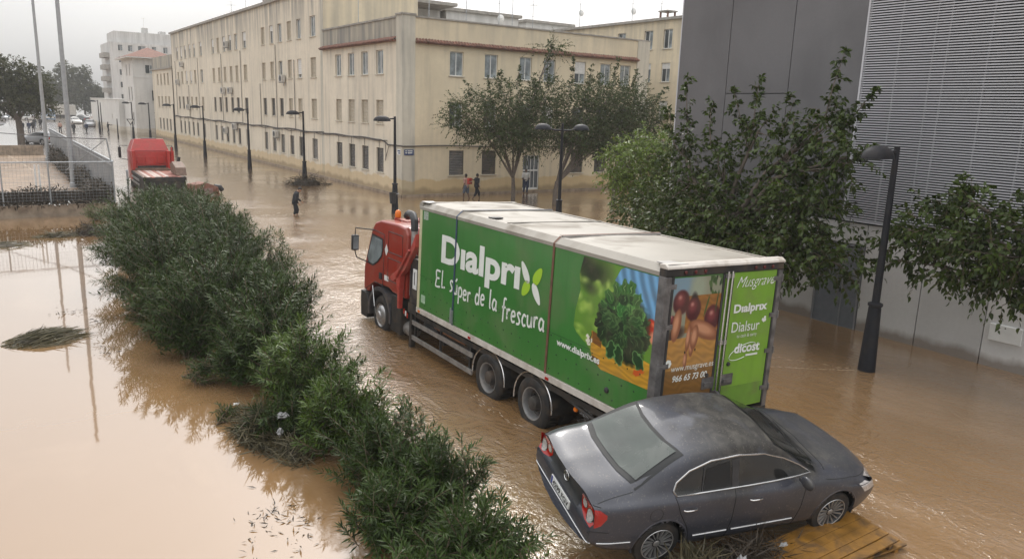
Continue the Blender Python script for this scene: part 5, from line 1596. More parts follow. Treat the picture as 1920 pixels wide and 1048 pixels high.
M['cab_red'] = mat('red_cab_paint', (0.30, 0.028, 0.016), 0.3, var=0.08, scale=1.5, dirt=(0.22, 0.12, 0.08), dirt_amt=0.3, coat=0.5, streak=0.15)
M['crane_red'] = mat('faded_red_crane', (0.40, 0.055, 0.04), 0.45, var=0.15, dirt=(0.3, 0.2, 0.15), dirt_amt=0.4)
M['chrome'] = mat('bright_metal', (0.62, 0.62, 0.62), 0.2, 0.95, var=0.1, dirt=(0.2, 0.16, 0.12), dirt_amt=0.25)
M['rim'] = mat('wheel_rim_metal', (0.45, 0.45, 0.45), 0.35, 0.7, var=0.15, dirt=(0.2, 0.14, 0.09), dirt_amt=0.5)
M['orange'] = mat('amber_lens', (0.65, 0.16, 0.01), 0.25, var=0.1)
M['dark_lens'] = mat('dull_red_lens', (0.10, 0.012, 0.01), 0.3, var=0.2)
M['post_grey'] = mat('dark_worn_aluminium', (0.17, 0.165, 0.165), 0.42, 0.5, var=0.35, dirt=(0.05, 0.04, 0.035), dirt_amt=0.7)
M['red_lens'] = mat('red_lens', (0.35, 0.008, 0.006), 0.15, var=0.1, coat=0.6)

TR = Matrix(((0.99917324, 0.01969871, 0.03556392), (-0.0196471, 0.99980536, -0.00180022), (-0.03559246, 0.0011, 0.99936578)))
TRUCK = thing('box_truck', 'white roofed green box truck with a red cab, stranded beside the hedge', 'truck', (7.6173, 7.4121, 5.5 - 4.4243), rot=TR.to_euler())
WD, LB, HB = 2.5, 7.68, 2.37
def tp(name, b, m, smooth=None, par=TRUCK, bev=0, **k):
    me = b.mesh(name)
    if bev: bevel_mesh(me, bev, 2)
    return link(name, me, m, par, smooth, **k)
# box: side panels between the strap lines
for (y0, y1) in ((0.10, 2.62), (2.64, 6.0), (6.02, 7.66)):
    b = MB(); b.box(0.0, 0.03, y0, y1, 0.0, 2.22); tp('side_panel', b, M['truck_green'])
    b = MB(); b.box(WD - 0.03, WD, y0, y1, 0.0, 2.22); tp('side_panel', b, M['truck_green'])
b = MB(); b.box(0.03, WD - 0.03, 7.62, 7.66, 0, 2.25); tp('front_wall', b, M['truck_roof'])
b = MB(); b.box(-0.008, 0.02, 7.58, 7.69, -0.02, 2.24); tp('corner_post', b, mat('cream_post', (0.55, 0.52, 0.33), 0.5, var=0.1))
b = MB(); b.box(0.03, WD - 0.03, 0.1, 7.62, -0.06, 0.0); tp('floor', b, M['chassis'])
# top rail: bevelled aluminium/white edge
for s in (0, 1):
    b = MB()
    pr = [(-0.012, 2.22), (-0.012, 2.28), (0.10, 2.375), (0.16, 2.375), (0.16, 2.22)]
    if s: pr = [(WD - x, z) for x, z in pr]
    b.prism(pr, 'Y', -0.02, 7.72); tp('top_rail', b, M['truck_roof'])
b = MB()
n_ = 22; vs = []; 
for i in range(n_ + 1):
    y = -0.02 + (7.74) * i / n_
    for k in range(9):
        x = 0.16 + (WD - 0.32) * k / 8
        z = 2.36 + 0.025 * math.sin(PI * k / 8) + 0.008 * mnoise.noise(Vector((x * 1.2, y * 0.9, 0)))
        vs.append((x, y, z))
fs = [(i * 9 + k, i * 9 + k + 1, (i + 1) * 9 + k + 1, (i + 1) * 9 + k) for i in range(n_) for k in range(8)]
b.add(vs, fs); tp('roof', b, M['truck_roof'], smooth=60)
b = MB(); b.prism([(7.66, 2.22), (7.76, 2.28), (7.72, 2.378), (7.60, 2.378), (7.60, 2.22)], 'X', 0.0, WD); tp('roof_front_edge', b, M['truck_roof'])
for y in (2.6, 4.3, 6.0):
    b = MB(); b.box(0.12, WD - 0.12, y - 0.02, y + 0.02, 2.375, 2.402 if y != 4.3 else 2.395); tp('roof_seam', b, M['truck_alu'] if y == 2.6 else M['coping'])
b = MB(); b.box(0.15, 0.40, 4.9, 5.05, 2.376, 2.40); tp('roof_vent', b, M['dark'])
# front cap corner detail
b = MB(); b.prism([(0.02, 7.35), (0.26, 7.45), (0.30, 7.7), (0.02, 7.7)], 'Z', 2.385, 2.40); tp('corner_cap', b, M['truck_alu'])
# rear frame
b = MB(); b.box(-0.025, 0.10, -0.05, 0.10, -0.1, 2.222); tp('rear_post', b, M['post_grey'], bev=0.012)
b = MB(); b.box(WD - 0.075, WD + 0.025, -0.05, 0.10, -0.1, 2.222); tp('rear_post', b, M['post_grey'], bev=0.012)
b = MB(); b.box(-0.02, WD + 0.02, -0.05, 0.1, 2.225, 2.335); tp('rear_header', b, M['chassis'], bev=0.008)
b = MB(); b.prism([(-0.075, 2.338), (0.1, 2.338), (0.1, 2.40), (0.0, 2.408), (-0.065, 2.37)], 'X', -0.03, WD + 0.03); tp('roof_rear_edge', b, M['rail_white'], bev=0.01)
b = MB(); b.box(-0.02, WD + 0.02, -0.06, 0.1, -0.16, -0.04); tp('rear_sill', b, M['chassis'], bev=0.01)
for x in (0.35, 0.55, 0.75, 1.85, 2.05, 2.25):
    b = MB(); b.lathe([(0.028, -0.048), (0.028, -0.062), (0.02, -0.069), (0.001, -0.070)], 10, (x, 0, 2.28), 'Y'); tp('marker_lamp', b, M['dark_lens'])
b = MB(); b.prism([(0.02, -0.03), (0.42, -0.02), (0.30, 0.22), (0.06, 0.26)], 'Z', 2.39, 2.402); tp('corner_cap', b, M['truck_alu'])
# doors
def uv_quad(mesh, pts2d, lo, hi, flip=False):
    uvl = mesh.uv_layers.new(name='UVMap')
    for poly in mesh.polygons:
        for li in poly.loop_indices:
            u, v_ = pts2d[mesh.loops[li].vertex_index]
            uvl.data[li].uv = ((u - lo[0]) / (hi[0] - lo[0]), (v_ - lo[1]) / (hi[1] - lo[1]))
im_side, im_door = paint_side(), paint_door()
M['print_side'] = print_mat('lettuce_print', im_side); M['print_door'] = print_mat('vegetable_print', im_door)
def printed(name, pts, fn, m, par, lo, hi, th=0.002):
    """flat print: outline pts (u,v) -> fn(u,v)"""
    me = bpy.data.meshes.new(name)
    me.from_pydata([fn(u, v_) for u, v_ in pts], [], [tuple(range(len(pts)))])
    uv_quad(me, pts, lo, hi)
    return link(name, me, m, par)
b = MB(); b.box(0.12, 1.20, -0.035, 0.01, 0.02, 2.22); dl = tp('rear_door', b, M['truck_green'], bev=0.008)
printed('print', [(0.16, 0.14), (1.17, 0.14), (1.17, 2.2), (0.16, 2.2)], lambda u, v_: (u, -0.038, v_), M['print_door'], dl, (0.14, 0.1), (1.19, 2.22))
b = MB(); b.box(1.36, 2.43, -0.035, 0.01, 0.02, 2.22); dr_ = tp('rear_door', b, M['lime'], bev=0.008)
b = MB(); b.box(1.42, 2.42, -0.0375, -0.0365, 0.05, 0.40); b.build('dark_band', M['lime_dark'], dr_)
b = MB(); b.box(1.21, 1.35, -0.03, 0.01, 0.02, 2.22); tp('centre_strip', b, M['lime'])
for par, xs_ in ((dl, (0.125, 1.18)), (dr_, (1.37, 2.415))):
    for x in xs_:
        b = MB(); b.box(x - 0.022, x + 0.022, -0.048, -0.034, 0.02, 2.22); b.build('seal', M['dark'], par)
for x, par in ((1.245, dl), (1.335, dr_)):
    b = MB(); b.tube([(x, -0.062, 0.0), (x, -0.062, 2.25)], 0.016, 8); b.build('lock_rod', M['chrome'], par, smooth=50)
    for z in (0.05, 1.15, 2.18):
        b = MB(); b.box(x - 0.03, x + 0.03, -0.075, -0.03, z - 0.03, z + 0.03); b.build('rod_bracket', M['truck_alu'], par)
def hinge(x0, x1, z, par):
    b = MB(); b.box(x0, x1, -0.052, -0.038, z - 0.035, z + 0.035)
    b.box(x0 + 0.02, x1 - 0.02, -0.06, -0.052, z - 0.012, z + 0.012)
    b.tube([((x1 if x1 > 1.5 else x0), -0.055, z - 0.06), ((x1 if x1 > 1.5 else x0), -0.055, z + 0.06)], 0.016, 8)
    b.build('hinge', M['post_grey'], par, kind='stuff')
for z in (2.08, 1.49, 0.90, 0.28):
    hinge(2.33, 2.52, z, dr_); hinge(-0.01, 0.20, z, dl)
for (x, par) in ((1.08, dl), (1.50, dr_)):
    b = MB(); b.box(x - 0.13, x + 0.13, -0.05, -0.036, 0.44, 0.62); b.box(x - 0.10, x + 0.08, -0.08, -0.05, 0.49, 0.55)
    b.build('lock_handle', M['post_grey'], par, kind='stuff')
for (x, z) in ((1.50, 0.78), (1.04, 0.66)):
    b = MB(); b.lathe([(0.035, -0.036), (0.03, -0.06), (0.001, -0.062)], 10, (x, 0, z), 'Y'); b.build('buffer', M['dark'], dr_ if x > 1.3 else dl)
N_R = (0, -1, 0); Z_ = (0, 0, 1)
place_text('www.musgrave.es', (0.27, -0.041, 0.80), (1.16, -0.041, 0.80), Z_, N_R, 0.060, M['vinyl'], dl, ref='x', offset=0.0)
place_text('966 65 73 00', (0.32, -0.041, 0.64), (1.04, -0.041, 0.64), Z_, N_R, 0.095, M['vinyl'], dl, ref='9', offset=0.02, shear=0.2)
place_text('Musgrave', (1.48, -0.041, 1.98), (2.36, -0.041, 2.0), Z_, N_R, 0.165, M['vinyl'], dr_, ref='M', offset=-0.008, shear=0.5)
b = MB(); b.tube([(2.30, -0.041, 2.02), (2.40, -0.041, 2.05), (2.42, -0.041, 2.055)], 0.005, 4); b.build('swash', M['vinyl'], dr_)
place_text('Dıalprıx', (1.48, -0.041, 1.59), (2.25, -0.041, 1.60), Z_, N_R, 0.13, M['vinyl'], dr_, ref='D', offset=0.035)
place_text('Dialsur', (1.48, -0.041, 1.28), (2.12, -0.041, 1.28), Z_, N_R, 0.16, M['vinyl'], dr_, ref='D', offset=0.005)
for (x, z) in ((2.19, 1.43), (2.235, 1.46), (2.215, 1.41), (2.245, 1.42)):
    b = MB(); b.lathe([(0.026, -0.041), (0.001, -0.0412)], 10, (x, 0, z), 'Y'); b.build('logo_dot', M['vinyl'], dr_)
place_text('tu cash & carry', (1.62, -0.041, 1.185), (2.08, -0.041, 1.185), Z_, N_R, 0.042, M['vinyl'], dr_, ref='t')
place_text('dicost', (1.60, -0.041, 0.94), (2.19, -0.041, 0.94), Z_, N_R, 0.15, M['vinyl'], dr_, ref='d', offset=0.03)
b = MB(); b.tube([(1.80 + 0.30 * math.cos(a), -0.041, 0.95 + 0.105 * math.sin(a) + 0.12 * math.cos(a) * 0.6) for a in np.linspace(-0.2, 2 * PI - 1.4, 26)], 0.005, 4); b.build('swoosh', M['vinyl'], dr_)
b = MB(); b.box(1.88, 2.16, -0.042, -0.0405, 0.865, 0.895); b.build('logo_bar', M['vinyl'], dr_)
b = MB()
for k in range(7):
    a = k * 0.9; b.lathe([(0.028, -0.0405), (0.001, -0.0408)], 8, (0.20 + 0.04 * math.cos(a), 0, 0.93 + 0.04 * math.sin(a) - 0.0), 'Y')
b.build('sticker', M['vinyl'], dl, kind='stuff')
# side graphics (outer face x = 0, text runs towards the rear)
XS = -0.003; N_S = (-1, 0, 0)
place_text('Dıalprı', (XS, 6.62, 1.245), (XS, 3.60, 1.29), Z_, N_S, 0.57, M['vinyl'], TRUCK, ref='D', offset=0.034)
def petal(cy, cz, L, W_, ang, m):
    b = MB(); pts = []
    for k in range(24):
        t = 2 * PI * k / 24
        u = L * math.cos(t); v_ = W_ * math.sin(t) * (1 - 0.25 * math.cos(t))
        pts.append((XS - 0.002, cy - (u * math.cos(ang) - v_ * math.sin(ang)), cz + u * math.sin(ang) + v_ * math.cos(ang)))
    b.add(pts, [tuple(range(24))]); b.build('logo_petal', m, TRUCK)
petal(3.44, 1.62, 0.22, 0.085, PI - 0.95, M['vinyl']); petal(3.05, 1.62, 0.19, 0.10, 0.95, M['petal'])
petal(3.40, 1.33, 0.17, 0.10, PI + 0.95, M['petal']); petal(3.06, 1.30, 0.21, 0.085, -0.95, M['vinyl'])
# hand lettered slogan: strokes on a unit grid
STK = {
 'E': ([[(0.55, 1.0), (0.05, 0.97), (0.08, 0.5), (0.0, 0.02), (0.55, 0.05)], [(0.07, 0.52), (0.45, 0.56)]], 0.72),
 'L': ([[(0.1, 1.05), (0.05, 0.1), (0.1, 0.0), (0.45, 0.05)]], 0.6),
 's': ([[(0.36, 0.56), (0.22, 0.64), (0.08, 0.52), (0.2, 0.34), (0.3, 0.18), (0.2, 0.02), (0.0, 0.0)]], 0.5),
 'u': ([[(0.02, 0.58), (0.04, 0.15), (0.16, 0.0), (0.32, 0.12), (0.38, 0.58)], [(0.38, 0.58), (0.40, 0.0)]], 0.56),
 'ú': ([[(0.02, 0.58), (0.04, 0.15), (0.16, 0.0), (0.32, 0.12), (0.38, 0.58)], [(0.38, 0.58), (0.40, 0.0)], [(0.2, 0.75), (0.38, 0.95)]], 0.56),
 'p': ([[(0.05, 0.58), (0.03, -0.42)], [(0.05, 0.4), (0.2, 0.6), (0.4, 0.42), (0.32, 0.08), (0.06, 0.06)]], 0.55),
 'e': ([[(0.03, 0.3), (0.34, 0.38), (0.28, 0.58), (0.1, 0.55), (0.02, 0.28), (0.12, 0.02), (0.36, 0.08)]], 0.5),
 'r': ([[(0.05, 0.58), (0.06, 0.0)], [(0.06, 0.38), (0.18, 0.56), (0.34, 0.55)]], 0.45),
 'd': ([[(0.36, 0.5), (0.15, 0.58), (0.02, 0.25), (0.15, 0.0), (0.36, 0.15)], [(0.42, 1.05), (0.38, 0.0)]], 0.58),
 'l': ([[(0.08, 1.05), (0.05, 0.12), (0.14, 0.0)]], 0.3),
 'a': ([[(0.36, 0.5), (0.15, 0.58), (0.02, 0.25), (0.15, 0.0), (0.36, 0.2)], [(0.38, 0.56), (0.37, 0.1), (0.46, 0.0)]], 0.56),
 'f': ([[(0.4, 0.98), (0.22, 1.0), (0.16, 0.7), (0.12, -0.3)], [(0.0, 0.5), (0.34, 0.54)]], 0.45),
 'c': ([[(0.34, 0.5), (0.16, 0.58), (0.02, 0.28), (0.14, 0.0), (0.34, 0.08)]], 0.46),
}
def ribbon(b, pts, w_, fn):
    P = [Vector((p[0], p[1], 0)) for p in pts]
    # smooth with a Catmull-Rom curve
    Q = []
    for i in range(len(P) - 1):
        p0, p1, p2, p3 = P[max(i - 1, 0)], P[i], P[i + 1], P[min(i + 2, len(P) - 1)]
        for k in range(6):
            t = k / 6
            Q.append(0.5 * ((2 * p1) + (-p0 + p2) * t + (2 * p0 - 5 * p1 + 4 * p2 - p3) * t * t + (-p0 + 3 * p1 - 3 * p2 + p3) * t ** 3))
    Q.append(P[-1])
    vs = []
    for i, q in enumerate(Q):
        d = (Q[min(i + 1, len(Q) - 1)] - Q[max(i - 1, 0)]).normalized()
        nrm = Vector((-d.y, d.x, 0)) * w_ / 2
        vs += [fn(q.x + nrm.x, q.y + nrm.y), fn(q.x - nrm.x, q.y - nrm.y)]
    b.add(vs, [(2 * i, 2 * i + 1, 2 * i + 3, 2 * i + 2) for i in range(len(Q) - 1)])
SL = 'EL súper de la frescura'
total = sum((STK[c][1] if c != ' ' else 0.42) for c in SL)
sc_ = (6.82 - 2.72) / total
x = 0.0
b = MB()
for i, c in enumerate(SL):
    if c == ' ':
        x += 0.42; continue
    st, adv = STK[c]
    for line in st:
        ribbon(b, line, 0.125, lambda u, v_: (XS - 0.001, 6.82 - (x + u) * sc_, 0.66 + 0.04 * math.sin(x * 1.3) + v_ * sc_ * 0.98))
    x += adv
b.build('slogan', M['vinyl'], TRUCK, kind='stuff', fix=False)
place_text('www.dialprix.es', (XS - 0.006, 2.36, 0.585), (XS - 0.006, 1.22, 0.575), Z_, N_S, 0.072, M['vinyl'], TRUCK, ref='x', offset=0.03)
# photo print, outline as on the truck
outl = [(1.82, 2.20), (1.90, 1.9), (1.84, 1.65), (1.93, 1.3), (1.95, 1.02), (1.86, 0.93), (1.62, 0.82), (1.47, 0.74), (1.40, 0.60), (1.18, 0.50), (0.11, 0.52), (0.11, 2.20)]
printed('print', [(-u, v_) for u, v_ in outl], lambda u, v_: (XS - 0.001, -u, v_), M['print_side'], TRUCK, (-1.97, 0.5), (-0.09, 2.21))
# rivets and lower seam
b = MB()
b.box(-0.0035, -0.001, 0.1, 7.6, 0.742, 0.748)
for k in range(26):
    for z in (0.10, 0.40, 0.70):
        y = 0.3 + k * 0.28 + (0.1 if z == 0.4 else 0)
        b.lathe([(0.017, 0.0), (0.013, -0.007), (0.001, -0.009)], 6, (0, y, z), 'X')
tp('rivets', b, mat('dark_rivet', (0.012, 0.05, 0.012), 0.5), kind='stuff')
b = MB(); b.lathe([(0.05, 0), (0.045, -0.02), (0.02, -0.03), (0.001, -0.03)], 12, (0, 1.0, 0.22), 'X'); tp('lamp_socket', b, M['dark'])
for (y, w_) in ((6.01, 0.05), (2.63, 0.055)):
    b = MB(); b.box(-0.014, -0.004, y - w_ / 2, y + w_ / 2, -0.10, 2.28)
    b.add([(-0.018, y - w_ / 2, 2.28), (-0.018, y + w_ / 2, 2.28), (0.11, y + w_ / 2, 2.392), (0.11, y - w_ / 2, 2.392)], [(0, 1, 2, 3)])
    b.box(0.11, WD - 0.11, y - w_ / 2, y + w_ / 2, 2.404, 2.409)
    tp('strap', b, mat('blue_strap', (0.03, 0.05, 0.10), 0.6) if y > 5 else mat('rusty_strap', (0.14, 0.065, 0.04), 0.6, var=0.3), kind='stuff')
b = MB(); b.box(-0.05, -0.014, 5.97, 6.05, 0.02, 0.30); b.box(-0.065, -0.05, 5.99, 6.03, 0.06, 0.36); tp('ratchet', b, M['galv'], kind='stuff')
b = MB(); b.box(-0.002, -0.001, 7.30, 7.52, 2.02, 2.20); b.mi = 0
for r_ in range(3): b.box(-0.0035, -0.002, 7.33, 7.49, 2.05 + r_ * 0.05, 2.08 + r_ * 0.05)
tp('sticker', b, mat('grey_print_sticker', (0.30, 0.36, 0.30), 0.5, var=0.5, scale=30), kind='stuff')
b = MB(); b.box(-0.003, -0.001, 7.30, 7.5, 0.14, 0.32); tp('sticker', b, mat('pale_green_sticker', (0.35, 0.5, 0.35), 0.4, var=0.2))
# lower white rail + chassis
b = MB(); b.box(-0.018, 0.06, 0.0, 7.70, -0.13, -0.012); tp('lower_rail', b, M['rail_white'], bev=0.006)
b = MB(); b.box(WD - 0.06, WD + 0.018, 0.0, 7.70, -0.13, -0.012); tp('lower_rail', b, M['rail_white'])
for y in (7.55, 5.25, 2.55):
    b = MB(); b.box(-0.028, -0.018, y - 0.05, y + 0.05, -0.11, -0.06); tp('marker_lamp', b, M['orange'] if y > 6 else M['red_lens'])
for x in (0.72, 1.58):
    b = MB(); b.box(x, x + 0.09, 0.1, 10.7, -0.55, -0.22); tp('frame_rail', b, M['chassis'])
for y in np.arange(0.3, 8.0, 0.55):
    b = MB(); b.box(0.06, WD - 0.06, y, y + 0.07, -0.22, -0.065); tp('crossmember', b, M['chassis'])
for y in (0.35, 1.2, 5.4, 6.5, 7.8):
    b = MB(); b.box(0.1, 2.4, y, y + 0.12, -0.62, -0.55); tp('crossmember', b, M['chassis'])
b = MB(); b.box(0.05, 0.11, 0.2, 7.9, -0.30, -0.20); tp('side_beam', b, M['chassis'])
for (z, h) in ((-0.50, 0.10), (-0.86, 0.10)):
    b = MB(); b.box(0.03, 0.06, 5.18, 7.97, z, z + h)
    b.box(0.022, 0.03, 5.18, 7.97, z + h * 0.7, z + h)
    tp('side_guard_rail', b, M['truck_alu'], kind='stuff')
for y in (5.3, 6.6, 7.85):
    b = MB(); b.box(0.062, 0.10, y, y + 0.06, -0.9, -0.22); tp('guard_post', b, M['chassis'])
b = MB(); b.box(0.2, 0.62, 5.5, 6.9, -0.62, -0.25); tp('stowage_box', b, M['chassis'], bev=0.02)
b = MB(); b.tube([(0.3, 6.95, -0.45), (0.3, 7.6, -0.45)], 0.17, 14); tp('air_tank', b, M['chassis'], smooth=50)
b = MB(); b.tube([(0.12, 5.6, -0.33), (0.14, 6.3, -0.36), (0.12, 7.0, -0.32)], 0.035, 6); tp('rusty_pipe', b, mat('rusty_brown', (0.25, 0.10, 0.04), 0.7, var=0.3))
b = MB(); b.box(0.1, 2.4, 0.05, 0.15, -0.75, -0.62); tp('underrun_bar', b, M['truck_alu'])
for x in (0.7, 1.7):
    b = MB(); b.box(x, x + 0.08, 0.06, 0.14, -0.62, -0.16); tp('underrun_post', b, M['chassis'])
b = MB(); b.tube([(0.1, 2.2, -0.3), (0.08, 1.2, -0.42), (0.1, 0.4, -0.6)], 0.03, 6); b.tube([(0.12, 2.35, -0.25), (0.12, 0.5, -0.35)], 0.02, 5); tp('hoses', b, M['chassis'], kind='stuff')
b = MB(); b.lathe([(0.05, 0), (0.04, -0.03), (0.001, -0.035)], 10, (0.12, 1.85, -0.42), 'X'); tp('marker_lamp', b, M['orange'])

M['hub_shade'] = mat('muddy_shaded_hub', (0.07, 0.065, 0.06), 0.5, 0.3, var=0.3, dirt=(0.13, 0.09, 0.06), dirt_amt=0.6)  # mud, with the shade of the deep rim dish put into the dark base
def truck_wheel(par, x, y, z, r=0.5, dual=True, side=-1, front=False):
    """side -1: outer face towards -x"""
    w_ = 0.28 if not dual else 0.30
    b = MB()
    prof = [(0.30, 0.0), (0.34, -0.02), (0.44, -0.02), (0.485, 0.01), (r, 0.05), (r, w_ - 0.05), (0.485, w_ - 0.01), (0.44, w_), (0.30, w_)]
    if dual: prof += [(0.42, w_ + 0.03), (r, w_ + 0.08), (r, w_ + 0.28), (0.45, w_ + 0.33), (0.3, w_ + 0.33)]
    prof = [(a, side * -1 * c) for a, c in prof]
    b.lathe(prof, 40, (x, y, z), 'X')
    for k in range(40):      # tread blocks
        a = 2 * PI * k / 40
        b.tube([(x - side * 0.06, y + (r + 0.002) * math.cos(a), z + (r + 0.002) * math.sin(a)), (x - side * (w_ - 0.06), y + (r + 0.002) * math.cos(a + 0.05), z + (r + 0.002) * math.sin(a + 0.05))], 0.014, 3)
    tyre = link('wheel', b.mesh('wheel'), M['black'], par, smooth=40)
    b = MB()
    if front: pf = [(0.30, -0.02), (0.29, 0.0), (0.27, 0.03), (0.24, -0.01), (0.20, -0.045), (0.13, -0.06), (0.11, -0.10), (0.001, -0.11)]
    else: pf = [(0.305, -0.015), (0.29, -0.012), (0.275, 0.04), (0.26, 0.15), (0.20, 0.17), (0.14, 0.16), (0.13, 0.05), (0.12, 0.0), (0.07, -0.02), (0.001, -0.02)]
    b.lathe([(a, side * -1 * c) for a, c in pf], 32, (x, y, z), 'X')
    b.build('rim', M['rim'], tyre, smooth=40)
    if not front:
        b = MB(); b.lathe([(a, side * -1 * c) for a, c in ((0.262, 0.146), (0.20, 0.163), (0.142, 0.153), (0.136, 0.05), (0.125, -0.006), (0.07, -0.026), (0.001, -0.026))], 32, (x, y, z), 'X')
        b.build('hub', M['hub_shade'], tyre, smooth=40)
    b = MB()
    for k in range(10):
        a = 2 * PI * k / 10; d_ = -0.055 if front else 0.15
        rr = 0.165 if front else 0.18
        b.lathe([(0.018, side * -1 * d_), (0.016, side * -1 * (d_ - 0.03)), (0.001, side * -1 * (d_ - 0.035))], 6, (x, y + rr * math.cos(a), z + rr * math.sin(a)), 'X')
    if not front:
        for k in range(10):
            a = 2 * PI * (k + 0.5) / 10
            b.tube([(x - side * 0.16, y + 0.225 * math.cos(a), z + 0.225 * math.sin(a)), (x - side * 0.158, y + 0.235 * math.cos(a), z + 0.235 * math.sin(a))], 0.025, 6)
    b.build('wheel_nuts', M['dark'] if not front else M['rim'], tyre, kind='stuff')
    return tyre
for y in (4.56, 3.02):
    truck_wheel(TRUCK, 0.05, y, -0.72); truck_wheel(TRUCK, WD - 0.05, y, -0.72, side=1)
    # mudguard with bright hoop
    b = MB(); vs = []; n_ = 18
    for k in range(n_ + 1):
        a = R(-5) + R(190) * k / n_
        for (x, rr) in ((0.06, 0.60), (0.62, 0.60)):
            vs.append((x, y + rr * math.cos(a) * 1.0, -0.70 + rr * math.sin(a) * 0.93))
    b.add(vs, [(2 * k, 2 * k + 1, 2 * k + 3, 2 * k + 2) for k in range(n_)])
    tp('mudguard', b, M['chassis'], smooth=50)
    b = MB(); b.tube([(0.045, y + 0.60 * math.cos(a), -0.70 + 0.56 * math.sin(a)) for a in np.linspace(R(-8), R(182), 22)], 0.014, 6)
    tp('mudguard_trim', b, M['chrome'], smooth=50)
    b = MB(); b.box(0.5, 2.0, y - 0.07, y + 0.07, -0.8, -0.62); tp('axle', b, M['chassis'])
truck_wheel(TRUCK, 0.10, 9.87, -0.75, dual=False, front=True); truck_wheel(TRUCK, 2.30, 9.87, -0.75, dual=False, side=1, front=True)

# cab
CX0, CX1 = 0.07, 2.33
side_pr = [(8.45, -0.02), (8.45, 1.52), (8.58, 1.66), (9.0, 1.70), (10.0, 1.66), (10.35, 1.56), (10.55, 1.36), (10.92, 0.52), (11.0, 0.30), (11.0, -0.30), (10.70, -0.32), (10.55, -0.12), (10.30, 0.02), (9.4, 0.04), (9.2, -0.02)]
b = MB(); b.prism(side_pr, 'X', CX0, CX1)
me = b.mesh('cab'); bevel_mesh(me, 0.06, 4, 25)
cabo = link('cab', me, M['cab_red'], TRUCK, smooth=50)
# side window + door outline, both sides
win = [(10.50, 1.25), (9.82, 1.22), (9.80, 0.95), (9.88, 0.76), (10.10, 0.58), (10.40, 0.43), (10.72, 0.44), (10.80, 0.60)]
for s, xo in ((-1, CX0), (1, CX1)):
    b = MB(); pts = [(xo + s * 0.012, y, z) for y, z in win]; b.add(pts, [tuple(range(len(win)))]); gl = b.build('side_window', M['dark'], cabo)
    cy_, cz_ = 10.25, 0.85
    b = MB(); pts = [(xo + s * 0.016, cy_ + (y - cy_) * 0.88, cz_ + (z - cz_) * 0.88) for y, z in win]; b.add(pts, [tuple(range(len(win)))])
    b.build('window_glass', M['glass_pale'], cabo)
    b = MB(); pts = [(10.50, 1.36), (9.77, 1.33), (9.73, 1.25), (9.78, 0.10), (9.75, 0.0)]
    b.tube([(xo + s * 0.003, y, z) for y, z in pts], 0.009, 4)
    b.tube([(xo + s * 0.003, 9.75, 0.03), (xo + s * 0.003, 10.3, 0.03), (xo + s * 0.003, 10.55, -0.1), (xo + s * 0.003, 10.9, -0.28)], 0.009, 4)
    for rct in ((8.7, 9.5, 0.95, 1.45), (8.7, 9.5, 0.25, 0.80)):
        b.tube([(xo + s * 0.002, y, z) for y, z in ((rct[0], rct[2]), (rct[1], rct[2]), (rct[1], rct[3]), (rct[0], rct[3]))], 0.012, 4, closed=True)
    b.build('door_seam', M['chassis'], cabo, kind='stuff')
    b = MB(); b.box(xo + s * 0.002, xo + s * 0.03, 9.84, 9.98, 0.18, 0.34); b.build('door_handle', M['dark'], cabo)
b = MB(); b.add([(CX0 + 0.10, 10.585, 1.33), (CX1 - 0.10, 10.585, 1.33), (CX1 - 0.06, 10.935, 0.53), (CX0 + 0.06, 10.935, 0.53)], [(0, 1, 2, 3)]); b.build('windscreen', M['glass'], cabo)
b = MB(); b.box(CX0 - 0.003, CX0 - 0.001, 9.45, 9.70, 0.2, 0.33); b.build('sticker', M['white_paint'], cabo)
b = MB(); b.add([(CX0 - 0.003, 9.62, 0.82), (CX0 - 0.003, 9.72, 0.97), (CX0 - 0.003, 9.62, 1.12), (CX0 - 0.003, 9.52, 0.97)], [(0, 1, 2, 3)]); b.build('sticker', M['white_paint'], cabo)
b = MB(); b.box(0.5, 1.1, 8.44, 8.448, 0.75, 1.2); b.build('rear_window', M['glass_pale'], cabo); b = MB(); b.box(1.4, 2.0, 8.44, 8.448, 0.75, 1.2); b.build('rear_window', M['glass_pale'], cabo)
b = MB(); b.box(0.45, 1.15, 9.3, 9.9, 1.69, 1.712); b.build('roof_hatch', M['cab_red'], cabo)
b = MB(); b.box(1.1, 2.0, 8.6, 9.2, 1.70, 1.78); b.build('roof_box', M['dark'], cabo)
# bumper, fender
b = MB(); b.prism([(10.72, -0.34), (11.06, -0.32), (11.08, -0.55), (11.04, -1.0), (10.62, -1.0), (10.52, -0.6)], 'X', 0.02, 2.38); tp('bumper', b, M['chassis'], bev=0.03)
for xo in (0.02, 1.98):
    b = MB(); vs = []; n_ = 16
    for k in range(n_ + 1):
        a = R(-12) + R(200) * k / n_
        for (x, rr) in ((xo, 0.60), (xo, 0.70), (xo + 0.4, 0.70), (xo + 0.4, 0.60)):
            vs.append((x, 9.87 + rr * math.cos(a) * 1.02, -0.72 + rr * math.sin(a)))
    fs = []
    for k in range(n_):
        for q in range(4):
            fs.append((4 * k + q, 4 * k + (q + 1) % 4, 4 * k + 4 + (q + 1) % 4, 4 * k + 4 + q))
    fs += [(0, 1, 2, 3), (4 * n_ + 3, 4 * n_ + 2, 4 * n_ + 1, 4 * n_)]
    b.add(vs, fs); tp('fender', b, mat('grey_black_fender', (0.05, 0.05, 0.055), 0.45, var=0.3, dirt=(0.2, 0.14, 0.09), dirt_amt=0.3), smooth=50)
b = MB(); b.box(0.05, 0.55, 8.62, 9.22, -0.95, -0.05); tp('step_box', b, M['chassis'], bev=0.03)
b = MB(); b.tube([(0.0, 10.25, -0.05), (-0.02, 10.05, -0.55), (0.0, 10.0, -0.75)], 0.012, 5); tp('grab_wire', b, M['chrome'])
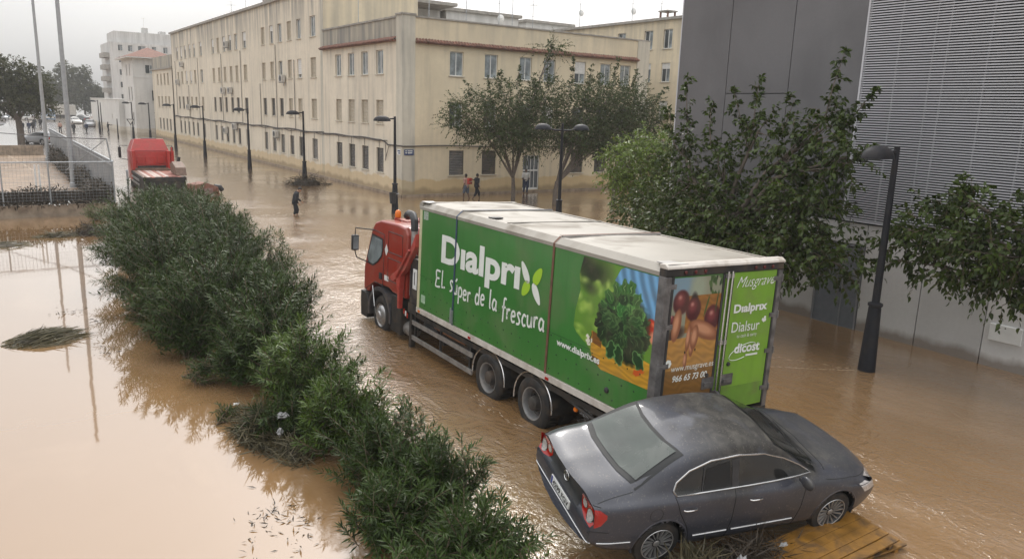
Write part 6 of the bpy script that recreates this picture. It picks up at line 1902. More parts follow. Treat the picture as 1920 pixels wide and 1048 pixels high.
b = MB(); b.tube([(0.28, 8.3, -0.78), (0.28, 8.75, -0.78)], 0.17, 16); tp('air_tank', b, M['truck_alu'], smooth=50)
b = MB(); b.tube([(0.25, 9.1, -0.85), (0.20, 8.62, -0.80)], 0.06, 10); tp('filter', b, M['rail_white'], smooth=50)
# mirrors
for s in (-1, 1):
    X = -0.33 if s < 0 else 2.73; XI = CX0 if s < 0 else CX1
    b = MB(); b.box(X - 0.09, X + 0.09, 10.62, 10.74, 0.80, 1.20)
    mr = link('mirror', bevel_mesh(b.mesh('mirror'), 0.035, 3), M['dark'], TRUCK, smooth=50)
    b = MB(); b.tube([(XI, 10.35, 1.36), (X, 10.66, 1.38), (X, 10.68, 1.2)], 0.016, 6); b.tube([(XI, 10.62, 0.45), (X + s * -0.05, 10.68, 0.62), (X, 10.68, 0.80)], 0.016, 6)
    b.build('mirror_arm', M['dark'], mr, kind='stuff')
    b = MB(); b.box(X - 0.07, X + 0.07, 10.612, 10.619, 0.84, 1.16); b.build('mirror_glass', M['glass_pale'], mr)
# beacon, exhaust / snorkel
b = MB(); b.lathe([(0.09, 0), (0.09, 0.05), (0.06, 0.06)], 14, (0.55, 10.05, 1.66)); bc = tp('beacon', b, M['cab_red'])
b = MB(); b.lathe([(0.075, 0.06), (0.08, 0.12), (0.07, 0.2), (0.04, 0.24), (0.001, 0.25)], 14, (0.55, 10.05, 1.66)); b.build('beacon_lens', M['orange'], bc, smooth=60)
b = MB(); b.tube([(0.20, 8.36, 0.1), (0.20, 8.36, 1.62)], 0.075, 14); ex = tp('exhaust_stack', b, M['truck_alu'], smooth=50)
b = MB(); b.tube([(0.20, 8.36, 1.62), (0.20, 8.38, 1.86), (0.22, 8.52, 1.98), (0.25, 8.8, 1.98), (0.27, 8.92, 1.90)], [0.085, 0.09, 0.09, 0.085, 0.10], 12); b.build('air_intake', M['dark'], ex, smooth=40)
b = MB(); b.lathe([(0.19, 0), (0.2, 0.05), (0.2, 0.16), (0.12, 0.2), (0.001, 0.2)], 14, (0.75, 8.8, 1.70)); b.build('intake_cap', M['dark'], ex)
for z in (0.7, 1.15):
    b = MB(); b.tube([(0.20, 8.36, z), (0.20, 8.36, z + 0.05)], 0.082, 14); b.build('pipe_clamp', M['dark'], ex)
# crane folded between cab and box
b = MB(); b.prism([(7.72, 1.66), (7.72, 1.36), (7.98, 1.06), (8.22, 0.74), (8.46, 0.55), (8.50, 0.20), (8.62, 0.18), (8.68, 0.44), (8.86, 0.34), (9.02, 0.42), (8.92, 0.50), (8.40, 0.79), (8.02, 1.22)], 'X', -0.09, 0.05)
cr = tp('crane_arm', b, M['crane_red'], bev=0.02)
b = MB(); b.prism([(8.50, 0.22), (8.62, 0.2), (8.60, -0.25), (8.52, -0.25)], 'X', -0.07, 0.03); b.build('crane_knuckle', M['crane_red'], cr)
b = MB(); b.tube([(-0.12, 8.62, 0.50), (-0.12, 7.95, 1.25)], 0.03, 10); b.build('crane_ram', M['crane_red'], cr, smooth=50)
b = MB(); b.box(0.9, 1.5, 7.95, 8.35, -0.4, 1.3); tp('crane_post', b, M['crane_red'], bev=0.02)
b = MB(); b.box(0.02, 0.42, 7.74, 8.14, 0.0, 1.05); sb_ = tp('control_panel', b, mat('black_box_cover', (0.02, 0.02, 0.022), 0.5, var=0.3, dirt=(0.2, 0.16, 0.1), dirt_amt=0.3), bev=0.015)
b = MB(); b.box(0.012, 0.019, 7.78, 7.98, 0.35, 0.82); b.box(0.006, 0.012, 7.80, 7.96, 0.38, 0.79); b.build('label_plate', M['white_paint'], sb_)
b = MB(); b.box(0.005, 0.012, 7.86, 7.90, 0.45, 0.75); b.build('label_mark', M['dark'], sb_)
b = MB(); b.box(0.04, 0.16, 8.02, 8.14, -1.25, 1.10); tp('outrigger', b, M['chassis'], bev=0.01)
b = MB(); b.box(0.02, 2.4, 7.78, 8.2, -0.25, -0.02); tp('crane_base', b, M['chassis'])
b = MB()
for k in range(4): b.tube([(0.25 + 0.1 * k, 8.2, 0.1), (0.2 + 0.1 * k, 8.45, 0.3 + 0.05 * k), (0.5, 8.6, -0.1 - 0.1 * k)], 0.018, 5)
tp('hoses', b, M['dark'], kind='stuff')
for k in range(3):
    b = MB(); b.box(0.03, 0.04, 8.22 + 0.09 * k, 8.28 + 0.09 * k, -0.42 + 0.03 * k, -0.30 + 0.03 * k); tp('reflector', b, M['white_paint'] if k % 2 else M['red_lens'])

# ------------------------------------------------------------------ red flatbed lorry down the street
LOR = thing('flatbed_lorry', 'red cab flatbed lorry seen from behind, its wooden bed wrecked and slewed against the hedge', 'truck', (8.45, 53.0, 0.0), -0.03)
LOR.scale = (0.96, 1.0, 0.89)
LORRED = mat('bright_red_cab', (0.42, 0.022, 0.015), 0.35, var=0.1, dirt=(0.2, 0.08, 0.05), dirt_amt=0.3, coat=0.4)
def lo(name, b, m, bev=0, smooth=None, **k):
    me = b.mesh(name)
    if bev: bevel_mesh(me, bev, 3)
    return link(name, me, m, LOR, smooth, **k)
b = MB(); b.box(-1.16, 1.16, 0.1, 2.2, 0.5, 2.6); cb = lo('cab', b, LORRED, 0.07, 50)
vs = []
b = MB(); b.add([(-1.14, 0.08, 2.6), (1.14, 0.08, 2.6), (1.14, 2.1, 2.6), (-1.14, 2.1, 2.6), (-0.86, 0.32, 3.42), (0.86, 0.32, 3.42), (0.95, 1.5, 3.3), (-0.95, 1.5, 3.3)],
                [(0, 1, 5, 4), (1, 2, 6, 5), (2, 3, 7, 6), (3, 0, 4, 7), (4, 5, 6, 7)])
lo('roof_fairing', b, LORRED, 0.05, 50)
b = MB(); b.box(-0.45, 0.45, 0.40, 0.8, 3.41, 3.46); lo('roof_spoiler', b, M['dark'])
for x0, x1, z0_, z1_ in ((-0.8, -0.42, 1.7, 2.2), (-0.32, 0.32, 1.6, 2.2), (0.42, 0.8, 1.7, 2.2)):
    b = MB(); b.box(x0, x1, 0.06, 0.105, z0_, z1_); lo('pressed_panel', b, LORRED, 0.015)
b = MB(); b.box(-0.8, 0.9, 0.0, 0.12, 1.4, 1.55); lo('dark_recess', b, M['chassis'])
for s in (-1, 1):
    b = MB(); b.box(s * 1.05 - 0.09, s * 1.05 + 0.09, -0.28, 0.0, 1.3, 2.62); lo('side_deflector', b, LORRED, 0.03)
    b = MB(); b.box(s * 1.62 - 0.09, s * 1.62 + 0.09, 1.85, 2.0, 2.0, 2.75); mr = lo('mirror', b, M['dark'], 0.03)
    b = MB(); b.tube([(s * 1.15, 1.7, 2.85), (s * 1.62, 1.9, 2.85), (s * 1.62, 1.92, 1.95), (s * 1.15, 1.8, 1.85)], 0.025, 6); b.build('mirror_arm', M['dark'], mr)
b = MB(); b.tube([(1.28, -0.1, 1.3), (1.28, -0.1, 2.6)], 0.13, 10); b.tube([(1.28, -0.1, 2.6), (1.28, -0.1, 2.85)], 0.05, 8); lo('exhaust_stack', b, LORRED, smooth=50, kind='stuff')
# bed planks
PK = [mat('bed_plank_pale', (0.45, 0.36, 0.32), 0.6, var=0.2), mat('bed_plank_red', (0.30, 0.12, 0.09), 0.6, var=0.25), mat('bed_plank_brown', (0.16, 0.10, 0.07), 0.6, var=0.3)]
for k in range(11):
    b = MB(); x = -1.15 + k * 0.21
    b.box(x, x + 0.19, -5.0 + random.uniform(-0.3, 0.3), -0.15, 1.22, 1.27)
    lo('bed_plank', b, random.choice(PK), 0.006)
b = MB(); b.box(-1.22, -1.16, -5.2, 0, 1.05, 1.25); b.box(1.16, 1.22, -5.2, 0, 1.05, 1.25); b.box(-1.16, 1.16, -5.25, -5.2, 1.05, 1.25); lo('bed_frame', b, M['chassis'], kind='stuff')
for z in (0.55, 0.85):
    b = MB(); b.box(-1.25, -1.2, -3.6, -0.3, z, z + 0.12); lo('side_guard_rail', b, M['truck_alu'])
for x in (-0.45, 0.36):
    b = MB(); b.box(x, x + 0.09, -5.1, 2, 0.7, 1.0); lo('frame_rail', b, M['chassis'])
for s in (-1, 1):
    b = MB(); b.box(s * 1.12, s * 1.16, -5.1, -0.1, 0.25, 1.04); lo('side_skirt', b, M['chassis'])
b = MB(); b.box(-1.1, 1.1, -5.2, -5.12, 0.25, 1.04); lo('rear_skirt', b, M['chassis'])
for (y) in (1.3, -3.6):
    for s in (-1, 1):
        b = MB(); b.lathe([(0.25, 0), (0.45, 0), (0.5, 0.05), (0.5, 0.25), (0.45, 0.3), (0.25, 0.3)], 24, (s * 0.95 - 0.15, y, 0.15), 'X'); lo('wheel', b, M['black'], smooth=40)
b = MB(); b.prism([(-4.6, 1.3), (-2.6, 1.35), (-2.4, 1.9), (-3.2, 2.1), (-4.4, 1.8)], 'X', 0.75, 1.35); lo('wrecked_side_board', b, PK[2], 0.02)
b = MB(); b.box(0.55, 0.72, -2.6, -2.45, 1.25, 2.5); o = lo('leaning_post', b, M['chassis']); o.rotation_euler = (0.0, 0.18, 0.1)
b = MB(); b.box(-1.0, 1.0, -0.4, -0.2, 1.28, 1.42); b.box(0.1, 1.5, -0.9, -0.7, 1.28, 1.40); lo('loose_timber', b, PK[2], kind='stuff')
WR = thing('wrecked_machine', 'reddish brown overturned machine with a black hose end right of the lorry bed', 'machine', (9.75, 46.6, -0.05), 0.25)
WR.scale = (0.8, 0.9, 0.9)
b = MB(); b.prism([(-0.6, 0.0), (1.5, 0.0), (1.35, 0.75), (0.5, 1.05), (-0.4, 0.95)], 'Y', -0.5, 0.6); link('body', bevel_mesh(b.mesh('body'), 0.04, 2), mat('rusty_red_casing', (0.19, 0.075, 0.05), 0.7, var=0.35, dirt=(0.2, 0.14, 0.1), dirt_amt=0.6), WR, 40)
b = MB(); b.tube([(1.2, -0.2, 0.8), (1.6, -0.3, 0.7), (1.75, -0.3, 0.5)], [0.12, 0.18, 0.16], 10); b.build('hose_end', M['dark'], WR, smooth=50)
b = MB(); b.box(-0.5, 0.9, -0.56, -0.5, 0.15, 0.7); b.build('panel', mat('mauve_panel', (0.22, 0.14, 0.13), 0.6, var=0.2), WR)
t = thing('bare_post', 'thin grey metal post left of the flatbed lorry', 'post', (6.0, 45.2, 0)); b = MB(); b.tube([(0, 0, -0.4), (0, 0, 1.75)], 0.05, 8); b.build('shaft', M['galv'], t)
b = MB(); b.lathe([(0.06, 1.75), (0.03, 1.8), (0.001, 1.8)], 8); b.build('cap', M['galv'], t)

# ------------------------------------------------------------------ cars
def smooth_curve(xs, ys):
    xs = np.array(xs, float); ys = np.array(ys, float)
    X = np.linspace(xs[0], xs[-1], 400); Y = np.interp(X, xs, ys)
    k = np.ones(17) / 17; Yp = np.pad(Y, 8, mode='edge')
    Yp[:8] = 2 * Y[0] - Y[1:9][::-1]; Yp[-8:] = 2 * Y[-1] - Y[-9:-1][::-1]
    Ys = np.convolve(Yp, k, 'valid')
    return lambda v: float(np.interp(v, X, Ys))

def car_body(ny=120, estate=False):
    if not estate:
        top = smooth_curve([-1.06, -0.95, -0.75, -0.42, -0.2, 0.0, 0.2, 0.45, 0.8, 1.2, 1.5, 1.7, 2.1, 2.42, 2.55, 2.9, 3.2, 3.45, 3.6, 3.69], [1.02, 1.055, 1.07, 1.085, 1.20, 1.30, 1.395, 1.445, 1.475, 1.475, 1.435, 1.365, 1.15, 0.99, 0.965, 0.93, 0.875, 0.79, 0.71, 0.62])
    else:
        top = smooth_curve([-1.06, -0.98, -0.85, -0.6, 0.0, 0.8, 1.2, 1.5, 1.7, 2.1, 2.42, 2.55, 2.9, 3.2, 3.45, 3.6, 3.69], [0.95, 1.10, 1.30, 1.42, 1.49, 1.50, 1.48, 1.41, 1.34, 1.14, 0.99, 0.965, 0.93, 0.875, 0.79, 0.71, 0.62])
    belt = smooth_curve([-1.06, -0.6, 0, 1, 2, 2.5, 3, 3.4, 3.69], [0.90, 0.935, 0.955, 0.93, 0.90, 0.875, 0.80, 0.70, 0.58])
    wid = smooth_curve([-1.06, -0.8, -0.4, 0, 1.3, 2.7, 3.2, 3.5, 3.69], [0.80, 0.86, 0.895, 0.91, 0.912, 0.905, 0.885, 0.84, 0.78])
    bot = smooth_curve([-1.06, -0.9, -0.5, 0, 2.7, 3.3, 3.69], [0.40, 0.30, 0.24, 0.20, 0.20, 0.22, 0.32])
    ns = 34
    Ys = np.linspace(-1.06, 3.69, ny)
    V = []
    for y in Ys:
        tz, bz, w, zb = top(y), belt(y), wid(y), bot(y)
        h = max(tz - bz, 0.03)
        pts = [(0, zb), (0.80 * w, zb), (0.955 * w, zb + 0.06), (0.995 * w, 0.47), (1.0 * w, 0.58), (0.985 * w, 0.72), (0.965 * w, bz - 0.06), (0.925 * w, bz + 0.002), (0.86 * w, bz + 0.16 * h + 0.01), (0.79 * w, bz + 0.52 * h), (0.69 * w, bz + 0.87 * h), (0.53 * w, bz + 0.96 * h), (0.25 * w, tz - 0.006), (0, tz)]
        P = [Vector((a, b_, 0)) for a, b_ in pts]
        out = []
        for i in range(len(P) - 1):
            p0, p1, p2, p3 = P[max(i - 1, 0)], P[i], P[i + 1], P[min(i + 2, len(P) - 1)]
            m = 3 if i not in (0,) else 2
            for k in range(m):
                t = k / m
                if i < 2: q = p1.lerp(p2, t)
                else: q = 0.5 * ((2 * p1) + (-p0 + p2) * t + (2 * p0 - 5 * p1 + 4 * p2 - p3) * t * t + (-p0 + 3 * p1 - 3 * p2 + p3) * t ** 3)
                out.append(q)
        out.append(P[-1])
        ring = [(q.x, q.y) for q in out]
        full = ring + [(-a, b_) for a, b_ in reversed(ring[1:-1])]
        for (a, z) in full:
            yy = y
            q = (a / 0.91) ** 2
            if y < 0.2:
                t = min(1, (0.2 - y) / 1.26); yy += 0.15 * q * t * t
                yy += t ** 3 * (0.055 * max(0, min(1, (z - 0.66) / 0.08)) if z > 0.5 else 0) + t ** 3 * 0.10 * max(0, (0.5 - z) / 0.3)
            if y > 2.6:
                t = min(1, (y - 2.6) / 1.09); yy -= 0.34 * q * t * t + t ** 3 * 0.12 * max(0, min(1, (z - 0.58) / 0.2))
                yy -= t ** 3 * 0.08 * max(0, (0.45 - z) / 0.25)
            V.append((a, yy, z))
    n = len(full)
    F = []
    for i in range(ny - 1):
        for k in range(n):
            F.append((i * n + k, i * n + (k + 1) % n, (i + 1) * n + (k + 1) % n, (i + 1) * n + k))
    # end caps as grids of strips between right and left halves
    h_ = n // 2
    for base in (0, (ny - 1) * n):
        for k in range(h_):
            a, b_ = base + k, base + k + 1
            c, d = base + (n - k) % n, base + (n - k - 1) % n
            f = (a, b_, d, c) if base == 0 else (a, c, d, b_)
            f = tuple(dict.fromkeys(f))
            if len(f) > 2: F.append(f)
    return np.array(V), F

CARMAT = {}
def car(name, label, cat, loc, rot, paint, hi=True, estate=False, group=None, glass=None, chrome=None):
    t = thing(name, label, cat, loc, 0, group, rot=rot)
    key = (hi, estate)
    if key not in CARMAT:
        V, F = car_body(120 if hi else 44, estate)
        R_ = 0.365
        # wheel openings: snap rings of vertices on to the circle and drop faces inside
        for cy in (0.0, 2.71):
            for i in range(len(V)):
                x, y, z = V[i]
                if abs(x) > 0.70 and z < 0.75:
                    d = math.hypot(y - cy, z - 0.34)
                    if abs(d - R_) < 0.034 and d > 1e-3:
                        V[i][1] = cy + (y - cy) * R_ / d; V[i][2] = 0.34 + (z - 0.34) * R_ / d
        keep = []
        for f in F:
            c = V[list(f)].mean(0)
            if abs(c[0]) > 0.60 and any(math.hypot(c[1] - cy, c[2] - 0.34) < R_ - 0.012 for cy in (0.0, 2.71)): continue
            keep.append(f)
        bvh = BVHTree.FromPolygons([Vector(v) for v in V], F)
        CARMAT[key] = (V, keep, bvh, {})
    V, keep, bvh, cache = CARMAT[key]
    def cast_side(y, z, s=1, off=0.004):
        r = bvh.ray_cast(Vector((s * 2.0, y, z)), Vector((-s, 0, 0)))
        return (r[0] + r[1].normalized() * off * (1 if r[1].x * s > 0 else -1)) if r[0] else Vector((s * 0.8, y, z))
    def cast_top(x, y, off=0.004):
        r = bvh.ray_cast(Vector((x, y, 3)), Vector((0, 0, -1)))
        return (r[0] + Vector((0, 0, 1)) * off + r[1].normalized() * off * (0.5 if r[1].z > 0 else -0.5)) if r[0] else Vector((x, y, 1))
    def cast_end(x, z, s=-1, off=0.004):
        r = bvh.ray_cast(Vector((x, s * -9.0 if s < 0 else 9.0, z)) if False else Vector((x, -6.0 if s < 0 else 8.0, z)), Vector((0, 1.0 if s < 0 else -1.0, 0)))
        return (r[0] + Vector((0, -1 if s < 0 else 1, 0)) * off) if r[0] else Vector((x, -1.05 if s < 0 else 3.6, z))
    def region(pts, fn, nm, m, N=14, off=0.004, par=t):
        """fill polygon (2d) with a small grid and drop it on the body"""
        pts = [Vector((p[0], p[1], 0)) for p in pts]
        bm = bmesh.new()
        vs = [bm.verts.new(p) for p in pts]; bm.faces.new(vs)
        lo = [min(p[i] for p in pts) for i in (0, 1)]; hi_ = [max(p[i] for p in pts) for i in (0, 1)]
        for ax in (0, 1):
            for k in range(1, N):
                co = Vector((0, 0, 0)); co[ax] = lo[ax] + (hi_[ax] - lo[ax]) * k / N
                no = Vector((0, 0, 0)); no[ax] = 1
                bmesh.ops.bisect_plane(bm, geom=bm.verts[:] + bm.edges[:] + bm.faces[:], plane_co=co, plane_no=no)
        for v in bm.verts: v.co = fn(v.co.x, v.co.y)
        bmesh.ops.recalc_face_normals(bm, faces=bm.faces)
        me = bpy.data.meshes.new(nm); bm.to_mesh(me); bm.free()
        return link(nm, me, m, par, smooth=80)
    def line(pts2, fn, rad, nm, m, par=t, seg=10, closed=False, n=5, bb=None):
        P = []
        L = list(pts2) + ([pts2[0]] if closed else [])
        for i in range(len(L) - 1):
            for k in range(seg):
                q = k / seg
                P.append(fn(L[i][0] * (1 - q) + L[i + 1][0] * q, L[i][1] * (1 - q) + L[i + 1][1] * q))
        if not closed: P.append(fn(*L[-1]))
        b = bb or MB()
        b.tube(P, rad, n, closed=closed, caps=not closed)
        return b if bb else b.build(nm, m, par, smooth=60)
    glass = glass or M['car_glass']; chrome = chrome or M['chrome']
    # split the shell into panels
    groups = {}
    for f in keep:
        c = V[list(f)].mean(0); x, y, z = c; ax = abs(x)
        g = 'body'
        if z < 0.62 and (y < -0.72 or y > 3.22): g = 'bumper_rear' if y < 0 else 'bumper_front'
        elif y > 2.46 and z > 0.70 and ax < 0.72: g = 'bonnet'
        elif not estate and y < -0.40 and z > 0.70 and ax < 0.70: g = 'boot_lid'
        elif ax > 0.6 and 0.30 < z < 0.985:
            s = 'r' if x > 0 else 'l'
            if 0.98 < y < 2.06: g = 'door_front_' + s
            elif (0.15 + max(0, 0.75 - z) * 0.55) < y <= 0.98: g = 'door_rear_' + s
        groups.setdefault(g, []).append(f)
    made = {}
    for g, fs in groups.items():
        nm = {'body': 'body', 'bumper_rear': 'bumper', 'bumper_front': 'bumper', 'bonnet': 'bonnet', 'boot_lid': 'boot_lid'}.get(g, 'door')
        if g in cache: me = cache[g].copy(); me.materials.clear()
        else:
            idx = sorted(set(i for f in fs for i in f)); mp = {a: k for k, a in enumerate(idx)}
            me = bpy.data.meshes.new(nm)
            me.from_pydata([tuple(V[i]) for i in idx], [], [tuple(mp[i] for i in f) for f in fs])
            bm = bmesh.new(); bm.from_mesh(me); bmesh.ops.recalc_face_normals(bm, faces=bm.faces)
            # outwards check
            s_ = sum((f.normal.dot(f.calc_center_median() - Vector((0, 1.3, 0.7)))) for f in bm.faces)
            if s_ < 0: bmesh.ops.reverse_faces(bm, faces=bm.faces)
            bm.to_mesh(me); bm.free(); cache[g] = me
        made[g] = link(nm, me, paint, t, smooth=50)
    # glass
    ws = [(-0.56, 1.66), (-0.3, 1.70), (0, 1.715), (0.3, 1.70), (0.56, 1.66), (0.72, 2.30), (0.4, 2.40), (0, 2.43), (-0.4, 2.40), (-0.72, 2.30)]
    if hi: region([(x * 1.03, y + (0.02 if y > 2 else -0.02)) for x, y in ws], cast_top, 'windscreen_border', M['void'], 12, 0.003)
    region(ws, lambda x, y: cast_top(x, y, 0.006), 'windscreen', glass, 12)
    if not estate:
        rw = [(-0.50, 0.22), (-0.25, 0.16), (0, 0.145), (0.25, 0.16), (0.50, 0.22), (0.595, -0.33), (0.3, -0.395), (0, -0.41), (-0.3, -0.395), (-0.595, -0.33)]
        region([(x * 1.16, -0.1 + (y + 0.1) * 1.20) for x, y in rw], lambda x, y: cast_top(x, y, 0.005), 'rear_window_border', M['void'], 12)
        region(rw, lambda x, y: cast_top(x, y, 0.009), 'rear_window', M['foggy_glass'] if hi else glass, 14)
    side = [(0.14, 0.98), (0.10, 1.03), (0.14, 1.12), (0.32, 1.235), (0.62, 1.32), (1.02, 1.345), (1.42, 1.315), (1.74, 1.215), (2.02, 1.085), (2.22, 0.97), (1.2, 0.972)]
    if estate: side = [(-0.75, 1.0), (-0.72, 1.2), (-0.5, 1.3), (0.3, 1.34), (1.0, 1.34), (1.40, 1.30), (1.72, 1.195), (2.0, 1.075), (2.20, 0.975), (1.2, 0.977)]
    for s in (1, -1):
        fn = lambda y, z, s=s, o=0.004: cast_side(y, z, s, o)
        region(side, fn, 'side_window', glass, 12)
        if hi:
            # rear right window rolled down: a darker opening
            region([(0.52, 0.995), (0.56, 1.235), (0.90, 1.295), (0.93, 1.0)], lambda y, z, s=s: cast_side(y, z, s, 0.007), 'open_window', M['void'], 6)
            line(side, lambda y, z, s=s: cast_side(y, z, s, 0.008), 0.011, 'window_trim', M['trim'], closed=True, seg=5)
            for q in ((0.93, 1.02), (1.03, 1.02)):
                pass
            region([(0.94, 0.985), (0.93, 1.305), (1.04, 1.31), (1.03, 0.985)], lambda y, z, s=s: cast_side(y, z, s, 0.009), 'pillar_trim', M['dark'], 5)
            line([(0.50, 0.99), (0.53, 1.25)], lambda y, z, s=s: cast_side(y, z, s, 0.007), 0.010, 'quarter_bar', M['dark'], seg=5)
            # seams
            b = MB()
            line([(0.985, 0.975), (0.985, 0.6), (0.97, 0.28)], lambda y, z, s=s: cast_side(y, z, s, -0.001), 0.006, '', None, bb=b)
            line([(2.09, 0.93), (2.07, 0.6), (2.03, 0.28)], lambda y, z, s=s: cast_side(y, z, s, -0.001), 0.006, '', None, bb=b)
            line([(0.12, 0.975), (0.20, 0.78), (0.33, 0.56), (0.42, 0.30)], lambda y, z, s=s: cast_side(y, z, s, -0.001), 0.006, '', None, bb=b)
            line([(2.45, 0.885), (2.9, 0.83), (3.3, 0.745)], lambda y, z, s=s: cast_side(y, z, s, -0.001), 0.006, '', None, bb=b)
            line([(-0.72, 0.62), (-0.98, 0.64)], lambda y, z, s=s: cast_side(y, z, s, -0.001), 0.006, '', None, bb=b)
            b.build('panel_gap', M['void'], t, kind='stuff')
            line([(0.45, 0.405), (0.95, 0.40)], lambda y, z, s=s: cast_side(y, z, s, 0.004), 0.012, 'side_moulding', chrome)
            line([(1.02, 0.40), (1.98, 0.395)], lambda y, z, s=s: cast_side(y, z, s, 0.004), 0.012, 'side_moulding', chrome)
            for (y, g) in ((0.33, 'door_rear_'), (1.30, 'door_front_')):
                par = made.get(g + ('r' if s > 0 else 'l'), t)
                p0 = [cast_side(y + a, 0.81 + zz, s, o) for a, zz, o in ((-0.09, 0, 0.004), (-0.07, 0.004, 0.03), (0.0, 0.008, 0.04), (0.07, 0.004, 0.03), (0.09, 0, 0.004))]
                b = MB(); b.tube(p0, 0.011, 7); b.build('door_handle', chrome, par, smooth=60)
            # fuel flap outline
            if s > 0:
                line([(-0.13 + 0.085 * math.cos(a), 0.80 + 0.085 * math.sin(a)) for a in np.linspace(0, 2 * PI, 17)[:-1]], lambda y, z: cast_side(y, z, 1, -0.001), 0.004, 'fuel_flap', M['void'], closed=True, seg=2)
        # arches
        for cy in (0.0, 2.71):
            b = MB()
            pts = []
            for a in np.linspace(R(-14), R(194), 26):
                p = cast_side(cy + 0.368 * math.cos(a), 0.34 + 0.368 * math.sin(a), s, -0.01)
                if p.x * s < 0.75: p.x = s * 0.86
                pts.append(p)
            b.tube(pts, 0.016, 6)
            b.build('wheel_arch', paint if hi else M['dark'], t, smooth=60)
            b = MB(); vs = []; n_ = 16
            for k in range(n_ + 1):
                a = R(-14) + R(208) * k / n_
                for xx in (0.87, 0.50): vs.append((s * xx, cy + 0.375 * math.cos(a), 0.34 + 0.375 * math.sin(a)))
            b.add(vs, [(2 * k, 2 * k + 1, 2 * k + 3, 2 * k + 2) for k in range(n_)])
            b.add([(s * 0.50, cy + 0.38 * math.cos(2 * PI * k / 16), 0.34 + 0.38 * math.sin(2 * PI * k / 16)) for k in range(16)], [tuple(range(16))])
            b.build('wheel_housing', M['void'], t)
            wx = s * 0.86
            b = MB(); b.lathe([(0.20, -s * 0.02), (0.215, 0.0), (0.26, 0.004 * s), (0.30, -s * 0.004), (0.316, -s * 0.03), (0.316, -s * 0.18), (0.30, -s * 0.205), (0.2, -s * 0.205)], 32 if hi else 18, (wx, cy, 0.315), 'X')
            wh = link('wheel', b.mesh('wheel'), M['black'], t, smooth=40)
            b = MB(); b.lathe([(0.222, 0.006 * s), (0.212, 0.008 * s), (0.20, -s * 0.02), (0.19, -s * 0.05), (0.07, -s * 0.045), (0.06, -s * 0.02), (0.001, -s * 0.02)], 32 if hi else 16, (wx, cy, 0.315), 'X')
            b.build('hub', M['dark'] if hi else M['rim'], wh, smooth=40)
            if hi:
                b = MB()
                for k in range(16):
                    a = 2 * PI * k / 16; da = 0.05
                    P = lambda r, aa, o: (wx + s * o, cy + r * math.cos(aa), 0.315 + r * math.sin(aa))
                    b.add([P(0.06, a - da * 1.6, -0.012), P(0.06, a + da * 1.6, -0.012), P(0.208, a + da + 0.12, 0.0), P(0.208, a - da + 0.12, 0.0), P(0.06, a - da, -0.03), P(0.06, a + da, -0.03), P(0.205, a + da + 0.1, -0.03), P(0.205, a - da + 0.1, -0.03)],
                          [(0, 1, 2, 3), (0, 4, 5, 1), (1, 5, 6, 2), (3, 2, 6, 7), (0, 3, 7, 4)])
                b.build('spokes', M['rim'], wh, kind='stuff')
                b = MB(); b.lathe([(0.224, 0.008 * s), (0.219, 0.014 * s), (0.208, 0.008 * s)], 32, (wx, cy, 0.315), 'X'); b.lathe([(0.045, 0.0), (0.04, s * 0.004), (0.001, s * 0.005)], 14, (wx - s * 0.01, cy, 0.315), 'X')
                b.build('rim_ring', M['rim'], wh, smooth=50, kind='stuff')
        # mirror
        bm = bmesh.new(); bmesh.ops.create_icosphere(bm, subdivisions=3, radius=1)
        for v in bm.verts: v.co = Vector((s * 1.0 + v.co.x * 0.11, 1.93 + v.co.y * (0.07 if v.co.y > 0 else 0.035), 1.03 + v.co.z * 0.075))
        me = bpy.data.meshes.new('mirror'); bm.to_mesh(me); bm.free(); mi = link('mirror', me, paint, t, smooth=80)
        b = MB(); b.tube([(s * 0.84, 1.98, 0.97), (s * 0.93, 1.95, 1.0)], 0.025, 6); b.build('mirror_foot', M['dark'], mi)
        # tail and head lamps
        tl = [(s * 0.44, 0.90), (s * 0.44, 0.78), (s * 0.50, 0.715), (s * 0.62, 0.68), (s * 0.775, 0.675), (s * 0.80, 0.76), (s * 0.79, 0.88), (s * 0.66, 0.925)]
        tlo = region(tl, lambda x, z: cast_end(x, z, -1, 0.006), 'tail_lamp', M['red_lens'], 6)
        if hi: region([(-0.76, 0.85), (-0.76, 0.80), (-0.82, 0.71), (-0.90, 0.68), (-0.93, 0.90), (-0.84, 0.895)], lambda y, z, s=s: cast_side(y, z, s, 0.007), 'tail_lamp_side', M['red_lens'], 6)
        if hi:
            for (cx, cz, r_) in ((s * 0.53, 0.825, 0.062), (s * 0.685, 0.775, 0.085)):
                for (rr, mm, of, nm) in ((r_, M['chrome'], 0.009, 'lamp_ring'), (r_ * 0.82, M['pale_lens'], 0.012, 'lamp_lens')):
                    region([(cx + rr * math.cos(a), cz + rr * math.sin(a)) for a in np.linspace(0, 2 * PI, 21)[:-1]], lambda x, z, of=of: cast_end(x, z, -1, of), nm, mm, 3, par=tlo)
        region([(s * 0.50, 0.60), (s * 0.50, 0.70), (s * 0.72, 0.74), (s * 0.80, 0.68), (s * 0.74, 0.58)], lambda x, z: cast_end(x, z, 1, 0.006), 'headlamp', M['pale_lens'], 6)
        if hi:
            region([(3.18, 0.60), (3.05, 0.73), (3.35, 0.71), (3.42, 0.60)], lambda y, z, s=s: cast_side(y, z, s, 0.006), 'headlamp', M['pale_lens'], 5)
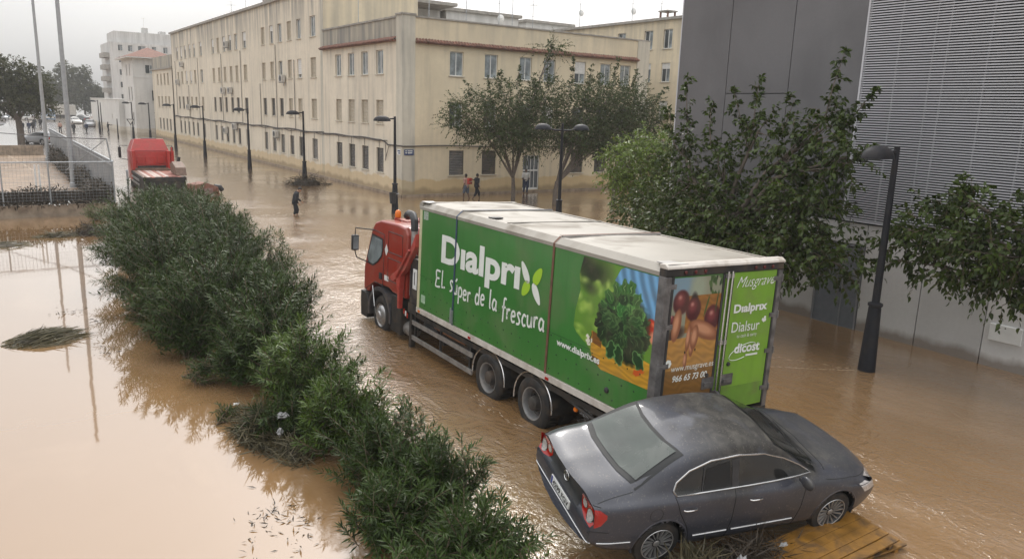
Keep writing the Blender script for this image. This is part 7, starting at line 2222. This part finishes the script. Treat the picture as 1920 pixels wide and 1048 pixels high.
    if hi:
        # boot edge, bumper strip, badge, plate, wipers
        b = MB()
        line([(-0.69, -0.40), (-0.70, -0.85)], lambda x, y: cast_top(x, y, -0.002), 0.006, '', None, bb=b); line([(0.69, -0.40), (0.70, -0.85)], lambda x, y: cast_top(x, y, -0.002), 0.006, '', None, bb=b)
        line([(-0.42, 0.655), (0.42, 0.655)], lambda x, z: cast_end(x, z, -1, -0.002), 0.007, '', None, bb=b)
        line([(-0.70, 2.5), (0, 2.56), (0.70, 2.5)], lambda x, y: cast_top(x, y, -0.002), 0.008, '', None, bb=b)
        line([(-0.75, 0.92), (-0.3, 0.985), (0.3, 0.985), (0.75, 0.92)], lambda x, z: cast_end(x, z, -1, 0.0), 0.006, '', None, bb=b)
        b.build('panel_gap', M['void'], t, kind='stuff')
        line([(-0.80, 0.46), (-0.5, 0.455), (0.5, 0.455), (0.80, 0.46)], lambda x, z: cast_end(x, z, -1, 0.003), 0.010, 'bumper_strip', chrome)
        for s in (1, -1): line([(-0.84, 0.465), (-0.42, 0.46)], lambda y, z, s=s: cast_side(y, z, s, 0.004), 0.010, 'bumper_strip', chrome)
        region([(-0.41, 0.68), (0.41, 0.68), (0.42, 0.92), (-0.42, 0.92)], lambda x, z: cast_end(x, z, -1, 0.004), 'mud_film_panel', M['boot_panel'], 5)
        c0 = cast_end(0, 0.81, -1, 0.012)
        b = MB(); b.tube([(c0.x + 0.062 * math.cos(a), c0.y, c0.z + 0.062 * math.sin(a)) for a in np.linspace(0, 2 * PI, 25)[:-1]], 0.008, 6, closed=True)
        bd = b.build('badge', M['chrome'], t, smooth=60)
        b = MB(); b.tube([(c0.x - 0.022, c0.y, c0.z + 0.052), (c0.x, c0.y, c0.z + 0.012), (c0.x + 0.022, c0.y, c0.z + 0.052)], 0.005, 5)
        b.tube([(c0.x - 0.048, c0.y, c0.z + 0.03), (c0.x - 0.02, c0.y, c0.z - 0.045), (c0.x, c0.y, c0.z + 0.002), (c0.x + 0.02, c0.y, c0.z - 0.045), (c0.x + 0.048, c0.y, c0.z + 0.03)], 0.005, 5)
        b.build('badge_mark', M['chrome'], bd)
        pp = cast_end(0, 0.565, -1, 0.006).y
        b = MB(); b.box(-0.27, 0.27, pp - 0.012, pp + 0.01, 0.51, 0.625); pl = b.build('number_plate', M['white_paint'], t)
        b = MB(); b.box(-0.262, -0.222, pp - 0.0135, pp - 0.0125, 0.515, 0.62); b.build('blue_band', mat('eu_blue', (0.02, 0.04, 0.25), 0.4), pl)
        place_text('4299 FGV', (-0.205, pp - 0.014, 0.532), (0.255, pp - 0.014, 0.532), (0, 0, 1), (0, -1, 0), 0.072, M['dark'], pl, ref='4', offset=0.025)
        b = MB()
        b.tube([cast_top(-0.3, 2.42, 0.02), cast_top(0.1, 2.34, 0.02), cast_top(0.5, 2.25, 0.02)], 0.008, 5); b.tube([cast_top(-0.65, 2.36, 0.02), cast_top(-0.3, 2.34, 0.02), cast_top(0.0, 2.28, 0.02)], 0.008, 5)
        b.build('wiper', M['dark'], t, kind='stuff')
    b = MB(); b.box(-0.62, 0.62, -0.5, 3.1, 0.17, 0.26); b.build('underbody', M['void'], t)
    return t

def car_paint(name, col, dirt_amt=0.5, metal=0.5, dirt=(0.055, 0.05, 0.045)):
    m, n, p, o = new_mat(name)
    v = mapping(n, (1, 1, 1))
    f = noise_fac(n, v, 1.2, 0.38, 0.50, 12, 0.7)
    f2 = noise_fac(n, v, 9, 0.35, 0.65, 8)
    tcn = n.nodes.new("ShaderNodeTexCoord"); s = n.nodes.new("ShaderNodeSeparateXYZ"); n.links.new(tcn.outputs['Object'], s.inputs[0])
    up = nd(n, "ShaderNodeMapRange"); up.inputs['From Min'].default_value = 0.72; up.inputs['From Max'].default_value = 1.05
    n.links.new(s.outputs['Z'], up.inputs['Value'])
    fr = nd(n, "ShaderNodeMapRange"); fr.inputs['From Min'].default_value = 0.1; fr.inputs['From Max'].default_value = 1.0
    n.links.new(s.outputs['Y'], fr.inputs['Value'])
    film = math_n(n, 'MULTIPLY', math_n(n, 'MULTIPLY', f, math_n(n, 'MAXIMUM', up.outputs[0], 0.25)), math_n(n, 'MAXIMUM', fr.outputs[0], 0.15))  # mud film on the roof; on the bonnet it paints in mottled reflections
    film = math_n(n, 'MULTIPLY', film, dirt_amt)
    spk = noise_fac(n, v, 38, 0.58, 0.66, 3)
    c = mixc(n, film, col, dirt)
    f3 = noise_fac(n, v, 5.0, 0.45, 0.7, 10, 0.8)
    c = mixc(n, math_n(n, 'MULTIPLY', math_n(n, 'MULTIPLY', f3, film), 0.55), c, (0.13, 0.12, 0.10))
    c = mixc(n, math_n(n, 'MULTIPLY', math_n(n, 'MULTIPLY', spk, f2), 0.4), c, (0.2, 0.18, 0.15))
    n.links.new(c, p.inputs['Base Color'])
    p.inputs['Metallic'].default_value = metal
    r = nd(n, "ShaderNodeMapRange"); r.inputs['To Min'].default_value = 0.38; r.inputs['To Max'].default_value = 0.75
    n.links.new(film, r.inputs['Value']); n.links.new(r.outputs[0], p.inputs['Roughness'])
    cw_ = nd(n, "ShaderNodeMapRange"); cw_.inputs['To Min'].default_value = 0.5; cw_.inputs['To Max'].default_value = 0.0
    n.links.new(film, cw_.inputs['Value']); n.links.new(cw_.outputs[0], p.inputs['Coat Weight'])
    p.inputs['Coat Roughness'].default_value = 0.08
    return m
M['trim'] = mat('dull_chrome_trim', (0.42, 0.42, 0.42), 0.25, 0.9, var=0.1)
M['car_glass'] = mat('tinted_car_glass', (0.012, 0.013, 0.013), 0.08, var=0.3, spec=0.6, dirt=(0.08, 0.07, 0.055), dirt_amt=0.25, dirt_scale=2.5)
M['foggy_glass'] = mat('fogged_rear_glass', (0.028, 0.040, 0.032), 0.10, var=0.35, scale=2.2, spec=0.8, dirt=(0.05, 0.06, 0.052), dirt_amt=0.5, dirt_scale=2)
M['pale_lens'] = mat('pale_lamp_lens', (0.45, 0.42, 0.40), 0.12, var=0.25, scale=30, coat=0.8)
M['boot_panel'] = mat('dull_boot_panel', (0.03, 0.031, 0.033), 0.5, var=0.3, dirt=(0.10, 0.085, 0.07), dirt_amt=0.4)
PASS = Euler((0, 0, 0)).to_matrix()
CRM = Matrix.Rotation(-1.79, 3, 'Z') @ Matrix.Rotation(-0.022, 3, 'X') @ Matrix.Rotation(0.219, 3, 'Y')
car('stranded_car', 'dark grey saloon tilted on debris behind the truck, mud film on its roof', 'car', (6.426, 6.681, 0.34), CRM.to_euler(), car_paint('grey_metallic_paint', (0.042, 0.045, 0.060), 0.95, 0.15, (0.032, 0.029, 0.025)))

silver = car_paint('silver_paint', (0.34, 0.35, 0.37), 0.4, 0.6, (0.3, 0.25, 0.2)); whitep = car_paint('white_car_paint', (0.6, 0.6, 0.58), 0.4, 0.0, (0.3, 0.25, 0.2)); bluep = car_paint('blue_grey_paint', (0.14, 0.18, 0.23), 0.4, 0.4, (0.3, 0.25, 0.2)); darkp = car_paint('dark_car_paint', (0.06, 0.065, 0.07), 0.4, 0.3, (0.3, 0.25, 0.2))
for (x, y, rz, pt, es, lb) in ((16.9, 170.5, PI - 0.15, silver, False, 'silver grey car parked askew at the far end of the street beside the annexe'),
                               (15.2, 186.0, PI + 0.2, whitep, False, 'small white car in front of the container at the end of the street'),
                               (5.9, 104.0, 0.65, silver, True, 'silver estate car seen from the side behind the slat fence by the big tree'),
                               (18.5, 198, 0.5, darkp, True, 'dark car jammed against the annexe behind the silver grey car'),
                               (8.0, 205, 1.2, whitep, True, 'whitish car in the pile up left of the blue van'), (5.5, 212, 0.4, bluep, False, 'blue grey car in the pile up between the big tree and the pole'),
                               (3.0, 200, 2.1, silver, False, 'silver car thrown across others right of the big tree trunk'), (20.5, 214, 1.0, whitep, False, 'white car half hidden behind the silver grey car'),
                               (9.5, 226, 1.7, silver, True, 'far silver estate at the back of the pile up'), (6.5, 221, 2.6, darkp, False, 'far dark car at the back of the pile up')):
    car('parked_car', lb, 'car', (x, y, -0.15 if y > 120 else -0.05), (0, random.uniform(-0.05, 0.05), rz), pt, hi=False, estate=es, group='flood swept cars at the end of the street', glass=M['car_glass'])
# far van and container
VAN = thing('blue_van', 'blue and white van facing the camera at the end of the street', 'van', (11.9, 199, -0.1), 0.05)
b = MB(); b.prism([(0, 0.4), (0, 1.25), (0.7, 2.1), (1.2, 2.65), (5.2, 2.7), (5.3, 0.4)], 'X', -1.1, 1.1); link('body', bevel_mesh(b.mesh('body'), 0.08, 2), mat('van_blue', (0.20, 0.27, 0.36), 0.4), VAN, 50)
b = MB(); b.add([(-0.95, 0.06, 1.3), (0.95, 0.06, 1.3), (0.9, 0.70, 2.2), (-0.9, 0.70, 2.2)], [(0, 1, 2, 3)]); b.build('windscreen', M['glass'], VAN)
b = MB(); b.box(-1.0, 1.0, -0.03, 0.05, 0.8, 1.2); b.build('bonnet_front', M['white_paint'], VAN)
for s in (-1, 1):
    b = MB(); b.lathe([(0.15, 0), (0.33, 0), (0.33, 0.2), (0.15, 0.2)], 14, (s * 0.95 - 0.1, 1.0, 0.3), 'X'); b.build('wheel', M['black'], VAN)
BOX = thing('cargo_container', 'pale ribbed container standing across the end of the street', 'container', (17.0, 236, 0))
b = MB(); b.box(-3.2, 3.2, 0, 2.4, 0.7, 3.3); b.build('body', M['ac'], BOX)
b = MB()
for k in range(26): b.box(-3.15 + k * 0.25, -3.05 + k * 0.25, -0.05, -0.001, 0.75, 3.25)
b.build('ribs', M['ac'], BOX, kind='stuff')
b = MB(); b.box(-3.2, 3.2, 0.1, 2.3, -0.3, 0.7); b.build('chassis', M['chassis'], BOX)

# ------------------------------------------------------------------ foam, wakes and water glints drawn as pale flakes
M['foam_glint'] = mat('pale_foam_glint', (0.50, 0.42, 0.33), 0.4, var=0.2)
def foam_glint(lab, pts, w_, frag=0.55, spread=0.03):
    b = MB()
    for i in range(len(pts) - 1):
        a = Vector((*pts[i], 0)); c = Vector((*pts[i + 1], 0)); L = (c - a).length; n_ = max(2, int(L / 0.07))
        d = (c - a).normalized(); nn = Vector((-d.y, d.x, 0))
        for k in range(n_):
            if random.random() > frag: continue
            p = a.lerp(c, (k + random.random()) / n_) + nn * random.gauss(0, spread)
            ll = random.uniform(0.03, 0.10); ww = w_ * random.uniform(0.4, 1.1)
            b.add([p - d * ll + Vector((0, 0, 0.006)), p - nn * ww + Vector((0, 0, 0.008)), p + d * ll + Vector((0, 0, 0.006)), p + nn * ww + Vector((0, 0, 0.008))], [(0, 1, 2, 3)])
    o = b.build('foam_glint', M['foam_glint'], None, fix=False, kind='stuff')
foam_glint('', [(15.9, 9.1), (15.2, 9.6), (14.2, 10.4)], 0.013, 0.9, 0.008)
foam_glint('', [(15.9, 9.3), (15.3, 10.2), (14.6, 11.2), (13.4, 12.2)], 0.012, 0.5, 0.06)
foam_glint('', [(12.5, 37.9), (11.2, 38.4), (9.6, 38.2)], 0.05, 0.9, 0.25)  # man's wake, this and next: light glints painted as pale flakes
foam_glint('', [(12.7, 38.1), (13.8, 39.0), (15.0, 39.2)], 0.04, 0.7, 0.3)
foam_glint('', [(7.6, 16.6), (7.5, 17.9), (8.0, 18.6)], 0.012, 0.7, 0.05)
foam_glint('', [(7.45, 10.0), (7.3, 10.8), (7.5, 12.4)], 0.010, 0.5, 0.05)
foam_glint('', [(5.4, 7.2), (5.3, 8.0), (5.8, 9.2)], 0.010, 0.4, 0.05)
foam_glint('', [(9.5, 5.0), (9.9, 5.6), (9.7, 6.4)], 0.010, 0.6, 0.08)
foam_glint('', [(5.2, 6.4), (5.6, 7.6), (6.1, 8.8), (6.2, 10.2)], 0.008, 0.35, 0.08)

# ------------------------------------------------------------------ people
def capsule(b, p0, p1, r0, r1, n=12):
    p0, p1 = Vector(p0), Vector(p1)
    d = p1 - p0; L = d.length
    pts, rs = [], []
    if L < 1e-5: d = Vector((0, 0, 1))
    else: d = d / L
    for a in (-90, -60, -30): pts.append(p0 + d * r0 * math.sin(R(a))); rs.append(max(1e-4, r0 * math.cos(R(a))))
    pts += [p0 + (p1 - p0) * q for q in (0.0, 0.5, 1.0)]; rs += [r0, (r0 + r1) / 2, r1]
    for a in (30, 60, 90): pts.append(p1 + d * r1 * math.sin(R(a))); rs.append(max(1e-4, r1 * math.cos(R(a))))
    b.tube(pts, rs, n)

def ellips(b, c, r, n=14, rot=None):
    vs = []; fs = []; m = 9
    Rm = rot or Matrix.Identity(3)
    for i in range(m + 1):
        t = PI * i / m
        for k in range(n):
            a = 2 * PI * k / n
            vs.append(Vector(c) + Rm @ Vector((r[0] * math.sin(t) * math.cos(a), r[1] * math.sin(t) * math.sin(a), r[2] * math.cos(t))))
    for i in range(m):
        for k in range(n): fs.append((i * n + k, i * n + (k + 1) % n, (i + 1) * n + (k + 1) % n, (i + 1) * n + k))
    b.add(vs, fs)

def fuse(b, name, vox, m, parent, smooth_it=2):
    """turn overlapping shapes into one continuous skin"""
    me = b.mesh(name)
    o = bpy.data.objects.new('tmp', me); COL.objects.link(o)
    md = o.modifiers.new('r', 'REMESH'); md.mode = 'VOXEL'; md.voxel_size = vox
    ms = o.modifiers.new('s', 'SMOOTH'); ms.iterations = smooth_it; ms.factor = 0.5
    dg = bpy.context.evaluated_depsgraph_get()
    me2 = bpy.data.meshes.new_from_object(o.evaluated_get(dg))
    bpy.data.objects.remove(o)
    me2.name = name
    return link(name, me2, m, parent, smooth=179)

SKIN = mat('skin', (0.36, 0.20, 0.13), 0.55, var=0.08); SKIN_D = mat('dark_skin', (0.12, 0.07, 0.045), 0.55, var=0.08)
HAIR = mat('dark_hair', (0.015, 0.012, 0.010), 0.6, var=0.3)
def person(label, loc, rz, J, top_m, leg_m, skin, det=1, sleeves='long', legs='long', extra=None, hair=True, group=None, top_long=0.0, face_rot=None):
    """J: joints in a local frame, +Y is where the person faces, x right"""
    t = thing('person', label, 'person', loc, rz, group)
    vx = 0.011 if det == 2 else (0.018 if det == 1 else 0.03)
    hd = Vector(J['head']); nk = Vector(J['neck']); ch = Vector(J['chest']); pv = Vector(J['pelvis'])
    tilt = J.get('tilt', 0.0)
    HR = Matrix.Rotation(-tilt, 3, 'X')
    b = MB()
    ellips(b, hd, (0.075, 0.095, 0.118), rot=HR)
    capsule(b, hd + HR @ Vector((0, 0.03, -0.075)), hd + HR @ Vector((0, 0.05, -0.085)), 0.05, 0.035)   # jaw
    if det:
        ellips(b, hd + HR @ Vector((0, 0.098, -0.01)), (0.014, 0.02, 0.03), 8, HR)
        for s in (-1, 1): ellips(b, hd + HR @ Vector((s * 0.078, -0.005, -0.01)), (0.012, 0.022, 0.034), 8, HR)
    capsule(b, nk, hd + HR @ Vector((0, -0.01, -0.06)), 0.058, 0.052)
    capsule(b, ch, nk, 0.10, 0.07); capsule(b, pv, ch, 0.125, 0.13)
    for s, q in (('L', -1), ('R', 1)):
        sh, el, wr = Vector(J['sh' + s]), Vector(J['el' + s]), Vector(J['wr' + s])
        capsule(b, ch + Vector((0, 0, 0.06)), sh, 0.09, 0.06)
        capsule(b, sh, el, 0.05, 0.038); capsule(b, el, wr, 0.038, 0.026)
        d = (wr - el).normalized(); side = d.cross(Vector((1, 0, 0))); side = side.normalized() if side.length > 0.1 else Vector((0, 1, 0)); nrm = d.cross(side).normalized()
        hand = wr + d * 0.09
        capsule(b, wr, hand, 0.026, 0.03)
        if det == 2:
            for k, (off, ln) in enumerate(((-0.027, 0.068), (-0.009, 0.078), (0.009, 0.074), (0.026, 0.058))):
                f0 = hand + side * off; f1 = f0 + d * ln * 0.55 + nrm * 0.006; f2 = f1 + d * ln * 0.4 + nrm * 0.02
                capsule(b, f0, f1, 0.0095, 0.009, 7); capsule(b, f1, f2, 0.009, 0.0075, 7)
            th0 = wr + d * 0.03 + side * -0.025; th1 = th0 + (d * 0.6 - side * 0.8).normalized() * 0.045; capsule(b, th0, th1, 0.012, 0.010, 7); capsule(b, th1, th1 + d * 0.03, 0.010, 0.008, 7)
        hp, kn, an = Vector(J['hip' + s]), Vector(J['kn' + s]), Vector(J['an' + s])
        capsule(b, pv, hp, 0.11, 0.09); capsule(b, hp, kn, 0.082, 0.055); capsule(b, kn, an, 0.052, 0.035)
        ft = an + Vector((0, 0.16, -0.06)); capsule(b, an + Vector((0, -0.03, -0.04)), ft, 0.04, 0.032)
    fuse(b, 'body', vx, skin, t)
    # top
    b = MB()
    ex = 0.022
    capsule(b, ch, nk - Vector((0, 0, 0.02)), 0.13, 0.085); capsule(b, pv + Vector((0, 0, 0.0 - top_long)), ch, 0.15, 0.155)
    for s in ('L', 'R'):
        sh, el, wr = Vector(J['sh' + s]), Vector(J['el' + s]), Vector(J['wr' + s])
        capsule(b, ch + Vector((0, 0, 0.06)), sh, 0.11, 0.082)
        if sleeves == 'long': capsule(b, sh, el, 0.076, 0.06); capsule(b, el, el + (wr - el) * 0.88, 0.06, 0.044)
        else: capsule(b, sh, sh + (el - sh) * 0.7, 0.076, 0.07)
    if extra == 'hood': capsule(b, nk + Vector((-0.06, -0.05, 0.0)), nk + Vector((0.06, -0.05, 0.0)), 0.06, 0.06)
    fuse(b, 'jacket' if sleeves == 'long' else 'shirt', vx, top_m, t)
    b = MB()
    for s in ('L', 'R'):
        hp, kn, an = Vector(J['hip' + s]), Vector(J['kn' + s]), Vector(J['an' + s])
        capsule(b, pv, hp, 0.135, 0.115)
        if legs == 'long': capsule(b, hp, kn, 0.108, 0.08); capsule(b, kn, kn + (an - kn) * 0.92, 0.08, 0.06)
        elif legs == 'rolled': capsule(b, hp, kn, 0.108, 0.085); capsule(b, kn, kn + (an - kn) * 0.35, 0.085, 0.07)
        else: capsule(b, hp, hp + (kn - hp) * 0.85, 0.11, 0.10)
    fuse(b, 'trousers' if legs == 'long' else 'shorts', vx, leg_m, t)
    if hair:
        b = MB(); ellips(b, hd + HR @ Vector((0, -0.014, 0.022)), (0.083, 0.098, 0.112), rot=HR)
        me = b.mesh('hair'); bm = bmesh.new(); bm.from_mesh(me)
        inv = HR.inverted()
        dele = [f for f in bm.faces if ((inv @ (f.calc_center_median() - hd)).z < 0.035 and (inv @ (f.calc_center_median() - hd)).y > -0.01) or (inv @ (f.calc_center_median() - hd)).z < -0.06]
        bmesh.ops.delete(bm, geom=dele, context='FACES'); bm.to_mesh(me); bm.free()
        link('hair', me, HAIR, t, 80)
    if det == 2:
        for s in (-1, 1):
            b = MB(); ellips(b, hd + HR @ Vector((s * 0.032, 0.088, 0.005)), (0.013, 0.008, 0.008), 8); b.build('eye', HAIR, t)
        b = MB(); ellips(b, hd + HR @ Vector((0, 0.095, -0.052)), (0.024, 0.008, 0.006), 8); b.build('mouth', mat('lips', (0.2, 0.07, 0.05), 0.5), t)
    return t

def stand(h=1.72, lean=0.0, stride=0.12, armL=None, armR=None, bow=0.0, water=0.25):
    s = h / 1.72; z0 = -water
    J = {'pelvis': (0, 0, 0.95 * s + z0), 'chest': (0, lean * 0.35, 1.26 * s + z0), 'neck': (0, lean * 0.6, 1.43 * s + z0), 'head': (0, lean * 0.6 + 0.03 + bow * 0.1, 1.60 * s + z0 - bow * 0.04), 'tilt': bow,
         'shL': (-0.19, lean * 0.55, 1.38 * s + z0), 'shR': (0.19, lean * 0.55, 1.38 * s + z0),
         'hipL': (-0.09, 0, 0.92 * s + z0), 'hipR': (0.09, 0, 0.92 * s + z0),
         'knL': (-0.10, stride * 0.7 + 0.04, 0.50 * s + z0), 'knR': (0.10, -stride * 0.4 + 0.04, 0.50 * s + z0),
         'anL': (-0.10, stride, 0.08 + z0), 'anR': (0.10, -stride * 1.3, 0.08 + z0)}
    J['elL'], J['wrL'] = armL or ((-0.24, lean * 0.5 - 0.03, 1.10 * s + z0), (-0.24, lean * 0.5 + 0.06, 0.86 * s + z0))
    J['elR'], J['wrR'] = armR or ((0.24, lean * 0.5 - 0.03, 1.10 * s + z0), (0.24, lean * 0.5 + 0.06, 0.86 * s + z0))
    return J
BLK = mat('black_cloth', (0.016, 0.017, 0.022), 0.85, var=0.3); NAVY = mat('navy_cloth', (0.02, 0.03, 0.07), 0.85, var=0.3); GREYC = mat('grey_blue_cloth', (0.11, 0.13, 0.17), 0.85, var=0.2)
REDC = mat('red_cloth', (0.40, 0.05, 0.035), 0.85, var=0.3); WHC = mat('white_cloth', (0.55, 0.54, 0.52), 0.85, var=0.1); PINK = mat('pink_beige_cloth', (0.42, 0.27, 0.22), 0.85, var=0.2)
# wading man: walks towards +X (right), looks down, one hand at the hip, the other held forward and low
z = -0.28
J = {'pelvis': (0, 0, 0.95 + z), 'chest': (0, 0.08, 1.25 + z), 'neck': (0, 0.15, 1.42 + z), 'head': (0, 0.26, 1.55 + z), 'tilt': 0.75,
     'shL': (-0.19, 0.10, 1.36 + z), 'shR': (0.19, 0.12, 1.36 + z), 'elL': (-0.25, 0.18, 1.08 + z), 'wrL': (-0.24, 0.36, 0.93 + z), 'elR': (0.26, 0.0, 1.08 + z), 'wrR': (0.22, 0.14, 0.90 + z),
     'hipL': (-0.09, 0, 0.92 + z), 'hipR': (0.09, 0, 0.92 + z), 'knL': (-0.10, 0.14, 0.52 + z), 'knR': (0.10, 0.02, 0.50 + z), 'anL': (-0.10, 0.10, 0.08 + z), 'anR': (0.10, -0.14, 0.10 + z)}
person('man in a black hooded jacket wading alone through the street with his head bowed', (12.6, 38.0, 0), -PI / 2 - 0.15, J, BLK, BLK, SKIN, 2, extra='hood', top_long=0.06, legs='rolled')
# couple at the wall
p1 = person('person with a red and pink striped backpack and grey shorts walking beside the wall', (24.8, 41.5, 0), 0.35, stand(1.70, 0.05, 0.15, None, ((0.28, 0.1, 1.0), (0.25, 0.28, 1.05)), 0.1, 0.15), PINK, GREYC, SKIN_D, 1, 'short', 'short')
b = MB(); b.box(-0.16, 0.16, -0.34, -0.15, 0.92, 1.30); bk = thing('backpack', 'red and pink backpack worn by the left walker at the wall', 'backpack', (24.8, 41.5, 0), 0.35)
link('bag', bevel_mesh(b.mesh('bag'), 0.04, 2), REDC, bk, 50)
b = MB(); b.box(-0.16, 0.16, -0.346, -0.341, 1.05, 1.12); b.build('stripe', PINK, bk)
person('person in a dark top with white striped sleeve striding beside the backpack wearer', (25.35, 41.2, 0), -PI / 2, stand(1.74, 0.06, 0.30, ((-0.30, 0.05, 1.12), (-0.30, -0.2, 1.22)), None, 0.0, 0.15), BLK, BLK, SKIN_D, 1, 'short', 'rolled')
b = MB()
for k in range(3): b.box(-0.17 , 0.17, 0.12, 0.18, 0.82 + k * 0.16, 0.91 + k * 0.16)
st = thing('striped_bib', 'white horizontal stripes on the front of the striding person at the wall', 'clothing', (25.35, 41.2, 0), -PI / 2)
link('stripe', bevel_mesh(b.mesh('stripe'), 0.01, 1), WHC, st, kind='stuff')
person('person in a white shirt with an orange print standing by the white barred door', (30.35, 42.9, 0), 2.9, stand(1.68, 0.0, 0.05, ((-0.27, 0.02, 1.0), (-0.12, 0.2, 0.98)), ((0.27, 0.02, 1.0), (0.12, 0.2, 0.95)), 0.2, 0.0), WHC, NAVY, SKIN_D, 1, 'short', 'long')
far = [((16.4, 140.8), PI / 2 * -1, stand(1.75, 0, 0.1, ((-0.42, 0.12, 1.15), (-0.62, 0.32, 1.18)), ((0.3, 0.3, 1.15), (0.32, 0.62, 1.2)), 0, 0.1), BLK, BLK, 'distant dark figure holding both arms out beside the annexe wall'),
       ((13.3, 140.5), 2.6, stand(1.72, 0.05, 0.2, None, None, 0.1, 0.2), NAVY, BLK, 'distant dark figure wading in mid street beneath the silver grey car'),
       ((11.3, 138.0), 2.9, stand(1.74, 0, 0.15, None, None, 0, 0.2), BLK, BLK, 'distant dark figure just right of the nearer floodlight pole'),
       ((9.6, 139.5), 0.2, stand(1.78, 0.05, 0.2, None, None, 0, 0.1), PINK, BLK, 'distant figure with a pinkish top left of the nearer floodlight pole'),
       ((10.4, 136.5), 3.0, stand(1.66, 0.25, 0.1, None, None, 0.3, 0.5), REDC, REDC, 'distant stooping figure all in red behind the slat fence'),
       ((10.9, 139.0), 0.5, stand(1.70, 0.1, 0.1, None, None, 0.2, 0.2), GREYC, BLK, 'distant grey clad figure partly behind the nearer floodlight pole'),
       ((5.5, 140.0), 0.2, stand(1.70, 0, 0.12, None, None, 0, 0.1), NAVY, GREYC, 'distant figure in blue right of the big tree trunk'),
       ((6.1, 141.5), 0.3, stand(1.75, 0, 0.12, None, None, 0, 0.1), BLK, BLK, 'distant dark figure second from the big tree trunk'),
       ((7.1, 158.0), 0.1, stand(1.72, 0, 0.12, None, None, 0, 0.1), BLK, GREYC, 'distant dark figure behind the estate car roof'),
       ((8.0, 159.0), 0.1, stand(1.75, 0, 0.12, None, None, 0, 0.1), BLK, BLK, 'distant dark figure rightmost of the group by the far pole'),
       ((4.6, 139.0), 0.2, stand(1.72, 0, 0.12, None, None, 0, 0.1), BLK, BLK, 'distant dark figure half hidden by the big tree trunk')]
for (xy, rz, J, tm, lm, lb) in far:
    person(lb, (xy[0], xy[1], 0), rz, J, tm, lm, SKIN_D, 0, 'long', 'long', group='distant people at the end of the street')

# ------------------------------------------------------------------ air
hz, n, p, o = new_mat('flood_morning_haze')
n.nodes.remove(p)
vp = nd(n, "ShaderNodeVolumePrincipled")
vp.inputs['Color'].default_value = (0.93, 0.93, 0.92, 1)
vp.inputs['Density'].default_value = 0.00065
n.links.new(vp.outputs[0], o.inputs['Volume'])
b = MB(); b.box(-160, 260, -40, 420, -1.7, 40)
h = b.build('haze', hz); h['kind'] = 'stuff'; h.display_type = 'WIRE'
